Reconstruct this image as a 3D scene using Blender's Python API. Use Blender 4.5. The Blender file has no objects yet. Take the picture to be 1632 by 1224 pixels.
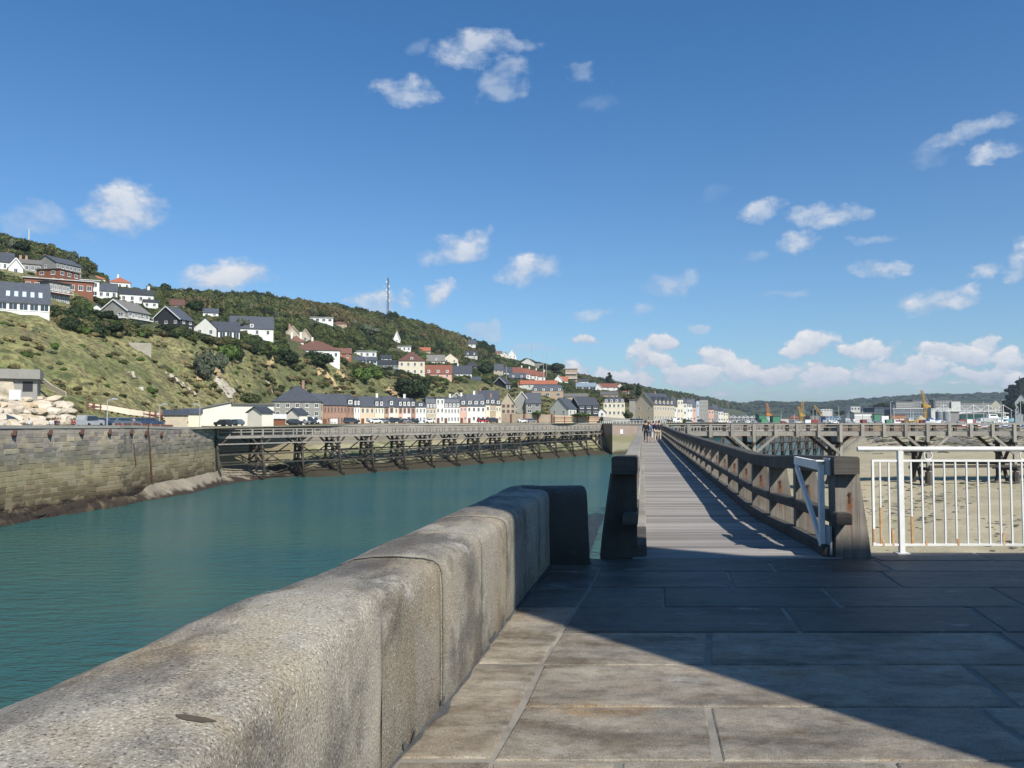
import bpy, math, random
import numpy as np
from mathutils import Vector, noise as mnoise
random.seed(7); np.random.seed(7)
R = math.radians
scn = bpy.context.scene
C = scn.collection
# ---------------------------------------------------------------- camera
F = 1320.0; PITCH = math.atan(60 / F); ca, sa = math.cos(PITCH), math.sin(PITCH); EYE = 1.5
cam_data = bpy.data.cameras.new('camera'); cam = bpy.data.objects.new('camera', cam_data); C.objects.link(cam)
cam.location = (0, 0, EYE); cam.rotation_euler = (math.pi / 2 + PITCH, 0, 0)
cam_data.sensor_width = 36; cam_data.lens = 36 * F / 1632
cam_data.clip_start = 0.05; cam_data.clip_end = 20000
scn.camera = cam
scn.view_settings.view_transform = 'Standard'; scn.view_settings.look = 'None'
scn.view_settings.gamma = 1; scn.view_settings.use_curve_mapping = False
scn.view_settings.exposure = 0.36
# ---------------------------------------------------------------- sun and sky
SUN_EL = R(43); SDX, SDY = 0.58, -0.815            # the sun stands behind the camera, to the right
SUN_STRENGTH = 5.0; SKY_STRENGTH = 0.080
sl = bpy.data.lights.new('sun', 'SUN'); sl.energy = SUN_STRENGTH; sl.angle = R(0.53); sl.color = (1, 0.95, 0.86)
so = bpy.data.objects.new('sun', sl); C.objects.link(so)
sv = Vector((SDX * math.cos(SUN_EL), SDY * math.cos(SUN_EL), math.sin(SUN_EL)))
so.rotation_euler = sv.to_track_quat('Z', 'Y').to_euler()
so.location = (20, -30, 60)

def ray(px, py):
    x = (px - 816) / F; y = (612 - py) / F
    return x, ca - sa * y, sa + ca * y
def S(py):
    _, y, d = ray(816, py); return d / y
def XR(px, py):
    x, y, d = ray(px, py); return x / y
def G(px, py, z=0.0):
    x, y, d = ray(px, py); t = (z - EYE) / d
    return Vector((x * t, y * t, z))
def D(px, py, Y):
    x, y, d = ray(px, py); t = Y / y
    return Vector((x * t, Y, EYE + d * t))

CLOUDS = [  # photo x, y, half width, half height, density, tilt
 (755,82,62,36,.62,.1),(800,78,60,14,.45,.1),(650,142,44,28,.62,0),(805,130,42,34,.42,.3),(920,118,26,16,.3,0),(960,165,40,16,.13,.3),(660,72,18,16,.2,.5),
 (200,330,68,44,.78,.2),(60,345,58,30,.4,0),(130,385,30,12,.2,0),(365,437,84,27,.85,.1),(605,483,46,16,.9,0),
 (740,397,52,24,.75,.3),(690,410,30,14,.5,0),(850,427,52,22,.75,.4),(697,470,28,20,.75,.5),(770,530,30,14,.4,0),(850,553,34,8,.3,0),
 (945,502,34,10,.5,0),(1065,450,56,20,.5,.3),(1020,497,20,9,.35,.2),(1114,524,18,10,.45,-.3),(1240,472,36,8,.35,0),
 (1545,212,75,16,.5,.1),(1590,241,50,15,.7,0),(1480,240,38,20,.25,.3),(1215,338,38,19,.65,0),(1320,348,66,19,.75,.2),(1268,390,38,16,.7,.1),
 (1200,412,20,12,.25,.4),(1395,383,40,8,.4,0),(1140,305,30,12,.12,0),(1400,430,48,15,.65,.1),(1565,427,28,13,.7,.3),(1618,415,30,34,.92,.5),
 (1497,480,70,26,.95,.1),(1530,470,30,18,.9,.1),(935,543,26,10,.85,0),(1050,547,34,14,.9,0),(1022,565,22,24,1,0),(1045,575,34,16,1,-.2),(1288,550,46,21,1,.3),
 (1378,557,50,12,.9,-.1),(1570,551,24,14,1,0),(1525,570,66,17,1,0),(1610,575,30,22,1,0),(1140,572,34,22,1,-.3),(1180,585,44,20,1,-.2),
 (910,590,30,18,.95,0),(960,600,28,16,.85,0),(1100,600,48,22,1,0),(1230,592,50,16,.95,0),(1010,603,40,18,.95,0),(1320,594,50,18,1,0),(1410,588,46,24,1,-.2),(1470,592,56,20,1,-.2),
 (1560,602,60,16,.9,0),(1625,608,40,20,.95,0)]

def build_world():
    w = bpy.data.worlds.new('World'); scn.world = w; w.use_nodes = True
    nt = w.node_tree; nt.nodes.clear(); L = nt.links.new
    def N(t, **k):
        n = nt.nodes.new(t)
        for a, b in k.items(): setattr(n, a, b)
        return n
    def put(sock, v):
        if isinstance(v, bpy.types.NodeSocket): L(v, sock)
        else: sock.default_value = v
    def m(op, a, b=0.0, c=0.0, clamp=False):
        n = N('ShaderNodeMath', operation=op, use_clamp=clamp)
        put(n.inputs[0], a); put(n.inputs[1], b)
        if op in ('MULTIPLY_ADD', 'COMPARE', 'SMOOTH_MIN', 'SMOOTH_MAX'): put(n.inputs[2], c)
        return n.outputs[0]
    def vm(op, a, b):
        n = N('ShaderNodeVectorMath', operation=op); put(n.inputs[0], a); put(n.inputs[1], b)
        return n.outputs['Value'] if op in ('DOT_PRODUCT', 'LENGTH') else n.outputs[0]
    def comb(x, y, z=0.0):
        n = N('ShaderNodeCombineXYZ'); put(n.inputs[0], x); put(n.inputs[1], y); put(n.inputs[2], z); return n.outputs[0]
    def nz(v, scale, detail=6, rough=.55):
        n = N('ShaderNodeTexNoise'); put(n.inputs['Vector'], v); n.inputs['Scale'].default_value = scale
        n.inputs['Detail'].default_value = detail; n.inputs['Roughness'].default_value = rough
        return n
    def mix(f, a, b):
        n = N('ShaderNodeMix', data_type='RGBA'); put(n.inputs[0], f); put(n.inputs[6], a); put(n.inputs[7], b); return n.outputs[2]
    tc = N('ShaderNodeTexCoord'); sep = N('ShaderNodeSeparateXYZ'); L(tc.outputs['Generated'], sep.inputs[0])
    x, y, z = sep.outputs
    az = m('ARCTAN2', x, y); hyp = m('SQRT', m('ADD', m('MULTIPLY', x, x), m('MULTIPLY', y, y)))
    v = m('DIVIDE', z, m('MAXIMUM', hyp, .02))
    P = comb(az, v)
    w1 = nz(P, 9, 5, .6); w2 = nz(P, 30, 7, .66)
    wv = vm('SUBTRACT', w1.outputs['Color'], (.5, .5, .5)); wv2 = vm('SUBTRACT', w2.outputs['Color'], (.5, .5, .5))
    Pw = vm('ADD', P, vm('ADD', vm('MULTIPLY', wv, (.06, .045, 0)), vm('MULTIPLY', wv2, (.034, .026, 0))))
    n1 = nz(comb(az, m('MULTIPLY', v, 1.5)), 26, 8, .6).outputs[0]
    n2 = nz(comb(az, m('MULTIPLY', v, 1.3)), 75, 7, .62).outputs[0]
    nn = m('MULTIPLY', m('SUBTRACT', n1, .52), 3.2); nlow = m('ADD', nn, m('MULTIPLY', m('SUBTRACT', n2, .5), 2.2))
    alpha = None; top = None
    for (px, py, rx, ry, d, tilt) in CLOUDS:
        X, Y, Z = ray(px, py); h = math.hypot(X, Y); a0 = math.atan2(X, Y); v0 = Z / h
        ra = rx / F * (Y / h) ** 2 * 1.12; rb = ry / F * (Y / h) * 1.12
        q = vm('SUBTRACT', Pw, (a0, v0, 0))
        s1 = vm('DOT_PRODUCT', q, (1 / ra, 0, 0)); s2 = vm('DOT_PRODUCT', q, (-tilt / ra, 1 / rb, 0))
        r2 = m('MULTIPLY_ADD', s1, s1, m('MULTIPLY', s2, s2))
        soft = 1.0 if py < 520 else 1.9
        f = m('MULTIPLY', m('ADD', m('MULTIPLY', m('SUBTRACT', 1.0, r2), soft), nn if py < 520 else nlow), 1.0, clamp=True)
        fd = m('MULTIPLY', f, min(1, d * 1.15))
        hi = m('MULTIPLY', fd, m('MULTIPLY_ADD', s2, .5, .55, clamp=True))
        alpha = fd if alpha is None else m('MAXIMUM', alpha, fd)
        top = hi if top is None else m('MAXIMUM', top, hi)
    # bank of low cumulus above the horizon; it thins out with height
    bn = nz(comb(m('MULTIPLY', az, 1.0), m('MULTIPLY', v, 3.0)), 34, 8, .60).outputs[0]
    thr = m('MULTIPLY_ADD', v, 3.0, .42)
    bank = m('MULTIPLY', m('SUBTRACT', bn, thr), 9.0, clamp=True)
    azm = m('MULTIPLY_ADD', m('ABSOLUTE', m('SUBTRACT', az, .55)), -4.0, 2.6, clamp=True)
    low = m('MULTIPLY_ADD', v, -20.0, 2.0, clamp=True)
    bank = m('MULTIPLY', m('MULTIPLY', bank, azm), m('MULTIPLY', low, .9))
    up = m('GREATER_THAN', z, -0.02)
    a_all = m('MULTIPLY', m('MAXIMUM', alpha, bank), up, clamp=True)
    lit = m('ADD', m('MULTIPLY', m('MAXIMUM', top, m('MULTIPLY', bank, .45)), .95), m('ADD', m('MULTIPLY', m('SUBTRACT', n1, .5), 1.2), m('MULTIPLY', m('SUBTRACT', n2, .5), m('MULTIPLY_ADD', v, -4.0, 1.3, clamp=True))), clamp=True)
    sky = N('ShaderNodeTexSky', sky_type='NISHITA', sun_disc=False)
    sky.sun_elevation = SUN_EL; sky.sun_rotation = math.atan2(SDX, SDY); sky.altitude = 10; sky.air_density = 1.0
    sky.dust_density = 0.35; sky.ozone_density = 2.6
    k = 1 / SKY_STRENGTH
    cl = mix(lit, (.37 * k, .45 * k, .57 * k, 1), (.70 * k, .70 * k, .71 * k, 1))
    tn = N('ShaderNodeMix', data_type='RGBA', blend_type='MULTIPLY'); tn.inputs[0].default_value = 1; L(sky.outputs[0], tn.inputs[6]); L(mix(m('MULTIPLY', v, 2.2, clamp=True), (.84, 1.03, 1.20, 1), (.45, .91, 1.24, 1)), tn.inputs[7])
    col = mix(a_all, tn.outputs[2], cl)
    bg = N('ShaderNodeBackground'); L(col, bg.inputs[0]); bg.inputs[1].default_value = SKY_STRENGTH
    out = N('ShaderNodeOutputWorld'); L(bg.outputs[0], out.inputs[0])
build_world()

# ---------------------------------------------------------------- materials
def rgb(h):  # plain linear colours as given
    return (h[0], h[1], h[2], 1)
MATS = {}
def mat(name, c1, c2=None, scale=3.0, rough=.8, bump=0.0, bscale=None, coord='o', detail=5, c3=None, s3=1.0, t3=.55, w3=.1, rnd=.12,
        metal=0.0, stretch=(1, 1, 1), speck=None, spec=.3, brick=None, zones=None, extra=None):
    if name in MATS: return MATS[name]
    m_ = bpy.data.materials.new(name); m_.use_nodes = True; nt = m_.node_tree; L = nt.links.new
    b = nt.nodes['Principled BSDF']; b.inputs['Roughness'].default_value = rough; b.inputs['Metallic'].default_value = metal
    b.inputs['Specular IOR Level'].default_value = spec
    def N(t, **k):
        n = nt.nodes.new(t)
        for a, v in k.items(): setattr(n, a, v)
        return n
    if coord == 'w': src = N('ShaderNodeNewGeometry').outputs['Position']
    elif coord == 'uv': src = N('ShaderNodeTexCoord').outputs['UV']
    else: src = N('ShaderNodeTexCoord').outputs['Object']
    mp = N('ShaderNodeMapping'); mp.inputs['Scale'].default_value = stretch; L(src, mp.inputs[0]); V = mp.outputs[0]
    if coord == 'o':   # shift the pattern from one object to the next
        oi = N('ShaderNodeObjectInfo'); ml = N('ShaderNodeMath', operation='MULTIPLY'); L(oi.outputs['Random'], ml.inputs[0]); ml.inputs[1].default_value = 37
        ad = N('ShaderNodeVectorMath', operation='ADD'); L(V, ad.inputs[0]); L(ml.outputs[0], ad.inputs[1]); V = ad.outputs[0]
    def nz(s, d=detail, r=.6):
        n = N('ShaderNodeTexNoise'); L(V, n.inputs['Vector']); n.inputs['Scale'].default_value = s; n.inputs['Detail'].default_value = d
        n.inputs['Roughness'].default_value = r; return n.outputs[0]
    def ramp(f, lo, hi):
        n = N('ShaderNodeMapRange'); L(f, n.inputs[0]); n.inputs[1].default_value = lo; n.inputs[2].default_value = hi; return n.outputs[0]
    def mix(f, a, c, mode='MIX'):
        n = N('ShaderNodeMix', data_type='RGBA', blend_type=mode)
        for s, v in ((n.inputs[0], f), (n.inputs[6], a), (n.inputs[7], c)):
            if isinstance(v, bpy.types.NodeSocket): L(v, s)
            else: s.default_value = v
        return n.outputs[2]
    c2 = c2 or tuple(x * .72 for x in c1)
    col = mix(ramp(nz(scale), .3, .7), rgb(c1), rgb(c2))
    if c3: col = mix(ramp(nz(s3, 4), t3 - w3, t3 + w3), col, rgb(c3))
    hgt = None
    if brick:   # (width, height, mortar size, mortar colour, strength of the tone change)
        bt = N('ShaderNodeTexBrick'); L(mp.outputs[0], bt.inputs['Vector']); bt.inputs['Scale'].default_value = 1
        bt.inputs['Brick Width'].default_value = brick[0]; bt.inputs['Row Height'].default_value = brick[1]
        bt.inputs['Mortar Size'].default_value = brick[2]; bt.inputs['Mortar Smooth'].default_value = .3
        bt.inputs['Color1'].default_value = (1 + brick[4],) * 3 + (1,); bt.inputs['Color2'].default_value = (1 - brick[4],) * 3 + (1,)
        bt.inputs['Mortar'].default_value = rgb(brick[3])
        col = mix(1.0, col, bt.outputs['Color'], 'MULTIPLY'); hgt = bt.outputs['Fac']
    if zones:   # bands of wear by height of the world z: list of (z, colour, sharpness, strength)
        gp = N('ShaderNodeNewGeometry'); sp = N('ShaderNodeSeparateXYZ'); L(gp.outputs['Position'], sp.inputs[0])
        wn = N('ShaderNodeTexNoise'); L(gp.outputs['Position'], wn.inputs['Vector']); wn.inputs['Scale'].default_value = .35; wn.inputs['Detail'].default_value = 6
        mm = N('ShaderNodeMath', operation='MULTIPLY_ADD'); L(wn.outputs[0], mm.inputs[0]); mm.inputs[1].default_value = 3.2; L(sp.outputs[2], mm.inputs[2])
        for (z0, cc, wd, st) in zones:
            rr = N('ShaderNodeMapRange'); L(mm.outputs[0], rr.inputs[0]); rr.inputs[1].default_value = z0 + 1.6 + wd; rr.inputs[2].default_value = z0 + 1.6 - wd
            rr.inputs[3].default_value = 0; rr.inputs[4].default_value = st
            col = mix(rr.outputs[0], col, rgb(cc))
    if speck:   # (scale, light, dark, amount): mineral grains
        vn = N('ShaderNodeTexNoise'); L(V, vn.inputs['Vector']); vn.inputs['Scale'].default_value = speck[0]; vn.inputs['Detail'].default_value = 2.5; vn.inputs['Roughness'].default_value = .8
        col = mix(ramp(vn.outputs[0], .56, .70), col, rgb(speck[1])); col = mix(ramp(vn.outputs[0], .44, .34), col, rgb(speck[2]))
    if rnd:
        oi = N('ShaderNodeObjectInfo'); r_ = N('ShaderNodeMapRange'); L(oi.outputs['Random'], r_.inputs[0]); r_.inputs[3].default_value = 1 - rnd; r_.inputs[4].default_value = 1 + rnd
        col = mix(1.0, col, r_.outputs[0], 'MULTIPLY')
    if extra: col = extra(nt, N, L, V, mp.outputs[0], mix, ramp, nz, col)
    L(col, b.inputs['Base Color'])
    if bump:
        bp = N('ShaderNodeBump'); bp.inputs['Strength'].default_value = 1.0; bp.inputs['Distance'].default_value = bump
        h = nz(bscale or scale * 4, 6, .65)
        if hgt:
            a = N('ShaderNodeMath', operation='MULTIPLY_ADD'); L(hgt, a.inputs[0]); a.inputs[1].default_value = -1.2; L(h, a.inputs[2]); h = a.outputs[0]
        L(h, bp.inputs['Height']); L(bp.outputs[0], b.inputs['Normal'])
    MATS[name] = m_
    return m_

# ---------------------------------------------------------------- mesh helpers
class MB:
    """collects faces; build() links them as one mesh object"""
    def __init__(s): s.v = []; s.f = []; s.mi = []
    def add(s, vs, fs, m=0):
        o = len(s.v); s.v += [tuple(p) for p in vs]; s.f += [tuple(i + o for i in f) for f in fs]; s.mi += [m] * len(fs); return s
    def box(s, x0, x1, y0, y1, z0, z1, m=0):
        return s.hexa([(x0, y0, z0), (x1, y0, z0), (x1, y1, z0), (x0, y1, z0), (x0, y0, z1), (x1, y0, z1), (x1, y1, z1), (x0, y1, z1)], m)
    def hexa(s, p, m=0):
        return s.add(p, [(0, 3, 2, 1), (4, 5, 6, 7), (0, 1, 5, 4), (1, 2, 6, 5), (2, 3, 7, 6), (3, 0, 4, 7)], m)
    def beam(s, a, b, w, h, m=0, up=(0, 0, 1)):
        a = Vector(a); b = Vector(b); d = (b - a).normalized(); u = Vector(up)
        r = d.cross(u)
        if r.length < 1e-3: r = d.cross(Vector((0, 1, 0)))
        r.normalize(); u = r.cross(d); r *= w / 2; u *= h / 2
        return s.hexa([a - r - u, a + r - u, b + r - u, b - r - u, a - r + u, a + r + u, b + r + u, b - r + u], m)
    def rod(s, a, b, r0, r1=None, n=8, m=0):
        a = Vector(a); b = Vector(b); r1 = r0 if r1 is None else r1; d = (b - a).normalized()
        x = d.orthogonal().normalized(); y = d.cross(x); vs = []
        for c, r in ((a, r0), (b, r1)):
            for i in range(n):
                t = 2 * math.pi * i / n; vs.append(c + x * math.cos(t) * r + y * math.sin(t) * r)
        return s.add(vs, [(i, (i + 1) % n, n + (i + 1) % n, n + i) for i in range(n)] + [tuple(range(n))[::-1], tuple(range(n, 2 * n))], m)
    def prism(s, poly, z0, z1, m=0):
        n = len(poly)
        vs = [(x, y, z0) for x, y in poly] + [(x, y, z1) for x, y in poly]
        return s.add(vs, [(i, (i + 1) % n, n + (i + 1) % n, n + i) for i in range(n)] + [tuple(range(n))[::-1], tuple(range(n, 2 * n))], m)
    def mesh(s, name, mats, smooth=False):
        me = bpy.data.meshes.new(name); me.from_pydata(s.v, [], s.f)
        for mm in (mats if isinstance(mats, (list, tuple)) else [mats]): me.materials.append(mm)
        if any(s.mi): me.polygons.foreach_set('material_index', s.mi)
        if smooth: me.polygons.foreach_set('use_smooth', [True] * len(s.f))
        me.update(); return me
    def build(s, name, mats, parent=None, smooth=False, loc=(0, 0, 0), rz=0):
        return link(name, s.mesh(name, mats, smooth), parent, loc, rz)
def link(name, me, parent=None, loc=(0, 0, 0), rz=0):
    o = bpy.data.objects.new(name, me); C.objects.link(o); o.location = loc; o.rotation_euler = (0, 0, rz)
    if parent is not None: o.parent = parent
    return o
def tag(o, label=None, cat=None, group=None, kind=None):
    if label: o['label'] = label
    if cat: o['category'] = cat
    if group: o['group'] = group
    if kind: o['kind'] = kind
    return o
def thing(name, label, cat, loc=(0, 0, 0), rz=0, group=None):
    o = bpy.data.objects.new(name, None); C.objects.link(o); o.location = loc; o.rotation_euler = (0, 0, rz); o.empty_display_size = .2
    return tag(o, label, cat, group)
def struct(o): o['kind'] = 'structure'; return o
def copy_tree(o, parent=None):
    c = o.copy(); C.objects.link(c); c.parent = parent
    for ch in list(o.children): copy_tree(ch, c)
    return c
def grid_mesh(name, P, mats, parent=None, smooth=True, uv=None, cols=None):
    """P: array (rows, cols, 3)"""
    nr, nc = P.shape[:2]
    idx = np.arange(nr * nc).reshape(nr, nc)
    q = np.stack([idx[:-1, :-1], idx[:-1, 1:], idx[1:, 1:], idx[1:, :-1]], -1).reshape(-1, 4)
    me = bpy.data.meshes.new(name); me.vertices.add(nr * nc); me.vertices.foreach_set('co', P.reshape(-1).astype(np.float32))
    me.loops.add(q.size); me.loops.foreach_set('vertex_index', q.reshape(-1).astype(np.int32))
    me.polygons.add(len(q)); me.polygons.foreach_set('loop_start', np.arange(0, q.size, 4, dtype=np.int32))
    try: me.polygons.foreach_set('loop_total', np.full(len(q), 4, dtype=np.int32))
    except Exception: pass
    me.polygons.foreach_set('use_smooth', np.full(len(q), smooth))
    me.update(calc_edges=True); me.validate()
    for mm in (mats if isinstance(mats, (list, tuple)) else [mats]): me.materials.append(mm)
    if uv is not None:
        u = me.uv_layers.new(name='UVMap'); u.data.foreach_set('uv', uv.reshape(-1, 2)[q.reshape(-1)].reshape(-1).astype(np.float32))
    if cols is not None:
        at = me.attributes.new('cover', 'FLOAT', 'POINT'); at.data.foreach_set('value', cols.reshape(-1).astype(np.float32))
    return link(name, me, parent)
def fbm(x, y, z=0.0, s=1.0, o=4):
    return mnoise.fractal(Vector((x * s, y * s, z * s)), .6, 2.1, o)
def lerp(a, b, t): return a + (b - a) * t
def pw(x, xs, ys): return float(np.interp(x, xs, ys))

# shared colours
def gran_extra(nt, N, L, V, O, mix, ramp, nz, col):
    g = N('ShaderNodeNewGeometry'); sp = N('ShaderNodeSeparateXYZ'); L(g.outputs['Position'], sp.inputs[0])
    def wn(sc, st, d=8, r=.68):
        mp = N('ShaderNodeMapping'); mp.inputs['Scale'].default_value = st; L(g.outputs['Position'], mp.inputs[0])
        n = N('ShaderNodeTexNoise'); n.inputs['Scale'].default_value = sc; n.inputs['Detail'].default_value = d; n.inputs['Roughness'].default_value = r; L(mp.outputs[0], n.inputs['Vector']); return n.outputs[0]
    a = wn(1.6, (1.6, .8, 1)); ad = N('ShaderNodeMath', operation='MULTIPLY_ADD'); L(sp.outputs[0], ad.inputs[0]); ad.inputs[1].default_value = -.16; L(a, ad.inputs[2])
    ad2 = N('ShaderNodeMath', operation='MULTIPLY_ADD'); L(sp.outputs[1], ad2.inputs[0]); ad2.inputs[1].default_value = .03; L(ad.outputs[0], ad2.inputs[2])
    col = mix(ramp(ad2.outputs[0], .68, .80), col, mix(1.0, col, (.52, .52, .55, 1), 'MULTIPLY'))           # darker in patches towards the water side
    col = mix(ramp(wn(3.5, (1, 1, .22)), .52, .66), col, mix(1.0, col, (.86, .80, .70, 1), 'MULTIPLY'))   # runs down the face
    return mix(ramp(wn(2.2, (1, 1, 1)), .60, .68), col, mix(.5, col, (.50, .47, .42, 1)))
m_granite = mat('granite', (.37, .335, .265), (.20, .182, .15), scale=1.7, rough=.85, bump=.010, bscale=75, c3=(.33, .265, .17), s3=1.0, t3=.62, w3=.12, rnd=.2,
                speck=(105, (.62, .59, .53), (.05, .046, .044)), detail=9, extra=gran_extra)
m_granite2 = mat('granite_shade_dark', (.085, .08, .072), (.05, .047, .043), scale=2.0, rough=.85, bump=.010, bscale=75, c3=(.14, .13, .11), s3=2.5, t3=.62, w3=.06, rnd=.1, speck=(110, (.17, .16, .14), (.03, .03, .03)), detail=9)  # granite darkened in colour to deepen the shade on the end block
def slab_extra(nt, N, L, V, O, mix, ramp, nz, col):
    g = N('ShaderNodeNewGeometry')
    def wn(sc, st, d=8, r=.68):
        mp = N('ShaderNodeMapping'); mp.inputs['Scale'].default_value = st; mp.inputs['Rotation'].default_value = (0, 0, .12); L(g.outputs['Position'], mp.inputs[0])
        n = N('ShaderNodeTexNoise'); n.inputs['Scale'].default_value = sc; n.inputs['Detail'].default_value = d; n.inputs['Roughness'].default_value = r; L(mp.outputs[0], n.inputs['Vector']); return n.outputs[0]
    col = mix(ramp(wn(7, (1, 1.3, 1), 6, .75), .46, .62), col, mix(1.0, col, (.70, .68, .65, 1), 'MULTIPLY'))
    col = mix(ramp(wn(.9, (1, 2.6, 1)), .50, .62), col, mix(1.0, col, (.58, .54, .49, 1), 'MULTIPLY'))     # damp, trodden dirt
    col = mix(ramp(wn(.7, (1, 2.2, 1.9)), .58, .68), col, mix(1.0, col, (.92, .70, .45, 1), 'MULTIPLY'))  # brown iron stain
    return mix(ramp(wn(1.6, (1, 2, 1)), .60, .72), col, mix(.55, col, (.42, .40, .36, 1)))                 # pale salt bloom
m_slab = mat('granite_slab', (.39, .335, .25), (.165, .145, .115), scale=1.9, rough=.60, bump=.006, bscale=60, c3=(.20, .15, .095), s3=.9, t3=.64, w3=.10, rnd=.14, stretch=(1, 1.7, 1),
             speck=(120, (.44, .40, .35), (.05, .047, .045)), detail=8, spec=.4, extra=slab_extra)
m_slab2 = mat('slab_shade_dark', (.135, .118, .098), (.072, .064, .056), scale=1.2, rough=.55, bump=.005, bscale=60, c3=(.12, .095, .065), s3=.9, t3=.62, w3=.12, rnd=.16, stretch=(1, 2.2, 1), speck=(120, (.20, .19, .18), (.035, .033, .032)), detail=9, spec=.4, extra=slab_extra)  # paving in shadow: its shade is put into a darker slab colour
m_mortar = mat('mortar', (.30, .275, .23), (.15, .14, .12), scale=3, rough=.9, bump=.004, bscale=40, coord='w', rnd=0)
m_darkjoint = mat('dark_joint', (.05, .05, .052), (.10, .10, .10), scale=8, rough=.8, coord='w', rnd=0)
m_conc = mat('pier_concrete', (.30, .28, .25), (.2, .19, .17), scale=.6, rough=.9, bump=.02, bscale=4, coord='w', rnd=0, zones=[(-4, (.13, .13, .08), 1.2, .9), (-7, (.035, .03, .022), 1, 1)])
m_white = mat('white_paint', (.80, .80, .77), (.70, .70, .66), scale=8, rough=.45, bump=.0008, bscale=60, rnd=.03)
m_rust = mat('rusted_paint', (.42, .17, .05), (.62, .46, .28), scale=14, rough=.8, bump=.002, bscale=60, rnd=.05)
m_iron = mat('rusty_iron', (.10, .045, .03), (.05, .03, .025), scale=10, rough=.8, rnd=.1)
def wood_extra(nt, N, L, V, O, mix, ramp, nz, col):
    g = N('ShaderNodeTexNoise'); mp2 = N('ShaderNodeMapping'); mp2.inputs['Scale'].default_value = (1.2, 60, 60); L(V, mp2.inputs[0]); L(mp2.outputs[0], g.inputs['Vector']); g.inputs['Scale'].default_value = 1; g.inputs['Detail'].default_value = 3
    return mix(ramp(g.outputs[0], .35, .7), col, mix(1.0, col, (.62, .60, .58, 1), 'MULTIPLY'))
def post_extra(nt, N, L, V, O, mix, ramp, nz, col):
    g = N('ShaderNodeTexNoise'); mp2 = N('ShaderNodeMapping'); mp2.inputs['Scale'].default_value = (45, 45, 1.5); L(V, mp2.inputs[0]); L(mp2.outputs[0], g.inputs['Vector']); g.inputs['Scale'].default_value = 1; g.inputs['Detail'].default_value = 3
    col = mix(ramp(g.outputs[0], .35, .7), col, mix(1.0, col, (.60, .58, .55, 1), 'MULTIPLY'))
    # rust that has run down from the bolt: narrow band below z .72 of each post
    tc = N('ShaderNodeTexCoord'); sp = N('ShaderNodeSeparateXYZ'); L(tc.outputs['Object'], sp.inputs[0])
    a = N('ShaderNodeMath', operation='ABSOLUTE'); L(sp.outputs[0], a.inputs[0])
    r1 = ramp(a.outputs[0], .05, .012); r2 = ramp(sp.outputs[2], .70, .64); r3 = ramp(sp.outputs[2], .15, .5)
    m1 = N('ShaderNodeMath', operation='MULTIPLY'); L(r1, m1.inputs[0]); L(r2, m1.inputs[1])
    m2 = N('ShaderNodeMath', operation='MULTIPLY'); L(m1.outputs[0], m2.inputs[0]); L(r3, m2.inputs[1])
    m3 = N('ShaderNodeMath', operation='MULTIPLY'); L(m2.outputs[0], m3.inputs[0]); L(ramp(nz(14, 3), .25, .55), m3.inputs[1])
    return mix(m3.outputs[0], col, (.17, .065, .03, 1))
m_plank = mat('weathered_plank', (.35, .325, .30), (.225, .21, .195), scale=3, rough=.8, bump=.003, bscale=30, c3=(.36, .34, .31), s3=1.5, t3=.6, rnd=.30, extra=wood_extra, stretch=(.6, 3, 3))
m_timber = mat('weathered_timber_shade', (.115, .105, .092), (.06, .055, .048), scale=2.5, rough=.85, bump=.004, bscale=25, c3=(.17, .155, .08), s3=2, t3=.68, rnd=.15, extra=wood_extra)  # weathered timber with the shade of the right-hand rails put into its colour
m_post2 = mat('post_timber_shade', (.075, .068, .058), (.04, .036, .032), scale=3, rough=.85, bump=.003, bscale=30, rnd=.1)  # same post wood, darkened because the near left post stands in shade
m_post = mat('post_timber', (.27, .245, .21), (.17, .155, .135), scale=3, rough=.85, bump=.003, bscale=30, rnd=.12, extra=post_extra)
m_dkwood = mat('dark_timber', (.085, .075, .06), (.045, .04, .035), scale=2, rough=.9, bump=.02, bscale=6, rnd=.2, zones=[(-6.8, (.02, .018, .012), 1.2, .9)])
m_grwood = mat('grey_timber', (.30, .28, .24), (.2, .185, .16), scale=1.5, rough=.9, bump=.01, bscale=8, rnd=.15)

_o = 'first second third fourth fifth sixth seventh eighth ninth tenth eleventh twelfth thirteenth fourteenth fifteenth sixteenth seventeenth eighteenth nineteenth'.split()
_t = 'twenty thirty forty fifty'.split()
ORD = list(_o)
for _k, _w in enumerate(_t): ORD += [_w[:-1] + 'ieth'] + [_w + '-' + q for q in _o[:9]]
m_pole = mat('lamp_post_grey', (.42, .43, .43), (.35, .36, .36), rough=.6, rnd=.05)
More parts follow.
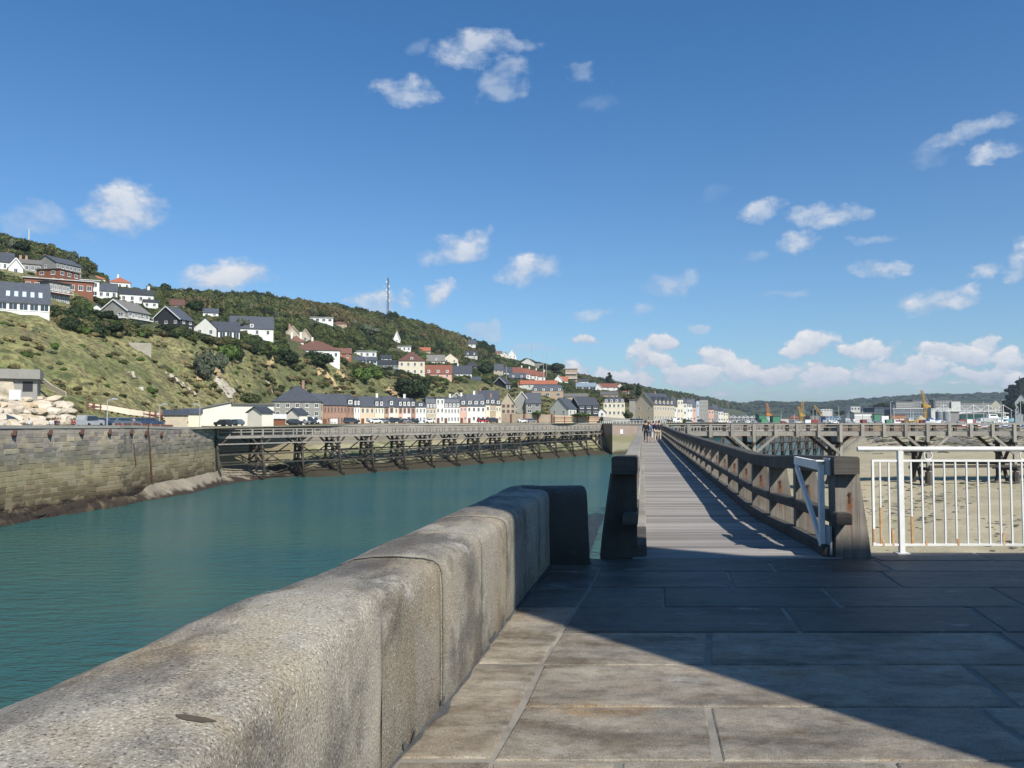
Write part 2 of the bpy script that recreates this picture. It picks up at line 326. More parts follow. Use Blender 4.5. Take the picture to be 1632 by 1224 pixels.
# ================================================================ pier head in the foreground
WIN = [(-6.0, -1.3), (-2.0, -.96), (0, -.79), (1.8, -.672), (3.25, -.572), (3.575, -.548), (4.41, -.368), (5.317, -.205), (6.863, .050), (8.2, .295), (8.8, .40), (9.6, .5)]
def wall_in(Y): return pw(Y, [a for a, b in WIN], [b for a, b in WIN])
def ws(Y): return pw(Y, [1.5, 2.2, 2.9, 4.1], [1.24, 1.22, 1.12, 1.0])
def wall_profile():
    pts = [(0, -.02), (0, .2), (0, .42), (.002, .62), (.007, .705), (.022, .744), (.052, .766), (.11, .778), (.26, .787), (.38, .785), (.48, .772), (.56, .740), (.62, .680), (.655, .60), (.675, .48), (.68, .3), (.685, 0), (.69, -.9)]
    return pts
def wall_block(y0, y1, parent, k, proud=0.0, dz=0.0):
    prof = wall_profile(); n = max(6, int((y1 - y0) / .06)); P = np.zeros((n + 1, len(prof), 3))
    for i in range(n + 1):
        Y = lerp(y0 + .004, y1 - .004, i / n); e = min(i, n - i); ins = (.010, .003, 0)[min(e, 2)]
        x0 = wall_in(Y)
        for j, (s, z) in enumerate(prof):
            c = (s - .34, z - .35); l = math.hypot(*c) or 1
            q = fbm(x0 - s, Y, z, 4.0, 3) * .006 + fbm(x0 - s + 9, Y, z, 1.3, 2) * .006
            off = q + proud - ins
            P[i, j] = (x0 - s * (ws(Y) if s > 0 else 1) + (-1) * c[0] / l * off, Y, z + c[1] / l * off + dz)
    o = grid_mesh('granite_block', P, m_granite, parent)
    me = o.data     # close the two ends
    import bmesh
    bm = bmesh.new(); bm.from_mesh(me); bmesh.ops.holes_fill(bm, edges=[e for e in bm.edges if e.is_boundary], sides=0); bmesh.ops.recalc_face_normals(bm, faces=bm.faces)
    for f in bm.faces:
        if len(f.verts) > 4: f.smooth = False
    bm.to_mesh(me); bm.free()
    return o
par = thing('granite_parapet', 'thick rounded granite parapet of joined blocks along the pier edge above the water', 'parapet', (0, 0, 0))
ys = [-1.3, -.3, .85, 3.575, 4.44, 5.42, 6.36, 7.28, 8.05, 9.46]
for k, (a, b) in enumerate(zip(ys[:-1], ys[1:])):
    wall_block(a, b, par, k, proud=(0, .002, .004, -.005, .003, -.002, .002, -.002, 0)[k], dz=(0, 0, .004, -.004, .002, 0, -.003, 0, 0)[k])
for Y in ys[1:-1]:   # light mortar squeezed in the joints, following the wall section
    mb = MB()
    prof = wall_profile()[:-1]; x0 = wall_in(Y); vs = []
    for dy in (-.0055, .0055):
        for s, z in prof: vs.append((x0 + .001 - s * ws(Y), Y + dy, z + .0005))
    n = len(prof); mb.add(vs, [(i, i + 1, n + i + 1, n + i) for i in range(n - 1)])
    mb.build('mortar_joint', m_mortar, par)
# end block that turns in towards the footbridge
mb = MB(); prof = [(.0, -.02), (0, .70), (.008, .75), (.03, .778), (.2, .79), (.45, .79), (.6, .77), (.66, .71), (.68, .62), (.70, -.9)]
xs = np.concatenate([[.10, .105, .12], np.linspace(.15, .74, 14), [.775, .786, .79]]); P = np.zeros((len(xs), len(prof), 3))
for i, x in enumerate(xs):
    e = min(i, len(xs) - 1 - i); ins = (.022, .006, 0, 0)[min(e, 3)]
    for j, (s, z) in enumerate(prof):
        taper = .035 * (1 - z / .8) if i > len(xs) - 4 else 0
        P[i, j] = (x + taper + fbm(i * .7, j * .9, 3, 1, 2) * .004, 8.80 + s + (ins if j < 4 else -ins if j > 5 else 0), z - (ins if 1 < j < 8 else 0) + fbm(x, s, z, 3, 3) * .006)
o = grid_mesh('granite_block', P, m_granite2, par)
import bmesh
bm = bmesh.new(); bm.from_mesh(o.data); bmesh.ops.holes_fill(bm, edges=[e for e in bm.edges if e.is_boundary], sides=0); bmesh.ops.recalc_face_normals(bm, faces=bm.faces)
for f in bm.faces:
    if len(f.verts) > 4: f.smooth = False
bm.to_mesh(o.data); bm.free()
# drips, cement patch and hollow on the near block
mb = MB()
for (cx, cy, rx, ry, n) in ((-1.16, 1.60, .30, .40, 30),):
    ring = []
    for i in range(n):
        t = 2 * math.pi * i / n; rr = 1 + .45 * fbm(math.cos(t), math.sin(t), 5, 2.2, 4)
        ring.append((cx + rx * rr * math.cos(t), cy + ry * rr * math.sin(t)))
    def topz(x, y):
        s = (wall_in(y) - x) / ws(y); pr = wall_profile(); return pw(s, [a for a, b in pr[3:]], [b for a, b in pr[3:]])
    vs = [(x, y, topz(x, y) + .001) for x, y in ring] + [(lerp(cx, x, .93), lerp(cy, y, .93), topz(lerp(cx, x, .93), lerp(cy, y, .93)) + .006) for x, y in ring] + \
         [(lerp(cx, x, .5), lerp(cy, y, .5), topz(lerp(cx, x, .5), lerp(cy, y, .5)) + .008) for x, y in ring] + [(cx, cy, topz(cx, cy) + .008)]
    fs = [(i, (i + 1) % n, n + (i + 1) % n, n + i) for i in range(n)] + [(n + i, n + (i + 1) % n, 2 * n + (i + 1) % n, 2 * n + i) for i in range(n)] + [(2 * n + i, 2 * n + (i + 1) % n, 3 * n) for i in range(n)]
    mb.add(vs, fs)
m_cement = mat('pitted_cement', (.43, .39, .32), (.28, .25, .21), scale=5, rough=.9, bump=.006, bscale=45, speck=(38, (.56, .52, .45), (.13, .11, .10)), rnd=0)
mb.build('cement_patch', m_cement, par, smooth=True)
m_moss = mat('dark_moss', (.06, .055, .035), (.10, .08, .06), scale=30, rough=.95, bump=.003, bscale=80, rnd=0)
mb = MB(); q = G(310, 1146, .785); ring = [(q.x + .045 * math.cos(t) * (1 + .3 * math.sin(3 * t)), q.y + .022 * math.sin(t) * (1 + .3 * math.cos(2 * t))) for t in [i * math.pi / 6 for i in range(12)]]
mb.add([(x, y, topz(x, y) + .0135) for x, y in ring], [tuple(range(12))]); mb.build('moss_patch', m_moss, par)

# pier body, slabs, joints
out = [(wall_in(y) - .66 * ws(y), y) for y in (9.3, 8.2, 6.863, 5.317, 4.0, 2.0, 0, -2, -6)]
poly = [(.80, 9.18), (.80, 9.30)] and [(26, 9.60), (3.98, 9.60), (3.98, 9.16), (.92, 9.16), (.80, 9.30)] + out + [(-4.4, -16), (26, -16)]
pb = MB(); pb.prism(poly[::-1], -12, -.07)
body = struct(pb.build('pier', m_conc)); body['kind'] = 'structure'
pv = struct(link('paving', None)); pv['kind'] = 'structure'
mb = MB(); mb.prism([(x, y) for x, y in poly[::-1]], -.069, -.010); mb.build('mortar_bed', m_mortar, pv)
rowpy = [893, 910, 936, 967, 1007, 1059, 1126, 1212]
Yr = [9.598] + [G(1300, p).y for p in rowpy] + [3.02, 2.3, 1.55, .8, 0, -.9, -1.8, -3, -4.2, -5.5]
def jx(px, py): g = G(px, py); return g.x, g.y
joints = [  # per row: (px, py) pairs along the joint
 [((1560, 884), (1580, 892))],
 [((1222.6, 892), (1237, 910)), ((1391, 891), (1422, 908)), ((1625, 893), (1660, 906))],
 [((1160, 914), (1170, 936)), ((1401, 911), (1434, 934)), ((1700, 915), (1740, 934))],
 [((1056, 939), (1056, 966)), ((1314, 941), (1341, 966)), ((1581, 937), (1632, 965))],
 [((1248, 969), (1275, 1006)), ((1546, 969), (1604, 1007))],
 [((1130, 1010), (1128, 1055)), ((1596, 1013), (1670, 1057))],
 [((1558, 1075), (1620, 1125))],
 [((1128, 1127), (1147, 1210)), ((1560, 1130), (1680, 1210))],
 [((985, 1215), (980, 1300)), ((1420, 1215), (1480, 1300))]]
bord = [((960, 940), (940, 1045)), ((865, 1055), (800, 1195))]   # border course beside the parapet
def border(y): return wall_in(y) + pw(y, [3, 5.3, 7.5, 9.6], [.42, .40, .52, .55])
slab_protos = []
def slab(quad, zt, parent=pv, th=.06, mt=None):
    # quad: 4 ground points counter-clockwise, slightly crowned top with chamfered rim
    cx = sum(p[0] for p in quad) / 4; cy = sum(p[1] for p in quad) / 4
    vs = []
    def rim(k, z):
        for (x, y) in quad:
            dx, dy = x - cx, y - cy; l = math.hypot(dx, dy)
            vs.append((x - cx - dx / l * k * 1.4, y - cy - dy / l * k * 1.4, z))
    rim(.006, -th); rim(.006, -.008); rim(.013, -.002); rim(.05, 0)
    fs = [tuple(3 + 0 - i for i in range(4))]
    for r in range(3): fs += [(4 * r + i, 4 * r + (i + 1) % 4, 4 * r + 4 + (i + 1) % 4, 4 * r + 4 + i) for i in range(4)]
    fs.append((12, 13, 14, 15))
    o = MB().add(vs, fs).build('paving_slab', mt or m_slab, parent, loc=(cx, cy, zt)); return o
rs = random.Random(3)
for r in range(len(Yr) - 1):
    y1, y0 = Yr[r], Yr[r + 1]
    js = joints[r] if r < len(joints) else None
    xmin = 3.995 if r == 0 else None
    def lx(y): return (border(y) if y < 9.17 else 3.99)
    if js is None:
        xs = [rs.uniform(.3, 1.2) + wall_in(y0)]; lines = []
        x = border(y0) + rs.uniform(.6, 1.4)
        while x < 9: lines.append((x, x - .15)); x += rs.uniform(1.2, 2.1)
    else:
        lines = []
        for a, b in js:
            (xa, ya), (xb, yb) = jx(*a), jx(*b)
            sl_ = (xb - xa) / (yb - ya); lines.append((xa + sl_ * (y1 - ya), xb + sl_ * (y0 - yb)))
        while lines[-1][0] < 11: lines.append((lines[-1][0] + 1.55 + rs.uniform(-.3, .4), lines[-1][1] + 1.5 + rs.uniform(-.3, .3)))
    lines = [(lx(y1) if r else 3.99, lx(y0) if r else 3.99)] + [(a, b) for a, b in lines if a > lx(y0) + .25]
    g = .010 if r < 4 else .013; J = lambda: rs.uniform(-.007, .007)
    for (a, b), (c, d) in zip(lines[:-1], lines[1:]):
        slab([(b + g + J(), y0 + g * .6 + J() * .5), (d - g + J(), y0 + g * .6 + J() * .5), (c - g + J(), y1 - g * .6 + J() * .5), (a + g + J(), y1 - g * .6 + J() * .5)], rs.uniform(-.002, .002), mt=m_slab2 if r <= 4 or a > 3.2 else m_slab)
# border stones
yb = [9.17, 8.75, 8.40, 7.58, 6.79, 5.22, 3.76, 2.3, .8, -.9, -3]
for a, b in zip(yb[:-1], yb[1:]):
    g = .012 if b > 6 else .016
    if a > 8.8: continue
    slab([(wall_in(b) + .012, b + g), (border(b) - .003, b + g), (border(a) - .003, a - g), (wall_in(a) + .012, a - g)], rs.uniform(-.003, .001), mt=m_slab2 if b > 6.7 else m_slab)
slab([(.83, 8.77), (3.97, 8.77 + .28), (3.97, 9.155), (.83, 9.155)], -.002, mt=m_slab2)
mb = MB(); n = 90   # worn gap and grit along the foot of the parapet
for i in range(n):
    ya, yb_ = lerp(1.0, 8.7, i / n), lerp(1.0, 8.7, (i + 1) / n); f_ = lambda y: wall_in(y) + .012 + max(0, fbm(y, 0, 4, 2.3, 4)) * .06
    mb.add([(wall_in(ya) - .02, ya, .0045), (f_(ya), ya, .0045), (f_(yb_), yb_, .0045), (wall_in(yb_) - .02, yb_, .0045)], [(0, 1, 2, 3)])
mb.build('base_joint', m_darkjoint, pv)
for px_, py_, sx, sy in ((668, 1190, .055, .085), (778, 1022, .05, .12), (706, 1128, .02, .04)):   # dark patches standing in for the shade of broken hollows below the blocks
    q = G(px_, py_); ring = [(q.x - .02 + sx * math.cos(t) * (1 + .25 * math.sin(3 * t + px_)), q.y + sy * math.sin(t)) for t in [i * math.pi / 7 for i in range(14)]]
    MB().add([(wall_in(y) + .004 + max(0, (x - q.x + .02)) * .1, y, .005 + max(0, (.06 - abs(x - q.x)) * .9)) for x, y in ring], [tuple(range(14))]).build('hollow', m_darkjoint, par)
# ================================================================ wooden footbridge
def deckz(Y): return pw(Y, [9.2, 10, 12, 15, 50, 70, 90], [0, -.01, -.10, -.24, -.24, -.14, -.05])
def XL(Y): return 1.383 + .158 * (Y - 9.25)
def XRt(Y): return 3.56 + .157 * (Y - 9.25)
YEND = 91.0
fb = thing('footbridge', 'long grey timber footbridge with plank deck and heavy railings, leading away from the pier', 'footbridge', (0, 0, 0))
pm = MB().box(-1, 1, -.1, .1, -.07, 0)
pm = MB(); pm.hexa([(-.5, -.094, -.07), (.5, -.094, -.07), (.5, .094, -.07), (-.5, .094, -.07), (-.5, -.090, 0), (.5, -.090, 0), (.5, .090, 0), (-.5, .090, 0)])
plank_me = pm.mesh('plank', m_plank); rp = random.Random(5)
Y = 9.265; k = 0; rest = MB()
while Y < YEND:
    x0, x1 = XL(Y) - .06, XRt(Y) + .06; z = deckz(Y) + rp.uniform(-.004, .004); dx = rp.uniform(-.02, .02)
    if k < 298:
        o = link('plank', plank_me, fb, ((x0 + x1) / 2 + dx, Y, z)); o.scale = (x1 - x0 + rp.uniform(-.03, .03), rp.uniform(.97, 1.02), 1); o.rotation_euler = (rp.uniform(-.006, .006), 0, rp.uniform(-.003, .003))
    else: rest.box(x0, x1, Y - .09, Y + .09, z - .07, z)
    Y += .2; k += 1
o = rest.build('planking', m_plank, fb); o['kind'] = 'stuff'
# pale plank worn by the barrier (cross strip)
def rail_run(side):
    """side +1: right railing, -1: left railing; posts are tapered planks that stand outside the deck"""
    sgn = side; base = (XRt if side > 0 else XL)
    posts = [9.33]
    while posts[-1] < YEND - 1.5: posts.append(posts[-1] + (2.25 if posts[-1] < 20 else 2.45))
    # post mesh, local: x outward from the inner face
    th = .19
    def post_mesh(nm):
        m_ = MB(); s = sgn
        prof = [(.01, -.45), (.40, -.45), (.40, .02), (.375, .25), (.28, .92), (.01, .92)]
        p2 = [(a - .17, z) for a, z in prof]
        vs = [(s * a, -th / 2, z) for a, z in p2] + [(s * a, th / 2, z) for a, z in p2]; n = 6
        fs = [(i, (i + 1) % n, n + (i + 1) % n, n + i) for i in range(n)] + [tuple(range(n))[::-1], tuple(range(n, 2 * n))]
        if s < 0: fs = [f[::-1] for f in fs]
        m_.add(vs, fs); return m_.mesh(nm, m_post)
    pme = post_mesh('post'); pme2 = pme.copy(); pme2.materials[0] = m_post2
    bolt = MB().rod((0, -.107, .70), (0, -.09, .70), .020, n=8).box(-.010, .010, -.101, -.094, .60, .70).mesh('bolt', m_iron)
    for i, Yp in enumerate(posts):
        z = deckz(Yp); xi = base(Yp) + sgn * .17
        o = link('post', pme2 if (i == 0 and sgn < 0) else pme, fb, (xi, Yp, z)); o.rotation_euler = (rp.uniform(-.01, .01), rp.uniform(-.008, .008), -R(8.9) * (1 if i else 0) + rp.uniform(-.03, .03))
        if Yp < 40:
            b_ = link('bolt', bolt, o, (0, 0, 0))
    allY = [9.33 - .24] + posts[1:] + [YEND]
    for i, (a, b) in enumerate(zip(allY[:-1], allY[1:])):
        for nm, (u0, u1, z0, z1) in (('top_rail', (-.01, .27, .925, 1.118)), ('mid_rail', (-.015, .15, .385, .51)), ('kerb_rail', (-.11, .06, .012, .13))):
            aa = a - (.10 if (i == 0 and nm == 'mid_rail') else 0)
            if nm == 'kerb_rail' and i == 0: aa = a + .2
            za, zb = deckz(max(a, 9.3)), deckz(b); xa, xb = base(aa), base(b); g = .004
            if nm == 'mid_rail': za += rp.uniform(-.006, .006)
            s = sgn
            c = .018 if nm != 'kerb_rail' else .01
            def ring(x, y, z): return [(x + s * u0, y, z + z0), (x + s * u1, y, z + z0), (x + s * u1, y, z + z1 - c), (x + s * (u1 - c), y, z + z1), (x + s * (u0 + c), y, z + z1), (x + s * u0, y, z + z1 - c)]
            vs = ring(xa, aa + g, za) + ring(xb, b - g, zb); n = 6
            fs = [(i_, (i_ + 1) % n, n + (i_ + 1) % n, n + i_) for i_ in range(n)] + [tuple(range(n))[::-1], tuple(range(n, 2 * n))]
            if s > 0: fs = [f[::-1] for f in fs]
            ox, oy, oz = xa, (aa + b) / 2, za
            o = MB().add([(p[0] - ox, p[1] - oy, p[2] - oz) for p in vs], fs).build(nm, m_timber if (s > 0 or i == 0) else m_grwood, fb, loc=(ox, oy, oz))  # left rails after the first take lighter timber, for their sunlit faces
rail_run(1); rail_run(-1)
# girders and piles
for s, bs in ((1, XRt), (-1, XL)):
    for a, b in ((9.3, 15), (15, 50), (50, 91)):
        MB().beam((bs(a) + s * .1, a, deckz(a) - .24), (bs(b) + s * .1, b, deckz(b) - .24), .25, .32).build('girder', m_dkwood, fb)
for Y in (19, 30, 41, 52, 63, 74, 85):
    for s, bs in ((1, XRt), (-1, XL)):
        MB().beam((bs(Y) + s * .1, Y, deckz(Y) - .4), (bs(Y) + s * 1.3, Y, -11), .3, .3).build('pile', m_dkwood, fb)
    MB().beam((XL(Y) - .2, Y, deckz(Y) - .55), (XRt(Y) + .2, Y, deckz(Y) - .55), .3, .3).build('cross_beam', m_dkwood, fb)
    MB().beam((XL(Y) - .1, Y + .2, -1.2), (XRt(Y) + .9, Y + .2, -7), .15, .22).build('brace', m_dkwood, fb)
# ================================================================ white swing barrier at the bridge entrance
gt = thing('swing_barrier', 'white steel swing barrier folded open against the right bridge railing', 'barrier', (0, 0, 0))
gx, gy = 3.50, 9.42; far = D(1268, 738, 10.75)
MB().box(gx - .028, gx + .028, gy - .028, gy + .028, .10, .99).build('upright', m_white, gt)
MB().beam((gx, gy + .03, 1.0), (far.x, far.y, 1.0), .045, .10).build('top_bar', m_white, gt)
MB().beam((gx, gy + .03, .14), (far.x - .05, far.y - .18, .93), .04, .075).build('brace_bar', m_white, gt)
MB().box(gx - .075, gx + .075, gy - .06, gy + .06, 1.052, 1.064).build('cap_plate', m_white, gt)
for z in (1.0, .13):
    MB().rod((gx + .02, gy, z), (gx + .14, gy - .02, z), .016).build('hinge_pin', m_white, gt)
MB().box(3.533, 3.552, gy - .16, gy + .02, .90, 1.09).build('hinge_plate', m_pole, gt)
MB().box(3.533, 3.552, gy - .16, gy + .0, .02, .34).build('hinge_plate', m_pole, gt)
# ================================================================ white railing on the right
rl = thing('pier_railing', 'white steel railing with thin bars and rust streaks on the pier edge', 'railing', (0, 0, 0))
RY = 9.51; x0 = 3.955; x1 = 16
MB().rod((x0, RY, 1.187), (x1, RY, 1.187), .028, n=12).build('handrail', m_white, rl)
MB().box(4.12, x1, RY - .012, RY + .012, 1.042, 1.066).build('upper_bar', m_white, rl)
MB().box(4.12, x1, RY - .014, RY + .014, .088, .112).build('lower_bar', m_white, rl)
xp = 4.44; pst = MB().box(-.028, .028, -.028, .028, 0, 1.165).box(-.07, .07, -.06, .06, -.0, .012).mesh('rail_post', m_white)
while xp < x1: link('rail_post', pst, rl, (xp, RY, 0)); xp += 2.2
bar = MB().box(-.0085, .0085, -.0085, .0085, .112, 1.042).mesh('picket', m_white)
barr = MB().box(-.0085, .0085, -.0085, .0085, .52, 1.042, 0).box(-.0105, .0105, -.0105, .0105, .112, .52, 1).mesh('picket', [m_white, m_rust])
barr2 = MB().box(-.0085, .0085, -.0085, .0085, .42, 1.042, 0).box(-.0105, .0105, -.0105, .0105, .112, .42, 1).mesh('picket', [m_white, m_rust])
link('picket', MB().box(-.013, .013, -.013, .013, .088, 1.066).mesh('picket', m_white), rl, (4.125, RY, 0))
px = 4.23; k = 0
pk = [1403, 1417]
for q in pk: link('picket', barr if q == 1403 else bar, rl, (D(q, 790, RY).x, RY, 0))
x = D(1452.5, 790, RY).x; k = 0
while x < x1 - .1:
    if abs((x - 4.44) % 2.2) > .06 and abs((x - 4.44) % 2.2 - 2.2) > .06: link('picket', barr2 if k == 0 else bar, rl, (x, RY, 0))
    x += .1268; k += 1
for xr, zr, hr_ in ((4.23, .10, .05), (4.44, .035, .10), (4.125, .15, .13), (4.715, .112, .03), (5.08, .112, .06), (5.6, .112, .12), (4.34, .112, .16)):
    MB().box(xr - .0115, xr + .0115, RY - .0155, RY + .0155, zr - .02, zr + hr_).build('rust_run', m_rust, rl)
# rings between the two upper bars
t_ = MB(); nR, nr = 24, 6
vs = [((.048 + .008 * math.cos(b)) * math.cos(a), .008 * math.sin(b), (.048 + .008 * math.cos(b)) * math.sin(a)) for a in [i * 2 * math.pi / nR for i in range(nR)] for b in [j * 2 * math.pi / nr for j in range(nr)]]
t_.add(vs, [(i * nr + j, i * nr + (j + 1) % nr, ((i + 1) % nR) * nr + (j + 1) % nr, ((i + 1) % nR) * nr + j) for i in range(nR) for j in range(nr)])
ring_me = t_.mesh('ring', m_white, True)
x = D(1479, 726, RY).x
while x < x1: link('ring', ring_me, rl, (x, RY, 1.112)); x += 1.1
# ================================================================ unseen stand-in building, added and shaped to cast the long shadow
hb = thing('shadow_stand_in_building', 'dark stone harbour light building whose shadow falls over the paving, standing beside the viewpoint', 'building', (0, 0, 0))
fp = [(4.87, -.15), (8.07, -.10), (10.8, -2.0), (20, -1.55), (20, -12), (14, -12)]
m_hb = mat('stand_in_dark_grey', (.16, .15, .14), (.12, .115, .11), scale=.5, rough=.9, bump=.01, bscale=12, coord='w', rnd=0)  # kept dark so it bounces little light into the shaded paving
MB().prism(fp[::-1], 0, 12.9).build('wall', m_hb, hb)
MB().prism([(x * 1.0, y) for x, y in fp][::-1], 12.9, 13.0).build('coping', m_hb, hb)
# ================================================================ water
WZ = -9.5
def water_mat():
    m_ = bpy.data.materials.new('water'); m_.use_nodes = True; nt = m_.node_tree; L = nt.links.new; b = nt.nodes['Principled BSDF']
    g = nt.nodes.new('ShaderNodeNewGeometry')
    def nz(sc, st, d=4):
        mp = nt.nodes.new('ShaderNodeMapping'); mp.inputs['Scale'].default_value = st; mp.inputs['Rotation'].default_value = (0, 0, R(12)); L(g.outputs['Position'], mp.inputs[0])
        n = nt.nodes.new('ShaderNodeTexNoise'); n.inputs['Scale'].default_value = sc; n.inputs['Detail'].default_value = d; L(mp.outputs[0], n.inputs['Vector']); return n.outputs[0]
    r = nt.nodes.new('ShaderNodeValToRGB'); L(nz(.030, (1, 1.6, 1), 5), r.inputs[0])
    r.color_ramp.elements[0].position = .3; r.color_ramp.elements[0].color = (.017, .092, .102, 1)
    r.color_ramp.elements[1].position = .72; r.color_ramp.elements[1].color = (.046, .118, .092, 1)
    L(r.outputs[0], b.inputs['Base Color']); b.inputs['Roughness'].default_value = .12; b.inputs['IOR'].default_value = 1.33
    b.inputs['Specular IOR Level'].default_value = .5
    a = nt.nodes.new('ShaderNodeMath'); a.operation = 'MULTIPLY_ADD'; L(nz(.55, (1, 2.2, 1), 5), a.inputs[0]); a.inputs[1].default_value = 2.2; L(nz(2.2, (1, 2.4, 1), 6), a.inputs[2])
    bp = nt.nodes.new('ShaderNodeBump'); bp.inputs['Distance'].default_value = .24; bp.inputs['Strength'].default_value = 1; L(a.outputs[0], bp.inputs['Height']); L(bp.outputs[0], b.inputs['Normal'])
    return m_
wm = water_mat()
struct(MB().add([(-900, -300, WZ), (900, -300, WZ), (900, 700, WZ), (-900, 700, WZ)], [(0, 1, 2, 3)]).build('water', wm))

# ================================================================ left quay wall
WY = ([-200, -60, 0, 100, 190, 215, 260, 300, 338, 350, 400, 430, 520, 620, 720, 850, 955, 1010], [70, 82, 89, 100, 110.5, 116, 125, 134, 146, 157, 168, 176, 192, 208, 228, 258, 292, 330])
def wallY(px): return pw(px, *WY)
def qz(px): return pw(px, [0, 300, 430, 620, 1100], [.15, .15, .45, .8, .95])      # level of the quay behind the wall
def copz(px): return pw(px, [0, 215, 300, 430, 620, 1100], [1.08, .95, .55, .5, .85, 1.0])
m_quay = mat('quay_masonry', (.30, .26, .205), (.235, .205, .175), scale=.25, rough=.92, bump=.05, bscale=2.5, coord='uv', c3=(.36, .33, .28), s3=.12, t3=.6, rnd=0, detail=8,
             brick=(1.5, .55, .03, (.85, .84, .82), .06),
             zones=[(-1.9, (.15, .14, .105), .6, .62), (-3.3, (.29, .245, .135), .7, .62), (-6.2, (.15, .115, .065), .8, .6), (-7.9, (.032, .022, .016), .5, .97)])
m_qtop = mat('quay_concrete', (.34, .32, .28), (.24, .23, .2), scale=.3, rough=.9, bump=.02, bscale=3, coord='w', rnd=0)
def ribbon(pxs, yoff, ztop, zbot, name, material, nz_=14, jit=.05):
    pts = [];
    for p in pxs:
        Y = wallY(p) + yoff(p); pts.append((Y * XR(p, 700), Y))
    L_ = [0]
    for a, b in zip(pts[:-1], pts[1:]): L_.append(L_[-1] + math.dist(a, b))
    P = np.zeros((nz_ + 1, len(pxs), 3)); U = np.zeros((nz_ + 1, len(pxs), 2))
    for i in range(nz_ + 1):
        for j, p in enumerate(pxs):
            z = lerp(zbot(p), ztop(p), i / nz_); q = fbm(pts[j][0], pts[j][1], z, .35, 3) * jit * (3 if z < -7.5 else 1)
            batter = (ztop(p) - z) * .05
            P[i, j] = (pts[j][0] + q + batter, pts[j][1] - q - batter * .5, z); U[i, j] = (L_[j], z)
    return grid_mesh(name, P, material, None, uv=U), pts
pxs = [-200 + i * 8 for i in range(0, 146)]
o, _ = ribbon(pxs, lambda p: 0, copz, lambda p: -10.5, 'quay_wall', m_quay, 22, .07); tag(o, 'long old stone quay wall with pale coping, yellow and dark tide bands across the channel', 'quay wall')
qw = o
# coping along the top
mb = MB(); cps = [-200 + i * 10 for i in range(0, 117)]; pt = [(wallY(p) * XR(p, 690), wallY(p)) for p in cps]
for k in range(len(cps) - 1):
    (xa, ya), (xb, yb) = pt[k], pt[k + 1]; za, zb = copz(cps[k]), copz(cps[k + 1]); w = .55; f = .12
    mb.add([(xa + f, ya - f, za - .32), (xb + f, yb - f, zb - .32), (xb + f, yb - f, zb + .03), (xa + f, ya - f, za + .03),
            (xa - w, ya + w * .5, za + .03), (xb - w, yb + w * .5, zb + .03), (xb - w, yb + w * .5, zb - 1.2), (xa - w, ya + w * .5, za - 1.2)], [(0, 1, 2, 3), (3, 2, 5, 4), (4, 5, 6, 7)])
mb.build('coping', m_qtop, qw)
# the courses of stone that stand proud of the wall, nearest stretch one by one
m_qb = [mat('quay_stone_%d' % i, a, b, scale=1.2, rough=.92, bump=.03, bscale=4, rnd=.16, detail=7, zones=[(-1.7, (.13, .125, .095), .7, .72), (-3.4, (.30, .245, .12), .7, .62), (-5.8, (.085, .062, .035), 1.0, .8), (-7.7, (.032, .022, .016), .5, .97)])
        for i, (a, b) in enumerate((((.31, .265, .20), (.22, .195, .155)), ((.235, .205, .18), (.165, .145, .13)), ((.40, .335, .23), (.30, .26, .18))))]
rqs = random.Random(17); WP = []
for p in range(-70, 342, 3): WP.append((wallY(p) * XR(p, 700), wallY(p)))
sacc = [0]
for a, b in zip(WP[:-1], WP[1:]): sacc.append(sacc[-1] + math.dist(a, b))
def wall_at(s): return Vector((pw(s, sacc, [q[0] for q in WP]), pw(s, sacc, [q[1] for q in WP]), 0))
bunit = [MB().hexa([(0, -.5, 0), (1, -.5, 0), (1, .5, 0), (0, .5, 0), (.02, -.44, .04), (.98, -.44, .04), (.98, .44, .96), (.02, .44, .96)][:8]).mesh('stone', q) for q in m_qb]
bunit = [MB().add([(0, 0, 0), (1, 0, 0), (1, 0, 1), (0, 0, 1), (.03, -1, .08), (.97, -1, .08), (.97, -1, .92), (.03, -1, .92)], [(4, 5, 6, 7), (0, 1, 5, 4), (1, 2, 6, 5), (2, 3, 7, 6), (3, 0, 4, 7)]).mesh('stone', q) for q in m_qb]
cand = []; zr = .25; row = 0
while zr > -8.6:
    s = rqs.uniform(0, 1.2)
    hgt_ = rqs.uniform(.50, .64); zr -= hgt_
    while s < sacc[-1] - 2:
        L_ = rqs.uniform(.7, 1.7) * (1 if zr > -5.5 else 1.25)
        if rqs.random() < .80: cand.append((s, L_, zr, hgt_))
        s += L_ + .03
rqs.shuffle(cand); cand.sort(key=lambda c: wall_at(c[0]).y > 97)
mbs = MB(); kk = 0
for (s, L_, z, h_) in cand:
    a, b = wall_at(s), wall_at(s + L_); zt_ = .95; off = (zt_ - z) * .05
    d = (b - a).normalized(); n = Vector((d.y, -d.x, 0)); qn = fbm(a.x, a.y, z, .35, 3) * .07 * (3 if z < -7.5 else 1)
    org = a + Vector((off + qn, -off * .5 - qn, z)) + n * .0; pr_ = rqs.choice((.015, .025, .035, .06)); mi_ = rqs.randrange(3)
    if kk < 298:
        o_ = link('stone', bunit[mi_], qw, tuple(org), math.atan2(d.y, d.x)); o_.scale = (L_, pr_, h_ - .03)
    else:
        for v, f in ((bunit[mi_].vertices, bunit[mi_].polygons),):
            mbs.add([org + d * (q.co.x * L_) - n * (q.co.y * pr_) + Vector((0, 0, q.co.z * (h_ - .03))) for q in v], [tuple(g.vertices) for g in f], mi_)
    kk += 1
o_ = mbs.build('stonework', m_qb, qw); o_['kind'] = 'stuff'
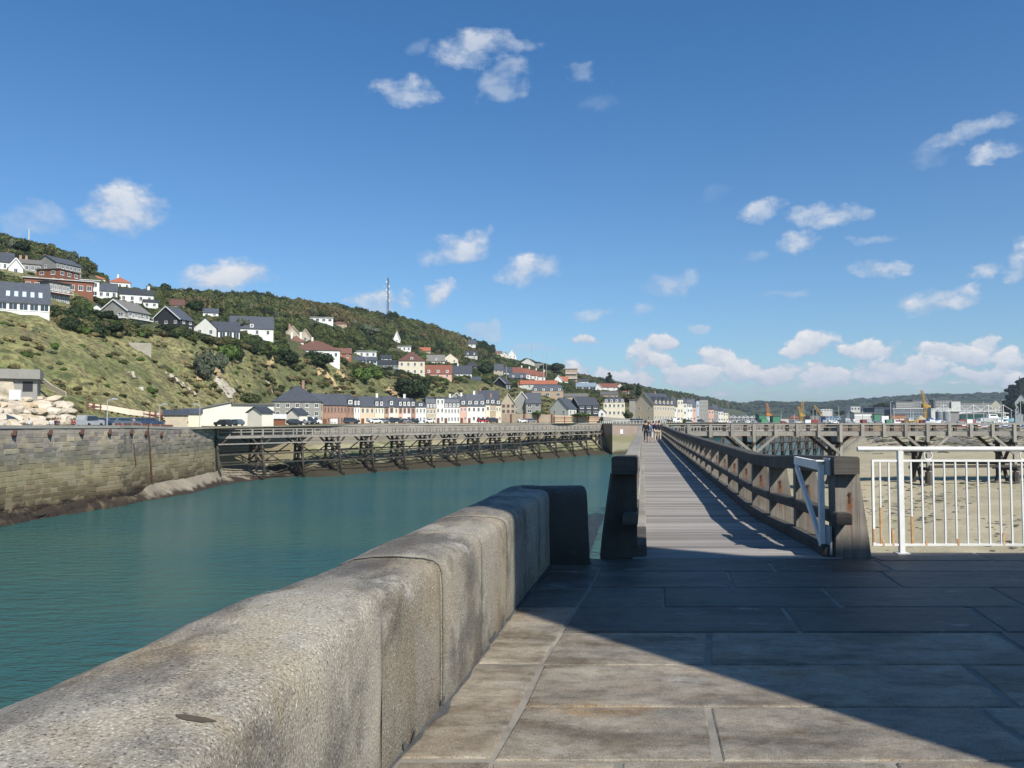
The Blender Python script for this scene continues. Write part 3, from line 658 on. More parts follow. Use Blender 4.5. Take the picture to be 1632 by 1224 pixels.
# iron hooks, pipe
for px, py in ((22, 692), (79, 691), (130, 690), (174, 690), (209, 690), (232, 692), (257, 693)):
    Y = wallY(px); c = D(px, py, Y - .25)
    h = MB().beam((c.x, c.y + .3, c.z + .35), (c.x + .25, c.y - .35, c.z - .25), .35, .35).beam((c.x + .2, c.y - .3, c.z - .1), (c.x - .4, c.y - .1, c.z + .1), .2, .2).build('iron_bracket', m_iron, qw)
a = D(236, 679, wallY(236) - .3); b = D(243, 772, wallY(243) - 1.1); MB().rod(a, b, .13).build('drain_pipe', m_iron, qw)
a = D(213, 706, wallY(213) - .4); b = D(217, 742, wallY(216) - .8); MB().rod(a, b, .07).build('drain_pipe', m_iron, qw)
# brown metal barrier on the quay right of the parapet (x 180-275)
m_brown = mat('brown_paint', (.22, .085, .055), (.17, .075, .055), scale=.6, rough=.7, coord='w', rnd=.05)
g_ = thing('quay_barrier', 'low rust-brown barrier boards along the quay edge in front of the parked cars', 'barrier', (0, 0, 0))
pr = None
for p in (181, 195, 210, 225, 240, 255, 275):
    Y = wallY(p) - .05; x = Y * XR(p, 680)
    if pr: MB().beam((pr[0], pr[1], pr[2]), (x, Y, copz(p) + .10), .12, .46).build('board', m_brown, g_)
    MB().box(x - .1, x + .1, Y - .1, Y + .1, copz(p) - .3, copz(p) + .38).build('barrier_post', m_qtop, g_); pr = (x, Y, copz(p) + .10)
# sloping apron of pale stone at the wall foot
m_apron = mat('apron_stone', (.29, .25, .19), (.17, .145, .11), scale=.3, rough=.95, bump=.08, bscale=2, coord='w', rnd=0, c3=(.2, .17, .12), s3=.5, t3=.6,
              zones=[(-8.75, (.030, .020, .014), .28, .97)])
px_ = [150 + i * 5 for i in range(0, 82)]; P = np.zeros((16, len(px_), 3))
for j, p in enumerate(px_):
    Yw = wallY(p) + .3; wz = pw(p, [150, 205, 230, 400, 480, 560], [-9.3, -8.9, -7.6, -7.1, -7.4, -8.4]); wd = pw(p, [150, 215, 260, 338, 352, 400, 480, 560], [1.0, 2.5, 6, 8, 15, 15, 20, 20])
    for i in range(16):
        t = i / 15; Y = Yw - wd * t; X = Y * XR(p, 770) ; z = lerp(wz, -9.9, t ** .9)
        z += fbm(X, Y, 0, .25, 4) * .25 + fbm(X, Y, 5, 1.1, 3) * .18 * t; P[i, j] = (X + .6, Y, z)
o = grid_mesh('stone_apron', P[::-1], m_apron); tag(o, 'pale stone slope at the foot of the quay wall, edged with dark weed', 'slope')
# dark weedy ledge at the foot of the left wall
m_weed = mat('dark_weed', (.045, .032, .022), (.022, .018, .014), scale=.8, rough=.95, bump=.15, bscale=3, coord='w', rnd=0, c3=(.15, .12, .07), s3=.5, t3=.6)
px_ = [-150 + i * 4 for i in range(0, 92)]; P = np.zeros((10, len(px_), 3))
for j, p in enumerate(px_):
    Yw = wallY(p) + .2; X0 = Yw * XR(p, 800)
    for i in range(10):
        t = i / 9; z = lerp(-8.1, -9.8, t) + fbm(X0, Yw, i * .6, .6, 3) * .35; P[i, j] = (X0 + t * 1.5 + fbm(X0, z, 3, .9, 4) * .8 + .5, Yw - t * 1.5 - .35 + fbm(X0 * 1.3, z, 8, .8, 3) * .5, z)
o = grid_mesh('seaweed_ledge', P[::-1], m_weed); tag(o, 'dark seaweed fringe along the waterline below the old quay wall', 'seaweed', kind='stuff')
# beach between the wall and the left jetty
m_sand = mat('tidal_sand', (.43, .365, .24), (.35, .30, .195), scale=.35, rough=.95, bump=.10, bscale=2.5, coord='w', rnd=0, c3=(.29, .255, .15), s3=.16, t3=.56, w3=.14, detail=8, speck=(7, (.47, .41, .30), (.24, .21, .14)))
m_sand2 = mat('tidal_flat', (.36, .325, .215), (.27, .245, .155), scale=.16, rough=.95, bump=.04, bscale=1.6, coord='w', rnd=0, c3=(.15, .16, .07), s3=.10, t3=.55, w3=.05,
              zones=[(-5.2, (.13, .13, .06), 1.0, .5), (-7.4, (.035, .028, .018), .5, .95)])
JL = [(-53.2, 149.5), (-47.6, 157.8), (-42, 166), (-35.8, 171), (-30.7, 181), (-24.9, 189), (-19.6, 198), (-14.2, 206), (-8.9, 217), (-3.4, 226), (2.1, 234), (7.6, 245), (13.1, 254), (18.8, 263), (24.1, 272), (29.9, 282)]
def jl_y(px):
    return pw(px, [352, 419, 482, 540, 592, 642, 685, 725, 762, 796, 828, 857, 884, 910, 933, 957], [p[1] for p in JL])
px_ = [352 + i * 5 for i in range(0, 128)]; P = np.zeros((20, len(px_), 3))
for j, p in enumerate(px_):
    Yw = wallY(p) + 1; Yf = jl_y(p) - 5
    for i in range(20):
        t = i / 19; Y = lerp(Yw, Yf, t); X = Y * XR(p, 720); z = pw(t, [0, .25, .6, .8, 1], [-3.6, -4.0, -7.2, -8.9, -10.2]) - pw(p, [352, 430, 500], [5.5, 3.5, 0]) + fbm(X, Y, 0, .12, 4) * .5 + (fbm(X, Y, 3, .8, 3) * .35 if t > .6 else 0)
        P[i, j] = (X, Y, z)
o = grid_mesh('beach', P[::-1], m_sand2); struct(o)

# ================================================================ left timber jetty
lj = thing('timber_jetty', 'long dark timber jetty on trestles along the far quay across the channel', 'jetty', (0, 0, 0))
seg = [Vector((b[0] - a[0], b[1] - a[1], 0)).normalized() for a, b in zip(JL[:-1], JL[1:])]
def jt(i): return seg[min(i, len(seg) - 1)]
DZ = -1.25; DW = 3.0
rj = random.Random(11)
def jp(i, t, off=0.0):   # point along the front line, off > 0 goes behind (towards the quay)
    a, b = JL[i], JL[i + 1]; d = seg[i]; n = Vector((-d.y, d.x, 0))
    return Vector((lerp(a[0], b[0], t), lerp(a[1], b[1], t), 0)) + n * off
for i, (x, y) in enumerate(JL):
    d = jt(i); n = Vector((-d.y, d.x, 0)); p0 = Vector((x, y, 0)); foot = -9.6 if i > 1 else -8.2
    q = lambda off, z: p0 + n * off + Vector((0, 0, z))
    w = .38
    MB().beam(q(-.9, foot), q(.15, DZ - .2), w, w).rod(q(-.95, foot - .2), q(-.75, foot + .7), .42, .40, 8).build('front_pile', m_dkwood, lj)
    MB().beam(q(3.6, foot + 1.6), q(3.0, DZ - .2), w, w).build('back_pile', m_dkwood, lj)
    MB().beam(q(1.6, foot + .8), q(1.5, DZ - .2), .36, .36).build('pile', m_dkwood, lj)
    MB().beam(q(-.7, foot + 1.4), q(3.2, DZ - 2.6), .26, .3).build('brace', m_dkwood, lj)
    MB().beam(q(3.9, foot + 2.0), q(.25, DZ - 2.4), .26, .3).build('brace', m_dkwood, lj)
    MB().beam(q(-.2, DZ - 4.2), q(3.3, DZ - .5), .24, .28).build('brace', m_dkwood, lj)
    for s in (-1, 1):
        MB().beam(q(.1, DZ - 2.2), q(.1, DZ - .3) + d * s * 2.3, .24, .3).build('knee_brace', m_dkwood, lj)
        MB().beam(q(2.9, DZ - 2.0), q(2.9, DZ - .3) + d * s * 2.3, .24, .3).build('knee_brace', m_dkwood, lj)
    MB().beam(q(-.6, DZ - 2.35), q(3.6, DZ - 2.35), .26, .30).build('cross_beam', m_dkwood, lj)
    MB().beam(q(-.4, DZ - .35), q(3.4, DZ - .35), .3, .34).build('cross_beam', m_dkwood, lj)
    if i > 1: MB().beam(q(-1.6, foot + .45), q(6.0, foot + 1.5), .55, .55).build('sole_log', m_dkwood, lj)
for i in range(len(JL) - 1):
    mb = MB()
    A, B = jp(i, 0, .0), jp(i, 1, .0); d = seg[i]; n = Vector((-d.y, d.x, 0)); up = Vector((0, 0, 1))
    MB().beam(A + up * (DZ - .1), B + up * (DZ - .1), .3, .5).build('girder', m_grwood, lj)
    MB().beam(A + n * DW + up * (DZ - .1), B + n * DW + up * (DZ - .1), .3, .5).build('girder', m_dkwood, lj)
    mb.add([A + up * (DZ + .21), B + up * (DZ + .21), B + n * DW + up * (DZ + .21), A + n * DW + up * (DZ + .21)], [(0, 1, 2, 3)]); mb.build('deck', m_grwood, lj)
    MB().beam(A - n * .45 + up * (DZ - 1.35), B - n * .45 + up * (DZ - 1.35 + rj.uniform(-.1, .1)), .16, .2).build('waling', m_grwood, lj)
    for zz, o_ in ((-3.3, -.25), (-5.1, -.5)):
        MB().beam(A - n * o_ * -1 + up * (DZ + zz + rj.uniform(-.15, .15)), B - n * o_ * -1 + up * (DZ + zz + rj.uniform(-.15, .15)), .2, .26).build('waling', m_dkwood, lj)
        MB().beam(A + n * 3.5 + up * (DZ + zz + .2), B + n * 3.5 + up * (DZ + zz + .2), .2, .26).build('waling', m_dkwood, lj)
    if i > 0:
        MB().beam(A + n * 2.9 + up * (DZ - 6.6), B + n * 2.9 + up * (DZ - 1.2), .16, .2).build('brace', m_dkwood, lj)
        MB().beam(A + n * 3.0 + up * (DZ - 1.2), B + n * 3.0 + up * (DZ - 6.6), .16, .2).build('brace', m_dkwood, lj)
    for off in (0.0, DW):
        MB().beam(A + n * off + up * (DZ + 1.32), B + n * off + up * (DZ + 1.32), .22, .16).build('top_rail', m_grwood, lj)
        MB().beam(A + n * off + up * (DZ + .80), B + n * off + up * (DZ + .80), .1, .16).build('mid_rail', m_grwood, lj)
        for k in range(4):
            c = jp(i, k / 4 + .02, off)
            tall = 0
            MB().box(-.13, .13, -.13, .13, -.3, 1.26).build('rail_post', m_grwood, lj, loc=(c.x, c.y, DZ), rz=math.atan2(d.y, d.x))
# start of the jetty at the quay: wall slab and strut
# ================================================================ stone quay head at the end of the left jetty
m_head = mat('quay_head_stone', (.33, .25, .20), (.27, .21, .17), scale=.3, rough=.92, bump=.04, bscale=3, coord='w', rnd=0, zones=[(-3.0, (.22, .20, .11), .5, .9), (-5.4, (.30, .28, .20), .4, .6), (-8.6, (.05, .04, .02), .5, .9)])
a = D(957, 700, 300); b = D(976, 700, 279); c = D(1015, 700, 284); d_ = D(1062, 700, 330)
o = MB().prism([(a.x, a.y), (b.x, b.y), (c.x, c.y), (d_.x, d_.y), (d_.x, 372), (a.x - 4, 372)], -11, .55).build('stone_quay', m_head)
tag(o, 'squat stone quay end beyond the left jetty, brown above and pale green below', 'quay')
MB().prism([(a.x - .2, a.y - .2), (b.x - .1, b.y - .35), (c.x + .2, c.y - .35), (d_.x, d_.y - .2), (d_.x, 371), (a.x - 4.2, 371)], .552, .80).build('coping', m_qtop, o)
s = D(985, 688, 281.2); MB().box(s.x - 1.6, s.x + 1.6, s.y - .6, s.y - .5, s.z - .8, s.z + .8).build('white_panel', m_white, o)
g_ = thing('quay_head_railing', 'thin white railing on top of the stone quay head', 'railing', (0, 0, 0))
for k in range(24):
    t = k / 23; x = lerp(a.x, b.x, min(t * 4, 1)) if t < .25 else lerp(b.x, d_.x, (t - .25) / .75); y = lerp(a.y, b.y, t * 4) if t < .25 else lerp(b.y, d_.y, (t - .25) / .75) + 1
    MB().box(x - .06, x + .06, y + .3, y + .42, .8, 1.85).build('railing_post', m_white, g_)
MB().beam((a.x, a.y + .35, 1.85), (b.x, b.y + .35, 1.85), .08, .08).build('handrail', m_white, g_)
MB().beam((b.x, b.y + .5, 1.85), (d_.x, d_.y + 1.3, 1.85), .08, .08).build('handrail', m_white, g_)
# ================================================================ beach on the right and cross jetty
px_ = list(np.linspace(1110, 2100, 110)); Ys = [10, 16, 24, 32, 42, 55, 70, 85, 95, 110, 130, 150, 175, 200, 225, 250, 275, 300, 322, 345]
import numpy as _n
P = np.zeros((len(Ys), len(px_), 3))
bx = [1100, 1200, 1300, 1350, 1450, 1632, 2100]
zt = {10: [-7.6, -7.2, -7, -7, -7, -6.8, -6.5], 95: [-8.2, -7.0, -6.0, -5.7, -5.5, -5.2, -5], 180: [-9.6, -8.6, -7.0, -5.0, -3.8, -3.0, -2.5], 250: [-10.6, -10.6, -10.2, -6.0, -3.4, -2.2, -1.5], 345: [-11, -11, -10.8, -6, -2.0, -.9, -.6]}
kY = sorted(zt)
for i, Y in enumerate(Ys):
    for j, p in enumerate(px_):
        col = [pw(p, bx, zt[k]) for k in kY]; z = pw(Y, kY, col); X = Y * XR(p, 740)
        X = max(X, XRt(min(Y, 95)) + .8)
        z += fbm(X, Y, 0, .05, 4) * .55 + fbm(X, Y, 2, .35, 3) * .12
        P[i, j] = (X, Y, z)
o = grid_mesh('beach', P, m_sand); struct(o)
m_mud = m_sand
# stony bank behind the cross jetty
rk = random.Random(4)
m_rock = mat('grey_rock', (.24, .22, .19), (.15, .14, .12), scale=1.2, rough=.95, bump=.05, bscale=3, rnd=.25)
m_green = mat('weedy_rock', (.09, .105, .045), (.05, .06, .03), scale=1.0, rough=.95, bump=.05, bscale=4, rnd=.3)
def rock_mesh(name, m_, seed, sub=2, flat=.6):
    import bmesh
    bm = bmesh.new(); bmesh.ops.create_icosphere(bm, subdivisions=sub, radius=1)
    for v in bm.verts:
        c = v.co.copy(); k = 1 + .35 * mnoise.noise(c * 1.1 + Vector((seed * 9.1, 0, 0))) + .15 * mnoise.noise(c * 2.7 + Vector((0, seed * 5.3, 0)))
        c = c * k; q = .28; c = Vector((round(c.x / q) * q * .45 + c.x * .55, round(c.y / q) * q * .45 + c.y * .55, round(c.z / q) * q * .45 + c.z * .55)); v.co = (c.x, c.y, c.z * flat)
    me = bpy.data.meshes.new(name); bm.to_mesh(me); bm.free(); me.materials.append(m_); return me
rocks = [rock_mesh('rock', m_rock, i, 1) for i in range(5)]; grocks = [rock_mesh('rock', m_green, i + 9, 1) for i in range(3)]
def beach_z(p, Y): return pw(Y, kY, [pw(p, bx, zt[k]) for k in kY])
def joined(name, items, mats):
    mb = MB()
    V = []; Fc = []; M = []
    for me, x, y, z, s, rz, mi in items:
        o = len(V); c_, s_ = math.cos(rz), math.sin(rz)
        for v in me.vertices: V.append((x + (v.co.x * c_ - v.co.y * s_) * s[0], y + (v.co.x * s_ + v.co.y * c_) * s[1], z + v.co.z * s[2]))
        for f in me.polygons: Fc.append(tuple(i + o for i in f.vertices)); M.append(mi)
    mb.v = V; mb.f = Fc; mb.mi = M; return mb.build(name, mats)
items = []
for k in range(1700):
    p = rk.uniform(1385, 1780); Y = rk.uniform(150, 340)
    dens = .25 + .75 * (fbm(p * .02, Y * .02, 1, 1, 2) > .0)
    if rk.random() > dens: continue
    s = rk.uniform(.25, .8) * (1 + Y / 400); z = beach_z(p, Y); X = Y * XR(p, 700)
    items.append((rk.choice(rocks if rk.random() < .75 else grocks), X, Y, z + .05, (s * 1.4, s, s * .5), rk.uniform(0, 6), 0 if rk.random() < .7 else 1))
for k in range(650):   # small stones on the near flat
    p = rk.uniform(1330, 1780); Y = 24 + 70 * rk.random() ** .8; s = rk.uniform(.03, .10) * (1 + Y / 60); X = Y * XR(p, 760)
    items.append((rk.choice(rocks), X, Y, beach_z(p, Y) + .02, (s * 1.5, s, s * .5), rk.uniform(0, 6), 0 if rk.random() < .6 else 1))
o = joined('rubble', items, [m_rock, m_green]); tag(o, 'loose grey and weedy stones scattered over the tidal flat and the bank', 'stones', kind='stuff')
# quay on the right behind the bank, with brown face
m_brq = mat('brown_quay', (.24, .165, .12), (.17, .125, .095), scale=.15, rough=.92, bump=.03, bscale=2, coord='w', rnd=0, c3=(.30, .22, .12), s3=.06, t3=.6, brick=(2.5, .9, .05, (.7, .7, .7), .08))
m_ground = mat('port_ground', (.30, .28, .25), (.22, .21, .19), scale=.05, rough=.95, coord='w', rnd=0, bump=.01)
Q = [(D(1150, 680, 575).x, 575), (D(1322, 680, 560).x, 560), (D(1335, 680, 350).x, 350), (D(1632, 680, 345).x, 345), (D(2100, 680, 330).x, 330), (D(2100, 680, 330).x + 400, 3400), (D(1100, 680, 3400).x - 300, 3400), (D(1085, 680, 900).x - 20, 900), (D(1100, 680, 600).x, 600)]
o = MB().prism(Q, -11, .55).build('port_quay', [m_brq]); struct(o)
MB().add([(x, y, .556) for x, y in Q], [tuple(range(len(Q)))]).build('port_ground', m_ground, o)
for a, b in (((Q[0]), (Q[1])), (Q[1], Q[2]), (Q[2], Q[3]), (Q[3], Q[4])):
    MB().beam((a[0], a[1] - .1, .62), (b[0], b[1] - .1, .62), .8, .5).build('quay_edge', m_qtop, o)

# cross jetty
CY = 95.0
cj = thing('cross_jetty', 'weathered grey timber jetty crossing on tall posts behind the white railing', 'jetty', (0, 0, 0))
XS0 = D(1066, 690, CY).x; XEND = 92
sp = (D(1338, 690, CY).x - D(1200, 690, CY).x) / 4; xm = D(1200, 690, CY).x
za, zb = .32, -.13     # deck top and beam bottom
ZR = 1.20
x = xm - sp * 4; k = -4
while x < XEND:
    maj = k % 4 == 0
    MB().box(-.17, .17, -.17, .17, 0, 1).build('post', m_grwood, cj, loc=(x, CY - .3, -6.6 if maj else zb - .15)).scale = (1, 1, (ZR + 6.6) if maj else (ZR - zb + .15))
    MB().box(-.17, .17, -.17, .17, 0, 1).build('post', m_dkwood, cj, loc=(x, CY + 3.1, -6.6 if maj else zb - .15)).scale = (1, 1, (ZR + 6.6) if maj else (ZR - zb + .15))
    if maj:
        for y_, mm_ in ((CY - .33, m_grwood), (CY + 3.1, m_dkwood)):
            for s in (-1, 1): MB().beam((x + s * .12, y_, -2.1), (x + s * sp * .96, y_, zb - .05), .24, .30).build('strut', mm_, cj)
        MB().beam((x - .25, CY + .3, -6.6), (x - .25, CY + 3, zb), .3, .3).build('pile', m_dkwood, cj)
        MB().beam((x - .45, CY + 3, -5.8), (x - .45, CY - .2, -1.2), .24, .3).build('brace', m_dkwood, cj)
        MB().beam((x - .1, CY - .8, -1.0), (x - .1, CY + 3.6, -1.0), .3, .34).build('cross_beam', m_dkwood, cj)
        MB().beam((x - .1, CY - 1.1, -3.9), (x - .1, CY + 3.9, -3.9), .3, .34).build('cross_beam', m_dkwood, cj)
        MB().rod((x - .3, CY - .9, -6.9), (x - .3, CY - .9, -4.2), .42, .36, 8).build('stump', m_dkwood, cj)
        if x > 40:
            MB().beam((x, CY - .55, -3.62), (x + sp * 4, CY - .55, -3.55 + rj.uniform(-.1, .1)), .22, .3).build('waling', m_dkwood, cj)
            MB().beam((x, CY + 3.4, -3.3), (x + sp * 4, CY + 3.4, -3.4), .22, .3).build('waling', m_dkwood, cj)
    x += sp; k += 1
for y_, mm_ in ((CY - .05, m_grwood), (CY + 2.9, m_dkwood)):
    x = XS0
    while x < XEND:
        x2 = x + sp * 2
        MB().beam((x, y_, (za + zb) / 2), (x2 - .03, y_, (za + zb) / 2), .3, za - zb).build('girder', mm_, cj)
        MB().beam((x, y_ - (.02 if mm_ is m_grwood else 0), ZR - .02), (x2 - .03, y_ - (.02 if mm_ is m_grwood else 0), ZR + rj.uniform(-.03, .0)), .26, .13).build('top_rail', m_grwood, cj)
        MB().beam((x, y_ + .06, .86), (x2 - .03, y_ + .06, .86), .08, .07).build('mid_rail', m_grwood, cj)
        x = x2
mb = MB(); x = XS0; nb = 0
dk = MB()
while x < XEND: dk.box(x, x + .22, CY - .1, CY + 3.0, za, za + .07); x += .24
o = dk.build('planking', m_plank, cj); o['kind'] = 'stuff'
# second, farther jetty that runs along the channel at the right of the boat basin
fj = thing('far_jetty', 'second timber jetty farther off behind the cross jetty, standing over blue water', 'jetty', (0, 0, 0))
A0 = D(1074, 690, 190); B0 = D(1312, 690, 262); nb = 15
for k in range(nb + 1):
    t = k / nb; x, y = lerp(A0.x, B0.x, t), lerp(A0.y, B0.y, t); dz_ = -.9
    MB().beam((x - .5, y - .8, -10.5), (x, y, dz_), .36, .36).build('pile', m_dkwood, fj)
    MB().beam((x + .8, y + 4.2, -10.5), (x + .2, y + 3.2, dz_), .36, .36).build('pile', m_dkwood, fj)
    MB().beam((x - .4, y - .3, -8), (x + .5, y + 3.8, -2), .28, .3).build('brace', m_dkwood, fj)
    MB().beam((x + .5, y + 3.7, -8), (x, y, -3.0), .28, .3).build('brace', m_dkwood, fj)
    if k < nb:
        x2, y2 = lerp(A0.x, B0.x, (k + 1) / nb), lerp(A0.y, B0.y, (k + 1) / nb)
        MB().beam((x, y, -8.4), (x2, y2, -1.6), .26, .3).build('brace', m_dkwood, fj)
        for off, z, h, mm_ in ((0, -.95, .5, m_grwood), (3.2, -.95, .5, m_dkwood), (0, .35, .15, m_grwood), (3.2, .35, .15, m_grwood), (-.4, -4.2, .3, m_dkwood), (-.5, -6.6, .3, m_dkwood), (3.6, -4.6, .3, m_dkwood)):
            MB().beam((x, y + off, z), (x2, y2 + off, z), .24, h).build('beam', mm_, fj)
        for q in (0, .5):
            xx, yy = lerp(x, x2, q), lerp(y, y2, q)
            for off in (0, 3.2): MB().box(xx - .13, xx + .13, yy + off - .13, yy + off + .13, -.75, .3).build('rail_post', m_grwood, fj)
# ================================================================ hill
COLS = {  # photo column: quay line, foot (Y, z), bluff top (Y, py), bench (Y, py), ridge (Y, py)
 -260: (64, .2, (95, .5), (165, 462), (215, 400), (330, 305)), 0: (90, .2, (126, .9), (190, 494), (250, 440), (370, 372)),
 60: (96, .2, (131, .9), (197, 500), (262, 448), (378, 385)), 130: (104, .2, (140, .9), (205, 517), (280, 462), (390, 409)), 200: (113, .2, (152, .8), (224, 527), (305, 480), (410, 447)),
 260: (125, .2, (172, .6), (242, 534), (330, 490), (440, 457)), 350: (145, .3, (203, .7), (266, 548), (340, 508), (460, 463)), 430: (168, .4, (254, .8), (298, 558), (350, 522), (480, 466)),
 520: (191, .6, (284, 1), (334, 574), (400, 537), (530, 481)), 620: (209, .8, (305, 1), (372, 597), (460, 560), (600, 496)), 700: (224, .8, (325, 1), (395, 606), (520, 575), (680, 519)),
 780: (242, .8, (352, 1), (428, 615), (600, 588), (780, 546)), 795: (246, .8, (357, 1), (434, 616), (610, 592), (800, 558)), 806: (250, .8, (360, 1), (437, 617), (620, 594), (830, 568)), 830: (255, .8, (368, 1), (450, 619), (640, 596), (860, 574)), 860: (262, .8, (378, 1), (465, 622), (670, 600), (900, 581)),
 900: (272, .9, (390, 1), (480, 632), (700, 614), (950, 592)), 950: (292, 1, (402, 1), (500, 640), (750, 624), (1050, 604)), 1010: (335, 1, (440, 1), (560, 648), (800, 634), (1250, 617)),
 1080: (425, 1, (560, 1), (700, 656), (1000, 644), (1600, 629)), 1150: (560, 1, (800, 1), (1100, 663), (1700, 655), (2400, 643)), 1190: (620, 1, (1200, 1), (1800, 666), (2500, 659), (3300, 651))}
_ks = sorted(COLS)
def prof(px):
    f = lambda g: pw(px, _ks, [g(COLS[k]) for k in _ks])
    Yq, zq = f(lambda c: c[0]), f(lambda c: c[1]); Yf, zf = f(lambda c: c[2][0]), f(lambda c: c[2][1])
    Y2, p2 = f(lambda c: c[3][0]), f(lambda c: c[3][1]); Y3, p3 = f(lambda c: c[4][0]), f(lambda c: c[4][1]); Y4, p4 = f(lambda c: c[5][0]), f(lambda c: c[5][1])
    z = lambda Y, p: EYE + Y * S(p)
    z4 = z(Y4, p4) - pw(px, [780, 820], [6.0, 3.5])
    return [Yq, Yf, Y2, Y3, Y4, Y4 * 1.12 + 30, Y4 * 1.5 + 120], [zq, zf, z(Y2, p2), z(Y3, p3), z4, z4 - .5, z4 - 28]
def tz(px, Y):
    ys_, zs_ = prof(px); return pw(Y, ys_, zs_)
def hit(px, py):
    """first terrain point seen at this photo position"""
    ys_, zs_ = prof(px); best = None
    for i in range(1, 5):
        for k in range(24):
            Y = lerp(ys_[i], ys_[i + 1 if i + 1 < 7 else 6], k / 24); z = pw(Y, ys_, zs_)
            if (z - EYE) / Y >= S(py): return Vector((Y * XR(px, py), Y, z))
    Y = ys_[4]; return Vector((Y * XR(px, py), Y, zs_[4]))
TREELINE = ([-260, 0, 28, 60, 130, 160, 210, 260, 300, 345, 400, 440, 500, 560, 620, 700, 780, 830, 900, 1000, 1190],
            [330, 392, 402, 404, 425, 435, 452, 478, 488, 498, 505, 515, 532, 548, 552, 560, 566, 574, 596, 622, 652])
pxs = np.concatenate([np.arange(-260, 700, 4.0), np.arange(700, 1191, 3.5)]); rows_t = []
seg_n = [6, 34, 26, 34, 8, 6]
P = []; W = []
for p in pxs:
    ys_, zs_ = prof(p); col = []; wc = []
    for i in range(6):
        for k in range(seg_n[i]): 
            Y = lerp(ys_[i], ys_[i + 1], k / seg_n[i]); z = pw(Y, ys_, zs_)
            a = 0 if i == 0 else 1
            X = Y * XR(p, 600)
            nz_ = (fbm(X, Y, 0, .018, 4) * 2.6 + fbm(X, Y, 4, .09, 4) * .7) * a * min(1, (Y - ys_[1]) / 30 if i else 0) * (1 if i < 3 else .6)
            if i == 1: nz_ += fbm(X, Y, 7, .03, 4) * 3.0 * math.sin(math.pi * min(1, k / seg_n[1]))
            z += nz_; pyv = 672 - (z - EYE) / Y * F
            col.append((Y * XR(p, pyv), Y, z)); wc.append(1.0 if pyv < pw(p, *TREELINE) else (.75 if (Y > ys_[2] - 3 and p > 130) else (.35 if p > 400 else 0.0)))
    Y = ys_[6]; col.append((Y * XR(p, 640), Y, zs_[6])); wc.append(1.0)
    P.append(col); W.append(wc)
P = np.array(P).transpose(1, 0, 2); W = np.array(W).T
def hill_extra(nt, N, L, V, O, mix, ramp, nz, col):
    at = N('ShaderNodeAttribute', attribute_name='cover')
    # bands of green scrub and dry grass, chalky scars on steep ground
    g1 = ramp(nz(.06, 8, .7), .44, .58); col = mix(g1, col, (.165, .18, .066, 1))
    g2 = ramp(nz(.30, 7, .7), .50, .62); col = mix(g2, col, (.062, .078, .028, 1))
    g3 = ramp(nz(.14, 7, .7), .54, .66); col = mix(g3, col, (.17, .13, .075, 1))
    return mix(at.outputs['Fac'], mix(ramp(nz(.9, 6, .7), .45, .6), col, (.085, .080, .036, 1)), (.040, .050, .019, 1))
m_hill = mat('hill_grass', (.33, .285, .13), (.235, .22, .09), scale=.4, rough=.95, bump=.35, bscale=.9, coord='w', rnd=0, extra=hill_extra, detail=8)
hill = grid_mesh('hill', P, m_hill, cols=W); struct(hill)
def hz(px, Y):   # height of the built hill (with its unevenness), nearest grid point
    j = int(np.argmin(abs(pxs - px))); c = P[:, j]; return float(np.interp(Y, c[:, 1], c[:, 2]))

# distant wooded hills
FH = ([1080, 1150, 1186, 1214, 1260, 1290, 1329, 1372, 1420, 1472, 1519, 1581, 1632, 1800, 2100], [651, 646, 643, 640.5, 640, 640, 639, 635.5, 633, 630, 630, 628, 627, 622, 610])
def far_hill(name, Y0, Y1, shift, amp, mt, x0=1080, x1=2100, n=420):
    xs_ = np.linspace(x0, x1, n); R_ = 26; P_ = np.zeros((R_, n, 3))
    for j, p in enumerate(xs_):
        pyr = pw(p, *FH) + shift
        for i in range(R_):
            t = i / (R_ - 4) if i < R_ - 3 else 1 + (i - (R_ - 4)) * .1
            Y = lerp(Y0, Y1, t); tt = min(t, 1)
            pyv = lerp(671.5, pyr, math.sin(tt * math.pi / 2) ** 1.1)
            z = EYE + Y * S(pyv) if t <= 1 else EYE + Y1 * S(pyr) - (t - 1) * 150
            X = Y * XR(p, 650); z += (fbm(X, Y, 0, .004, 5) * 9 + abs(fbm(X, Y, 5, .03, 3)) * amp) * tt
            P_[i, j] = (X, Y, z)
    o = grid_mesh(name, P_, mt); struct(o); return o
m_far = mat('far_woods', (.038, .056, .022), (.020, .034, .015), scale=.02, rough=.95, bump=8, bscale=.06, coord='w', rnd=0, c3=(.075, .085, .035), s3=.006, t3=.6)
far_hill('far_hills', 2000, 3400, 2.0, 9, m_far)
# ground sheet to the horizon
o = MB().add([(-4000, 3300, -2), (8000, 3300, -2), (8000, 9000, -2), (-4000, 9000, -2)], [(0, 1, 2, 3)]).build('plain', m_far); struct(o)
# the dark headland on the right edge
hx = D(1606, 640, 900); Ph = np.zeros((14, 60, 3))
for j in range(60):
    p = lerp(1596, 1900, j / 59); pr_ = pw(p, [1596, 1604, 1610, 1618, 1627, 1640, 1700, 1900], [655, 640, 626, 617, 611, 606, 585, 560])
    for i in range(14):
        t = i / 13; Y = lerp(860, 1050, t); z = EYE + Y * S(lerp(670, pr_, math.sin(min(1, t * 1.2) * math.pi / 2))) ; X = Y * XR(p, 640)
        Ph[i, j] = (X, Y, z + abs(fbm(X, Y, 0, .08, 3)) * 4)
m_head2 = mat('dark_woods', (.018, .024, .014), (.012, .015, .012), scale=.05, rough=.95, bump=3, bscale=.2, coord='w', rnd=0)
struct(grid_mesh('headland', Ph, m_head2))
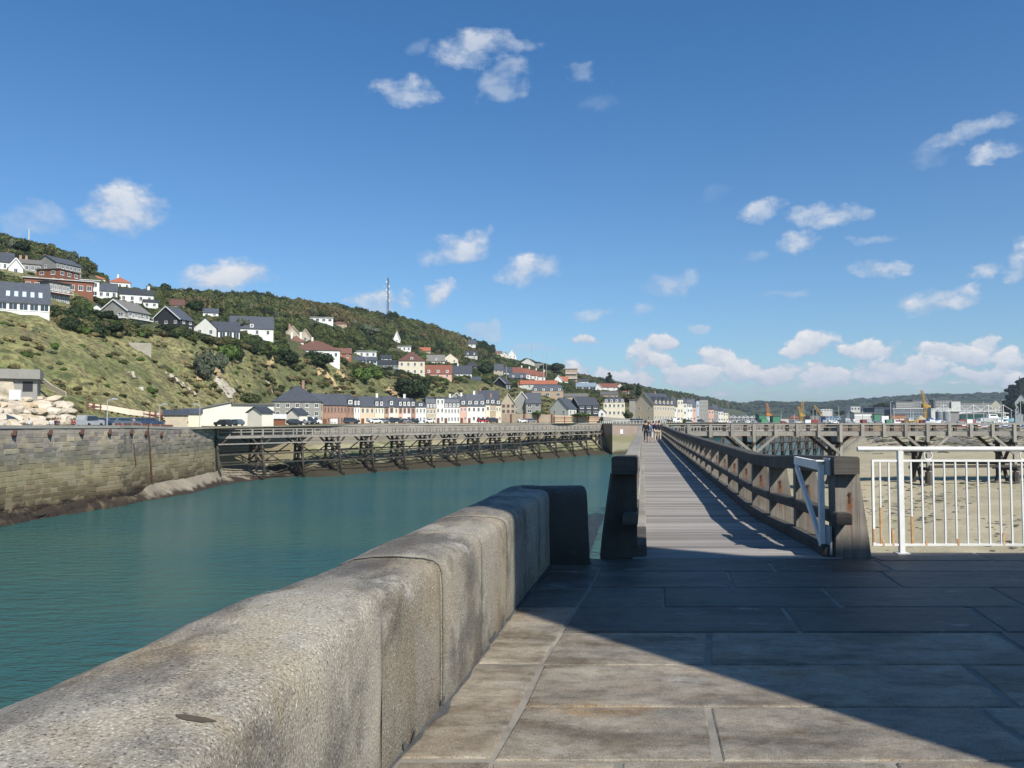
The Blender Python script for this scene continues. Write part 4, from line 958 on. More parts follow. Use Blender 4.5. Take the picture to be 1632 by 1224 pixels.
# chapel with spire on the headland
ch = thing('chapel', 'small dark chapel with a thin spire on the headland at the far right', 'chapel', tuple(D(1626, 612, 960)))
MB().box(-2, 3, -2, 2, -8, 2).build('wall', m_head2, ch)
MB().rod((-1, 0, 1), (-1, 0, 10), 1.2, .08, 6).build('spire', m_head2, ch)

# ================================================================ foliage
def leaf_mat(name, a, b, rnd=.35):
    m_ = mat(name, a, b, scale=1.6, rough=.7, rnd=rnd, spec=.2); return m_
m_leaf = [leaf_mat('leaf_green', (.092, .105, .036), (.055, .068, .024)), leaf_mat('leaf_dark', (.032, .048, .018), (.020, .032, .013), .3), leaf_mat('leaf_brown', (.135, .112, .050), (.085, .076, .034)),
          leaf_mat('leaf_grey', (.115, .13, .085), (.075, .09, .06)), leaf_mat('leaf_bright', (.085, .13, .028), (.05, .085, .02))]
m_bark = mat('bark', (.09, .075, .06), (.06, .05, .04), scale=4, rough=.9)
def crown_mesh(seed, mt, n=850, lobes=11, ls=.105, flat=.85, conic=False):
    rr = random.Random(seed); mb = MB()
    L_ = []
    for i in range(lobes):
        a = rr.uniform(0, 6.28); e = math.asin(rr.uniform(-.35, .95)); d = rr.uniform(.35, .68)
        c = Vector((math.cos(a) * math.cos(e) * d, math.sin(a) * math.cos(e) * d, math.sin(e) * d * flat)); r = rr.uniform(.30, .46)
        if conic: c.z = rr.uniform(-.8, 1.2); k = (1.3 - c.z) / 2.2; c.x *= k * 1.2; c.y *= k * 1.2; r = .18 + .26 * k
        L_.append((c, r))
    L_.append((Vector((0, 0, 0)), .6))
    V = np.zeros((n * 4, 3)); 
    for i in range(n):
        c, r = rr.choice(L_); a = rr.uniform(0, 6.28); z = rr.uniform(-.7, 1); q = math.sqrt(max(0, 1 - z * z))
        nn = Vector((math.cos(a) * q, math.sin(a) * q, z)); p = c + nn * r * rr.uniform(.82, 1.1)
        nn = (nn + Vector((rr.gauss(0, .45), rr.gauss(0, .45), rr.gauss(0, .45)))).normalized()
        u = nn.orthogonal().normalized(); w = nn.cross(u); t = rr.uniform(0, 6.28); u, w = u * math.cos(t) + w * math.sin(t), w * math.cos(t) - u * math.sin(t)
        s = ls * rr.uniform(.6, 1.4); mb.add([p + u * s, p + w * s * .6 + nn * s * .25, p - u * s, p - w * s * .6 - nn * s * .1], [(0, 1, 2, 3)])
    import bmesh
    for c, r in L_:
        bm = bmesh.new(); bmesh.ops.create_icosphere(bm, subdivisions=1, radius=r * .84)
        vs = [v.co + c for v in bm.verts]; fs = [tuple(v.index for v in f.verts) for f in bm.faces]; bm.free(); mb.add(vs, fs)
    return mb.mesh('crown', mt)
CR = {k: [crown_mesh(k * 10 + s, m_leaf[k]) for s in range(2)] for k in range(5)}
CONE = crown_mesh(77, m_leaf[1], 700, 12, .11, 1, True)
def tree(name, label, base, h, r, kind=0, group=None, cat='tree', trunk=.35, conic=False):
    t = thing(name, label, cat, tuple(base), random.uniform(0, 6), group)
    cz = h * trunk
    MB().rod((0, 0, -1.5), (0, 0, cz + (h - cz) * .4), max(.12, h * .035), max(.06, h * .018), 7).build('trunk', m_bark, t)
    c = link('crown', CONE if conic else random.choice(CR[kind]), t, (0, 0, cz + (h - cz) * (.45 if conic else .5))); c.scale = (r, r, (h - cz) * (.42 if conic else .56))
    return t
def bush(label, base, r, h, kind=0, group=None, cat='shrub'):
    t = thing('shrub', label, cat, tuple(base), random.uniform(0, 6), group)
    c = link('foliage', random.choice(CR[kind]), t, (0, 0, h * .35)); c.scale = (r, r, h * .75); return t
# geometry-node scatter for what nobody could count
def scatter(name, pts, scl, rot, idx, protos, label, cat):
    me = bpy.data.meshes.new(name); me.from_pydata([tuple(p) for p in pts], [], [])
    for nm, ty, data in (('sc', 'FLOAT_VECTOR', np.array(scl, dtype=np.float32).reshape(-1)), ('rot', 'FLOAT', np.array(rot, dtype=np.float32)), ('idx', 'INT', np.array(idx, dtype=np.int32))):
        a = me.attributes.new(nm, ty, 'POINT'); a.data.foreach_set('vector' if ty == 'FLOAT_VECTOR' else 'value', data)
    o = link(name, me); tag(o, label, cat, kind='stuff')
    col = bpy.data.collections.new(name + '_sources')
    for i, pm_ in enumerate(protos):
        s = bpy.data.objects.new('%s_source_%02d' % (name, i), pm_); col.objects.link(s)
    ng = bpy.data.node_groups.new(name, 'GeometryNodeTree'); ng.interface.new_socket('Geometry', in_out='INPUT', socket_type='NodeSocketGeometry'); ng.interface.new_socket('Geometry', in_out='OUTPUT', socket_type='NodeSocketGeometry')
    n = ng.nodes; i_ = n.new('NodeGroupInput'); o_ = n.new('NodeGroupOutput'); ip = n.new('GeometryNodeInstanceOnPoints'); ci = n.new('GeometryNodeCollectionInfo')
    ci.inputs['Collection'].default_value = col; ci.inputs['Separate Children'].default_value = True; ci.inputs['Reset Children'].default_value = True
    def na(nm, ty): q = n.new('GeometryNodeInputNamedAttribute'); q.data_type = ty; q.inputs['Name'].default_value = nm; return q.outputs['Attribute']
    cx = n.new('ShaderNodeCombineXYZ'); l = ng.links.new; l(na('rot', 'FLOAT'), cx.inputs[2])
    l(i_.outputs[0], ip.inputs['Points']); l(ci.outputs[0], ip.inputs['Instance']); ip.inputs['Pick Instance'].default_value = True
    l(na('idx', 'INT'), ip.inputs['Instance Index']); l(cx.outputs[0], ip.inputs['Rotation']); l(na('sc', 'FLOAT_VECTOR'), ip.inputs['Scale']); l(ip.outputs[0], o_.inputs[0])
    md = o.modifiers.new('scatter', 'NODES'); md.node_group = ng
    return o
# ================================================================ buildings
WALL = {}
def wm_(name, c1, c2=None, sc=.6, brick=None, **k):
    WALL[name] = mat('wall_' + name, c1, c2, scale=sc, rough=.9, bump=.015, bscale=5, rnd=.05, brick=brick, **k)
wm_('white', (.74, .73, .69), (.64, .63, .59)); wm_('cream', (.72, .65, .50), (.63, .56, .43)); wm_('peach', (.70, .52, .36), (.62, .46, .32)); wm_('pink', (.66, .40, .32), (.58, .36, .29))
wm_('ivory', (.74, .70, .60), (.66, .62, .53)); wm_('grey', (.30, .29, .26), (.24, .23, .21)); wm_('stone', (.50, .43, .32), (.38, .33, .25), sc=1.5); wm_('brick', (.36, .225, .165), (.29, .18, .135), sc=1.5); wm_('tan', (.45, .34, .23), (.38, .29, .2), sc=1.2)
wm_('timber', (.26, .25, .235), (.2, .195, .185), sc=1); wm_('rust', (.21, .09, .055), (.20, .08, .05), sc=1); wm_('black', (.035, .037, .042), (.028, .03, .035)); wm_('blue', (.45, .52, .60), (.4, .47, .55)); wm_('green', (.07, .22, .13), (.06, .18, .11))
wm_('pale', (.55, .55, .50), (.48, .48, .43)); wm_('orange', (.34, .13, .07), (.28, .11, .06)); wm_('glassy', (.10, .13, .15), (.07, .09, .11))
def roofm(name, c1, c2=None): return mat('roof_' + name, c1, c2, scale=1.2, rough=.6, bump=.02, bscale=6, rnd=.28, spec=.4)
ROOF = {'slate': roofm('slate', (.070, .078, .092), (.048, .053, .064)), 'brown': roofm('brown', (.17, .085, .06), (.125, .065, .048)), 'orange': roofm('orange', (.36, .125, .065), (.29, .10, .055)), 'grey': roofm('grey', (.17, .16, .145), (.13, .12, .11)),
        'white': roofm('white', (.6, .6, .58)), 'blue': roofm('blue', (.2, .25, .30)), 'dark': roofm('dark', (.05, .052, .055)), 'redbrown': roofm('redbrown', (.22, .085, .055))}
m_glass = mat('window_glass', (.05, .06, .07), (.03, .04, .05), scale=.8, rough=.12, rnd=.3, spec=.6)
m_shut = mat('red_shutter', (.22, .05, .04), rough=.7, rnd=.1); m_door = mat('wooden_door', (.16, .06, .04), (.12, .05, .035), scale=2, rough=.7, rnd=.2)
m_bdoor = mat('blue_door', (.04, .07, .18), rough=.6, rnd=.1)
_win = {}
def win_mesh(w, h, fm='white', arch=False):
    key = (round(w, 1), round(h, 1), fm, arch)
    if key in _win: return _win[key]
    w, h = key[0], key[1]; b = .09
    mb = MB()
    mb.box(-w / 2, w / 2, -.05, .03, -h / 2, -h / 2 + b).box(-w / 2, w / 2, -.05, .03, h / 2 - b, h / 2).box(-w / 2, -w / 2 + b, -.05, .03, -h / 2 + b, h / 2 - b).box(w / 2 - b, w / 2, -.05, .03, -h / 2 + b, h / 2 - b)
    mb.box(-.03, .03, -.04, .03, -h / 2 + b, h / 2 - b); mb.box(-w / 2 - .08, w / 2 + .08, -.12, .02, -h / 2 - .1, -h / 2)
    mb.box(-w / 2 + b, w / 2 - b, -.012, .02, -h / 2 + b, h / 2 - b, 1)
    mats = [m_white, m_glass] if fm == 'white' else [WALL['brick'] if fm == 'brick' else m_iron, m_glass]
    if fm == 'brick':
        mb.box(-w / 2 - .16, w / 2 + .16, -.03, .01, h / 2, h / 2 + .2, 0)
        mb.box(-w / 2 - .16, -w / 2, -.03, .01, -h / 2, h / 2, 0).box(w / 2, w / 2 + .16, -.03, .01, -h / 2, h / 2, 0)
    _win[key] = mb.mesh('window', mats); return _win[key]
HRECT = []
def house(label, px0, px1, pb, pe, pr, wall='white', roof='slate', kind='gx', pm=None, delta=40, depth=8.0, Y=None, floors=None, wins=None, dorm=0, chim=(), rz=0, group=None, wf='white', door=None, name='house', cat='house',
          glass=0, balcony=0, frontglass=False, front=None, sink=4.0, dormk='white', bw=None, garage=0, shut=False, over=.35, sided=0):
    """px0..px1 are the photo columns of the building, pb/pe/pr the rows of base, eaves and ridge"""
    pc = (px0 + px1) / 2
    if Y is None: Y = hit(pc, pb).y
    HRECT.append((px0, px1, pr, pb, Y))
    if pm is None: pm_x = pc; two = False
    else: pm_x = pm; two = True
    th = math.atan(XR(pm_x, pb)); k = Y * math.cos(th) / F; kz = Y / F
    base = D(pm_x, pb, Y)
    W_ = abs(px1 - px0) * k if not two else abs(pm - px0) * k / math.cos(R(delta)); Dp = depth if not two else abs(px1 - pm) * k / math.sin(R(delta))
    H = (pb - pe) * kz; Hr = max((pe - pr) * kz, .0)
    if kind == 'flat': H = (pb - pr) * kz; Hr = 0
    t = thing(name, label, cat, tuple(base), (-th + rz) - (R(delta) if two else 0), group)
    xa, xb = (-W_ / 2, W_ / 2) if not two else (-W_, 0.0)
    m = WALL[wall]; rm = ROOF[roof]; o_ = over
    if kind in ('gx', 'gy', 'mono'):
        if kind == 'gx':    # ridge along x
            if two:   # long side is the depth: gable faces the front
                kind = 'gy'
        mb = MB()
        if kind == 'gy':
            xm = (xa + xb) / 2; pf = [(xa, -sink), (xb, -sink), (xb, H), (xm, H + Hr), (xa, H)]
            vs = [(x, 0, z) for x, z in pf] + [(x, Dp, z) for x, z in pf]; n = 5
            mb.add(vs, [(0, 1, 2, 3, 4), (9, 8, 7, 6, 5)] + [((i + 1) % n, i, n + i, n + (i + 1) % n) for i in range(n)]); mb.build('wall', m, t)
            rf = MB(); sl = Hr / max((xb - xa) / 2, .1); e = o_; th_ = .16
            for s, xe in ((-1, xa), (1, xb)):
                x_e = xe + s * e; ze = H - sl * e
                vs = [(xm, -e, H + Hr + .02), (x_e, -e, ze + .02), (x_e, Dp + e, ze + .02), (xm, Dp + e, H + Hr + .02)]
                vs += [(x, y, z + th_) for x, y, z in vs]; rf.hexa(vs if s < 0 else [vs[1], vs[0], vs[3], vs[2], vs[5], vs[4], vs[7], vs[6]])
            rf.build('roof', rm, t)
            if wall in ('white', 'black', 'grey', 'stone') and W_ > 4:   # pale barge boards on the gable
                bb = MB()
                for s, xe in ((-1, xa), (1, xb)): bb.beam((xe + s * e, -e - .04, H - sl * e + .02), (xm, -e - .04, H + Hr + .02), .06, .30)
                bb.build('barge_board', m_white if wall != 'stone' else m, t)
        elif kind == 'gx':
            pf = [(0, -sink), (Dp, -sink), (Dp, H), (Dp / 2, H + Hr), (0, H)]; n = 5
            vs = [(xa, y, z) for y, z in pf] + [(xb, y, z) for y, z in pf]
            mb.add(vs, [(4, 3, 2, 1, 0), (5, 6, 7, 8, 9)] + [(i, (i + 1) % n, n + (i + 1) % n, n + i) for i in range(n)]); mb.build('wall', m, t)
            rf = MB(); sl = Hr / (Dp / 2); e = o_; th_ = .16; e2 = .06 if group else .25
            for s, ye in ((-1, 0), (1, Dp)):
                y_e = ye + s * e; ze = H - sl * e
                vs = [(xa - e2, y_e, ze + .02), (xb + e2, y_e, ze + .02), (xb + e2, Dp / 2, H + Hr + .02), (xa - e2, Dp / 2, H + Hr + .02)]
                vs += [(x, y, z + th_) for x, y, z in vs]; rf.hexa(vs if s < 0 else [vs[3], vs[2], vs[1], vs[0], vs[7], vs[6], vs[5], vs[4]])
            rf.build('roof', rm, t)
        else:   # mono: rises to the right
            pf = [(xa, -sink), (xb, -sink), (xb, H + Hr), (xa, H)]
            vs = [(x, 0, z) for x, z in pf] + [(x, Dp, z) for x, z in pf]
            mb.add(vs, [(0, 1, 2, 3), (7, 6, 5, 4), (1, 0, 4, 5), (2, 1, 5, 6), (3, 2, 6, 7), (0, 3, 7, 4)]); mb.build('wall', m, t)
            vs = [(xa - .3, -.35, H), (xb + .3, -.35, H + Hr + .1), (xb + .3, Dp + .3, H + Hr + .1), (xa - .3, Dp + .3, H)]
            MB().hexa([(x, y, z + .05) for x, y, z in vs] + [(x, y, z + .3) for x, y, z in vs]).build('roof', rm, t)
    else:
        MB().box(xa, xb, 0, Dp, -sink, H).build('wall', m, t)
        if kind == 'hip':
            e = o_; rl_ = max((xb - xa) - Dp, .1) / 2 if (xb - xa) > Dp else .05; xm = (xa + xb) / 2; hy = 0 if (xb - xa) >= Dp else (Dp - (xb - xa)) / 2
            b0 = [(xa - e, -e, H - .05), (xb + e, -e, H - .05), (xb + e, Dp + e, H - .05), (xa - e, Dp + e, H - .05)]; b1 = [(x, y, H + .12) for x, y, z in b0]
            r0, r1 = (xm - rl_, Dp / 2 - hy, H + Hr), (xm + rl_, Dp / 2 + hy, H + Hr)
            if hy: r0, r1 = (xm, Dp / 2 - hy, H + Hr), (xm, Dp / 2 + hy, H + Hr)
            rf = MB(); fs = [(0, 3, 2, 1), (0, 1, 5, 4), (1, 2, 6, 5), (2, 3, 7, 6), (3, 0, 4, 7)]
            if hy: fs += [(4, 5, 8), (5, 6, 9, 8), (6, 7, 9), (7, 4, 8, 9)]
            else: fs += [(4, 5, 9, 8), (5, 6, 9), (6, 7, 8, 9), (7, 4, 8)]
            rf.add(b0 + b1 + [r0, r1], fs); rf.build('roof', rm, t)
        elif kind == 'flat':
            MB().box(xa - .4, xb + .4, -.5, Dp + .3, H + .01, H + .28).build('roof', rm, t)
        elif kind == 'mansard':
            i1 = min(1.2, Hr * .45); b0 = [(xa - .15, -.2), (xb + .15, -.2), (xb + .15, Dp + .2), (xa - .15, Dp + .2)]; b1 = [(xa, i1), (xb, i1), (xb, Dp - i1), (xa, Dp - i1)]
            if not group: b1 = [(xa + i1, i1), (xb - i1, i1), (xb - i1, Dp - i1), (xa + i1, Dp - i1)]
            b2 = [(b1[0][0] + .8, Dp / 2), (b1[1][0] - .8, Dp / 2)]
            vs = [(x, y, H + .01) for x, y in b0] + [(x, y, H + Hr * .8) for x, y in b1] + [(b2[0][0], Dp / 2, H + Hr), (b2[1][0], Dp / 2, H + Hr)]
            MB().add(vs, [(3, 2, 1, 0), (0, 1, 5, 4), (1, 2, 6, 5), (2, 3, 7, 6), (3, 0, 4, 7), (4, 5, 9, 8), (5, 6, 9), (6, 7, 8, 9), (7, 4, 8)]).build('roof', rm, t)
    # windows on the front (and on the right side of two-sided buildings)
    fl = floors if floors is not None else max(1, int(round(H / 3.0))); faces = [(xa, xb, 'f')]
    if two: faces.append((0, Dp, 's'))
    for a, b, f in faces:
        Lf = b - a; nw = wins if (wins is not None and (f == 'f' or not isinstance(wins, tuple))) else max(1, int(Lf / 2.8))
        if isinstance(wins, tuple): nw = wins[0] if f == 'f' else wins[1]
        if nw <= 0: continue
        fh = H / fl
        for r in range(fl):
            wh = min(1.6, fh * .52); ww = min(bw or 1.1, Lf / nw * .55); big = (glass and r == fl - 1 and fl > 1) or (glass and fl == 1)
            if big: ww = Lf / nw * .82; wh = fh * .68
            for i in range(nw):
                c = a + (i + .5) * Lf / nw; z = fh * (r + .52)
                if r == 0 and door is not None and f == 'f' and i == door:
                    dm = {'b': m_bdoor}.get(dormk, m_door)
                    MB().box(c - .5, c + .5, -.06, .02, 0, min(2.1, fh * .8)).build('door', dm, t); continue
                w_ = win_mesh(ww, wh, wf)
                o = link('window', w_, t, (c, 0, z) if f == 'f' else (xb, c, z), 0 if f == 'f' else math.pi / 2)
        if shut and f == 'f':
            for r in range(fl):
                for i in range(nw):
                    c = a + (i + .5) * Lf / nw; z = fh * (r + .52)
                    for s in (-1, 1): MB().box(c + s * (ww / 2 + .2) - .14, c + s * (ww / 2 + .2) + .14, -.07, -.005, z - wh / 2, z + wh / 2).build('shutter', m_shut, t)
    if garage:
        MB().box(xa + W_ * .3, xa + W_ * .3 + 2.3, -.05, .02, 0, 2.1).build('garage_door', m_door if garage == 1 else m_white, t)
    if balcony:
        fh = H / fl
        for r in range(1 if fl > 1 else 0, max(fl, 1)):
            z = fh * r
            for a, b, f in faces:
                if f == 'f': MB().box(a, b, -1.3, 0, z - .15, z).build('balcony', m_white if balcony == 1 else WALL['rust'], t); rb = MB().box(a, b, -1.3, -1.25, z + .9, z + .98).box(a, b, -1.29, -1.26, z, z + .12)
                else: MB().box(xb, xb + 1.3, a, b, z - .15, z).build('balcony', m_white if balcony == 1 else WALL['rust'], t); rb = MB().box(xb + 1.25, xb + 1.3, a, b, z + .9, z + .98).box(xb + 1.26, xb + 1.29, a, b, z, z + .12)
                n_ = max(2, int((b - a) / 1.6))
                for i in range(n_ + 1):
                    c = lerp(a, b, i / n_)
                    if f == 'f': rb.box(c - .04, c + .04, -1.3, -1.24, z, z + .95)
                    else: rb.box(xb + 1.24, xb + 1.3, c - .04, c + .04, z, z + .95)
                rb.build('balustrade', m_white, t)
    # dormers on the front slope
    sl = Hr / (Dp / 2) if kind in ('gx', 'hip') else 3.0
    for i in range(dorm):
        wd = min(1.3, (xb - xa) / dorm * .6); c = xa + (i + .5) * (xb - xa) / dorm; hz_ = min(1.5, Hr * .6); y0 = (.35 if kind in ('gx', 'hip') else -.1)
        if Hr < .6: break
        zb = H + y0 * sl * (1 if kind in ('gx', 'hip') else 0)
        mb = MB(); mb.box(c - wd / 2, c + wd / 2, y0, y0 + 1.8, zb, zb + hz_); dd = mb.build('dormer', WALL['white'] if dormk != 'stone' else WALL['stone'], t)
        MB().add([(c - wd / 2 - .1, y0 - .1, zb + hz_), (c + wd / 2 + .1, y0 - .1, zb + hz_), (c, y0 - .1, zb + hz_ + .45), (c - wd / 2 - .1, y0 + 2.4, zb + hz_), (c + wd / 2 + .1, y0 + 2.4, zb + hz_), (c, y0 + 2.4, zb + hz_ + .45)],
                 [(0, 1, 2), (5, 4, 3), (0, 2, 5, 3), (1, 4, 5, 2), (0, 3, 4, 1)]).build('dormer_roof', rm, dd)
        link('window', win_mesh(wd * .7, hz_ * .75, 'white'), dd, (c, y0, zb + hz_ * .5))
    for cx in chim:
        x = lerp(xa, xb, cx) if not two or True else 0; yy = Dp / 2
        if kind == 'hip': x = lerp(xa, xb, cx)
        MB().box(x - .4, x + .4, yy - .3, yy + .3, H + Hr * .2, H + Hr + 1.3).box(x - .46, x + .46, yy - .36, yy + .36, H + Hr + 1.3, H + Hr + 1.45).build('chimney', WALL['brick'] if wall in ('brick', 'stone', 'tan', 'peach', 'grey') else WALL['white'], t)
    for i in range(sided):   # pointed dormers along the long side
        c = Dp * (i + .7) / (sided + .4); zb = H + .1; x0_ = xb - .2; wd = 1.0
        dd = MB().box(x0_ - 2.2, x0_, c - wd, c + wd, zb - .5, zb + 1.9).build('dormer', WALL['stone'], t)
        MB().add([(x0_ + .1, c - wd - .2, zb + 1.9), (x0_ + .1, c + wd + .2, zb + 1.9), (x0_ + .1, c, zb + 3.9), (x0_ - 3.2, c - wd - .2, zb + 1.9), (x0_ - 3.2, c + wd + .2, zb + 1.9), (x0_ - 3.2, c, zb + 3.9)], [(0, 1, 2), (5, 4, 3), (0, 2, 5, 3), (1, 4, 5, 2), (0, 3, 4, 1)]).build('dormer_roof', rm, dd)
        link('window', win_mesh(1.1, 1.3, 'white'), dd, (x0_, c, zb + .9), math.pi / 2)
    if glass == 2:   # roof lights
        for i in range(5):
            c = lerp(xa, xb, .3 + i * .13); y1_, y2_ = Dp * .12, Dp * .25
            if kind == 'gx': MB().hexa([(c, y1_, H + y1_ * sl + .2), (c + .8, y1_, H + y1_ * sl + .2), (c + .8, y2_, H + y2_ * sl + .2), (c, y2_, H + y2_ * sl + .2), (c, y1_, H + y1_ * sl + .27), (c + .8, y1_, H + y1_ * sl + .27), (c + .8, y2_, H + y2_ * sl + .27), (c, y2_, H + y2_ * sl + .27)]).build('roof_light', WALL['blue'], t)
    return t
H = house
# ---- villas on the hillside, from left to right
H('long slate-roofed house with roof lights and white ground floor at the left edge', -22, 80, 497, 481, 444, 'white', 'slate', 'gx', depth=14, wins=6, glass=2, floors=1)
H('white house with slate roof half cut off by the left picture edge', -16, 22, 432, 416, 399, 'white', 'slate', 'gx', wins=4)
H('small white gabled house right of the cut-off one at the upper left', 13, 37, 437, 425, 411, 'white', 'slate', 'gy', depth=9)
H('grey stone house with a long roof and two chimneys at the upper left', 28, 66, 434, 420, 411, 'grey', 'grey', 'gx', wins=4, chim=(.1, .35))
H('tall grey timber-clad house with the highest gable and a long slate roof', 55, 131, 440, 417, 405, 'timber', 'slate', 'gx', pm=89, delta=48, wins=(1, 6), glass=0)
H('red-brown clad flat-roofed upper house with white framed windows', 57, 128, 452, 428, 428, 'rust', 'grey', 'flat', pm=93, delta=40, wins=(2, 3), floors=2, bw=1.6)
H('rust and white terraced house with a row of white pillars', 38, 150, 468, 446, 446, 'rust', 'white', 'flat', wins=8, floors=1, depth=10, bw=1.8)
H('flat-roofed grey house with dark eaves and rust balcony bands', 62, 112, 483, 448, 448, 'grey', 'dark', 'flat', pm=78, delta=50, wins=(1, 5), floors=2, balcony=2, bw=2.0)
H('white cubic garage house below the orange roofs', 128, 158, 474, 447, 447, 'white', 'white', 'flat', wins=2, floors=2, depth=7, bw=2.2)
H('low house with a broad orange roof beside the tree line', 140, 168, 449, 444, 437, 'cream', 'orange', 'hip', depth=9)
H('orange-roofed villa with a tall chimney on the slope', 174, 208, 461, 450, 439, 'white', 'orange', 'hip', chim=(.4,), depth=11, wins=3)
H('white villa with plain slate roof below the orange-roofed pair', 156, 187, 476, 463, 449, 'white', 'slate', 'gx', wins=3)
H('wide white house with dark roof and garage left of the wooded slope', 190, 245, 483, 469, 458, 'white', 'dark', 'gx', wins=4, chim=(.85,), depth=10)
H('low white annex with dark lean-to roof below the wide dark-roofed house', 228, 252, 491, 481, 476, 'white', 'dark', 'gx', wins=2, depth=6)
H('big house with brown-grey gable, white barge boards and white balcony posts', 158, 240, 519, 494, 476, 'grey', 'grey', 'gx', pm=203, delta=40, wins=(2, 4), floors=2, balcony=1, bw=1.8)
H('little white gabled wing beside the big balcony house', 145, 163, 499, 491, 485, 'white', 'slate', 'gy', depth=7, wins=1)
H('white house with a broad black gable facing the channel', 241, 309, 526, 508, 487, 'black', 'slate', 'gx', pm=287, delta=40, wins=(3, 2), floors=2)
H('pale house with a grey gable end and low slate roofs', 309, 345, 536, 522, 506, 'pale', 'slate', 'gy', wins=2, floors=1, depth=13)
H('white angular house with slate roof and glazed white end', 338, 382, 542, 527, 511, 'white', 'slate', 'gx', wins=4, glass=1, floors=1, depth=9)
H('white gabled house with long slate roof and one white dormer', 366, 436, 536, 523, 501, 'white', 'slate', 'gx', wins=4, dorm=1, depth=14, floors=1)
H('small white house with grey roof half hidden in the trees', 323, 348, 505, 498, 490, 'white', 'slate', 'gx', wins=2)
H('house with a plain brown roof among the trees above the black gable', 271, 294, 491, 486, 476, 'tan', 'brown', 'gx', wins=1)
H('stone house with slate roof and brick chimney in front of the woods', 454, 478, 543, 532, 519, 'stone', 'slate', 'gy', wins=2, chim=(.3,), depth=12)
H('stone house with slate gable right beside its twin in front of the woods', 478, 495, 546, 535, 524, 'stone', 'slate', 'gy', wins=1, depth=10)
H('small brown-roofed house with white chimneys between stone twins and big brown roof', 460, 484, 552, 545, 533, 'white', 'brown', 'hip', chim=(.2, .8))
H('very wide white house under a large brown hipped roof', 465, 542, 572, 558, 540, 'white', 'brown', 'hip', depth=16, wins=6, chim=(.42,), floors=1)
H('modern flat white house high up in the woods', 491, 531, 514, 506, 506, 'white', 'white', 'flat', wins=4, floors=1, bw=2.4)
H('little brownish shelter house just right of the modern white house in the woods', 528, 553, 520, 516, 511, 'tan', 'brown', 'hip', wins=2)
H('red-walled gabled house with brown roof on the bench', 536, 560, 573, 563, 554, 'orange', 'brown', 'gx', wins=2, balcony=0)
H('white cubic house with a terrace among bushes', 562, 600, 570, 560, 560, 'white', 'white', 'flat', wins=4, floors=1)
H('long low slate-roofed house with blue-grey glazing', 556, 601, 580, 574, 568, 'blue', 'slate', 'gx', wins=4, glass=1)
H('dark-roofed house with a fully glazed front', 600, 635, 588, 580, 573, 'glassy', 'dark', 'gx', wins=6, glass=1)
H('cream villa with steep brown roof and tall windows above the dark hedge', 635, 677, 598, 575, 559, 'cream', 'brown', 'hip', wins=4, floors=2, dorm=1, depth=11)
H('tiny white A-shaped house alone in the woods', 627, 638, 545, 541, 528, 'white', 'slate', 'gy', wins=1, depth=6)
H('flat white house above the cream villa', 620, 655, 560, 552, 552, 'white', 'white', 'flat', wins=5, floors=1)
H('orange-roofed house in the trees right of the flat white house', 668, 686, 563, 559, 553, 'tan', 'orange', 'gx', wins=2)
H('house with brown roof, pink wall and a long white dormer', 676, 720, 603, 595, 581, 'pink', 'redbrown', 'gx', wins=3, dorm=3, depth=11)
H('dark-roofed house behind the long white dormer', 680, 709, 581, 575, 565, 'cream', 'grey', 'gx', wins=3, dorm=1)
H('gabled cream house with a grey roof among other grey roofs', 706, 730, 579, 572, 563, 'cream', 'grey', 'gy', wins=2, depth=10)
H('white house with plain slate roof highest in the woods near the ridge', 746, 758, 553, 548, 541, 'white', 'slate', 'gx', wins=1)
H('slate-roofed house with white gable trim below the trees', 740, 761, 573, 566, 559, 'pale', 'slate', 'gx', wins=2, dorm=2)
H('dark round-roofed house beside the big dark tree', 743, 762, 590, 584, 574, 'black', 'dark', 'hip', wins=2)
H('white and blue-grey house with slate roof left of the big dark tree', 720, 752, 603, 595, 582, 'white', 'slate', 'gx', wins=4, chim=(.3,), depth=10)
H('white steep-gabled house standing out on the skyline', 810, 823, 571, 566, 557, 'white', 'slate', 'gy', wins=2, sink=12)
H('pale gabled house near the skyline right of the white one', 830, 852, 584, 578, 571, 'pale', 'slate', 'gy', wins=1, sink=10)
H('narrow tall stone house with slate roof right of the big dark tree', 787, 802, 601, 589, 580, 'stone', 'slate', 'gx', wins=2, floors=2)
H('slate-roofed house right of the narrow stone one', 803, 819, 600, 593, 585, 'white', 'slate', 'gx', wins=2)
for k, (a, b, pb, pe, pr) in enumerate([(817, 833, 604, 594, 585), (831, 845, 605, 596, 587), (843, 856, 606, 598, 589), (853, 869, 608, 600, 592)]):
    H(('first', 'second', 'third', 'last')[k] + ' from the upper end in the stepped row of red-brown roofs with white gables', a, b, pb, pe, pr, 'white', 'redbrown', 'gx', wins=2, chim=(.9,), group='stepped row of red-brown roofed houses')
H('dark-roofed house with two white dormers under the stepped row', 811, 838, 607, 602, 594, 'black', 'slate', 'gx', wins=2, dorm=2)
H('house with a black gable facing left and white bays', 786, 814, 622, 611, 601, 'black', 'slate', 'gx', pm=806, delta=35, wins=(0, 2))
H('house with a bright orange roof and a pale gable', 829, 888, 626, 612, 606, 'pale', 'orange', 'gx', wins=2, depth=8)
H('broad building with dark mansard roof and a row of small dormers', 847, 898, 635, 623, 612, 'tan', 'slate', 'mansard', wins=3, dorm=4, floors=1, bw=2.0)
H('white narrow gabled house between the orange roofs', 884, 896, 613, 605, 598, 'white', 'slate', 'gy', wins=1)
H('small house with orange roof right of the mansard building', 893, 905, 612, 607, 600, 'white', 'orange', 'gx', wins=1)
H('three-storey modern stone and glass house near the top of the slope', 901, 920, 611, 592, 588, 'tan', 'grey', 'flat', wins=2, floors=3, balcony=1)
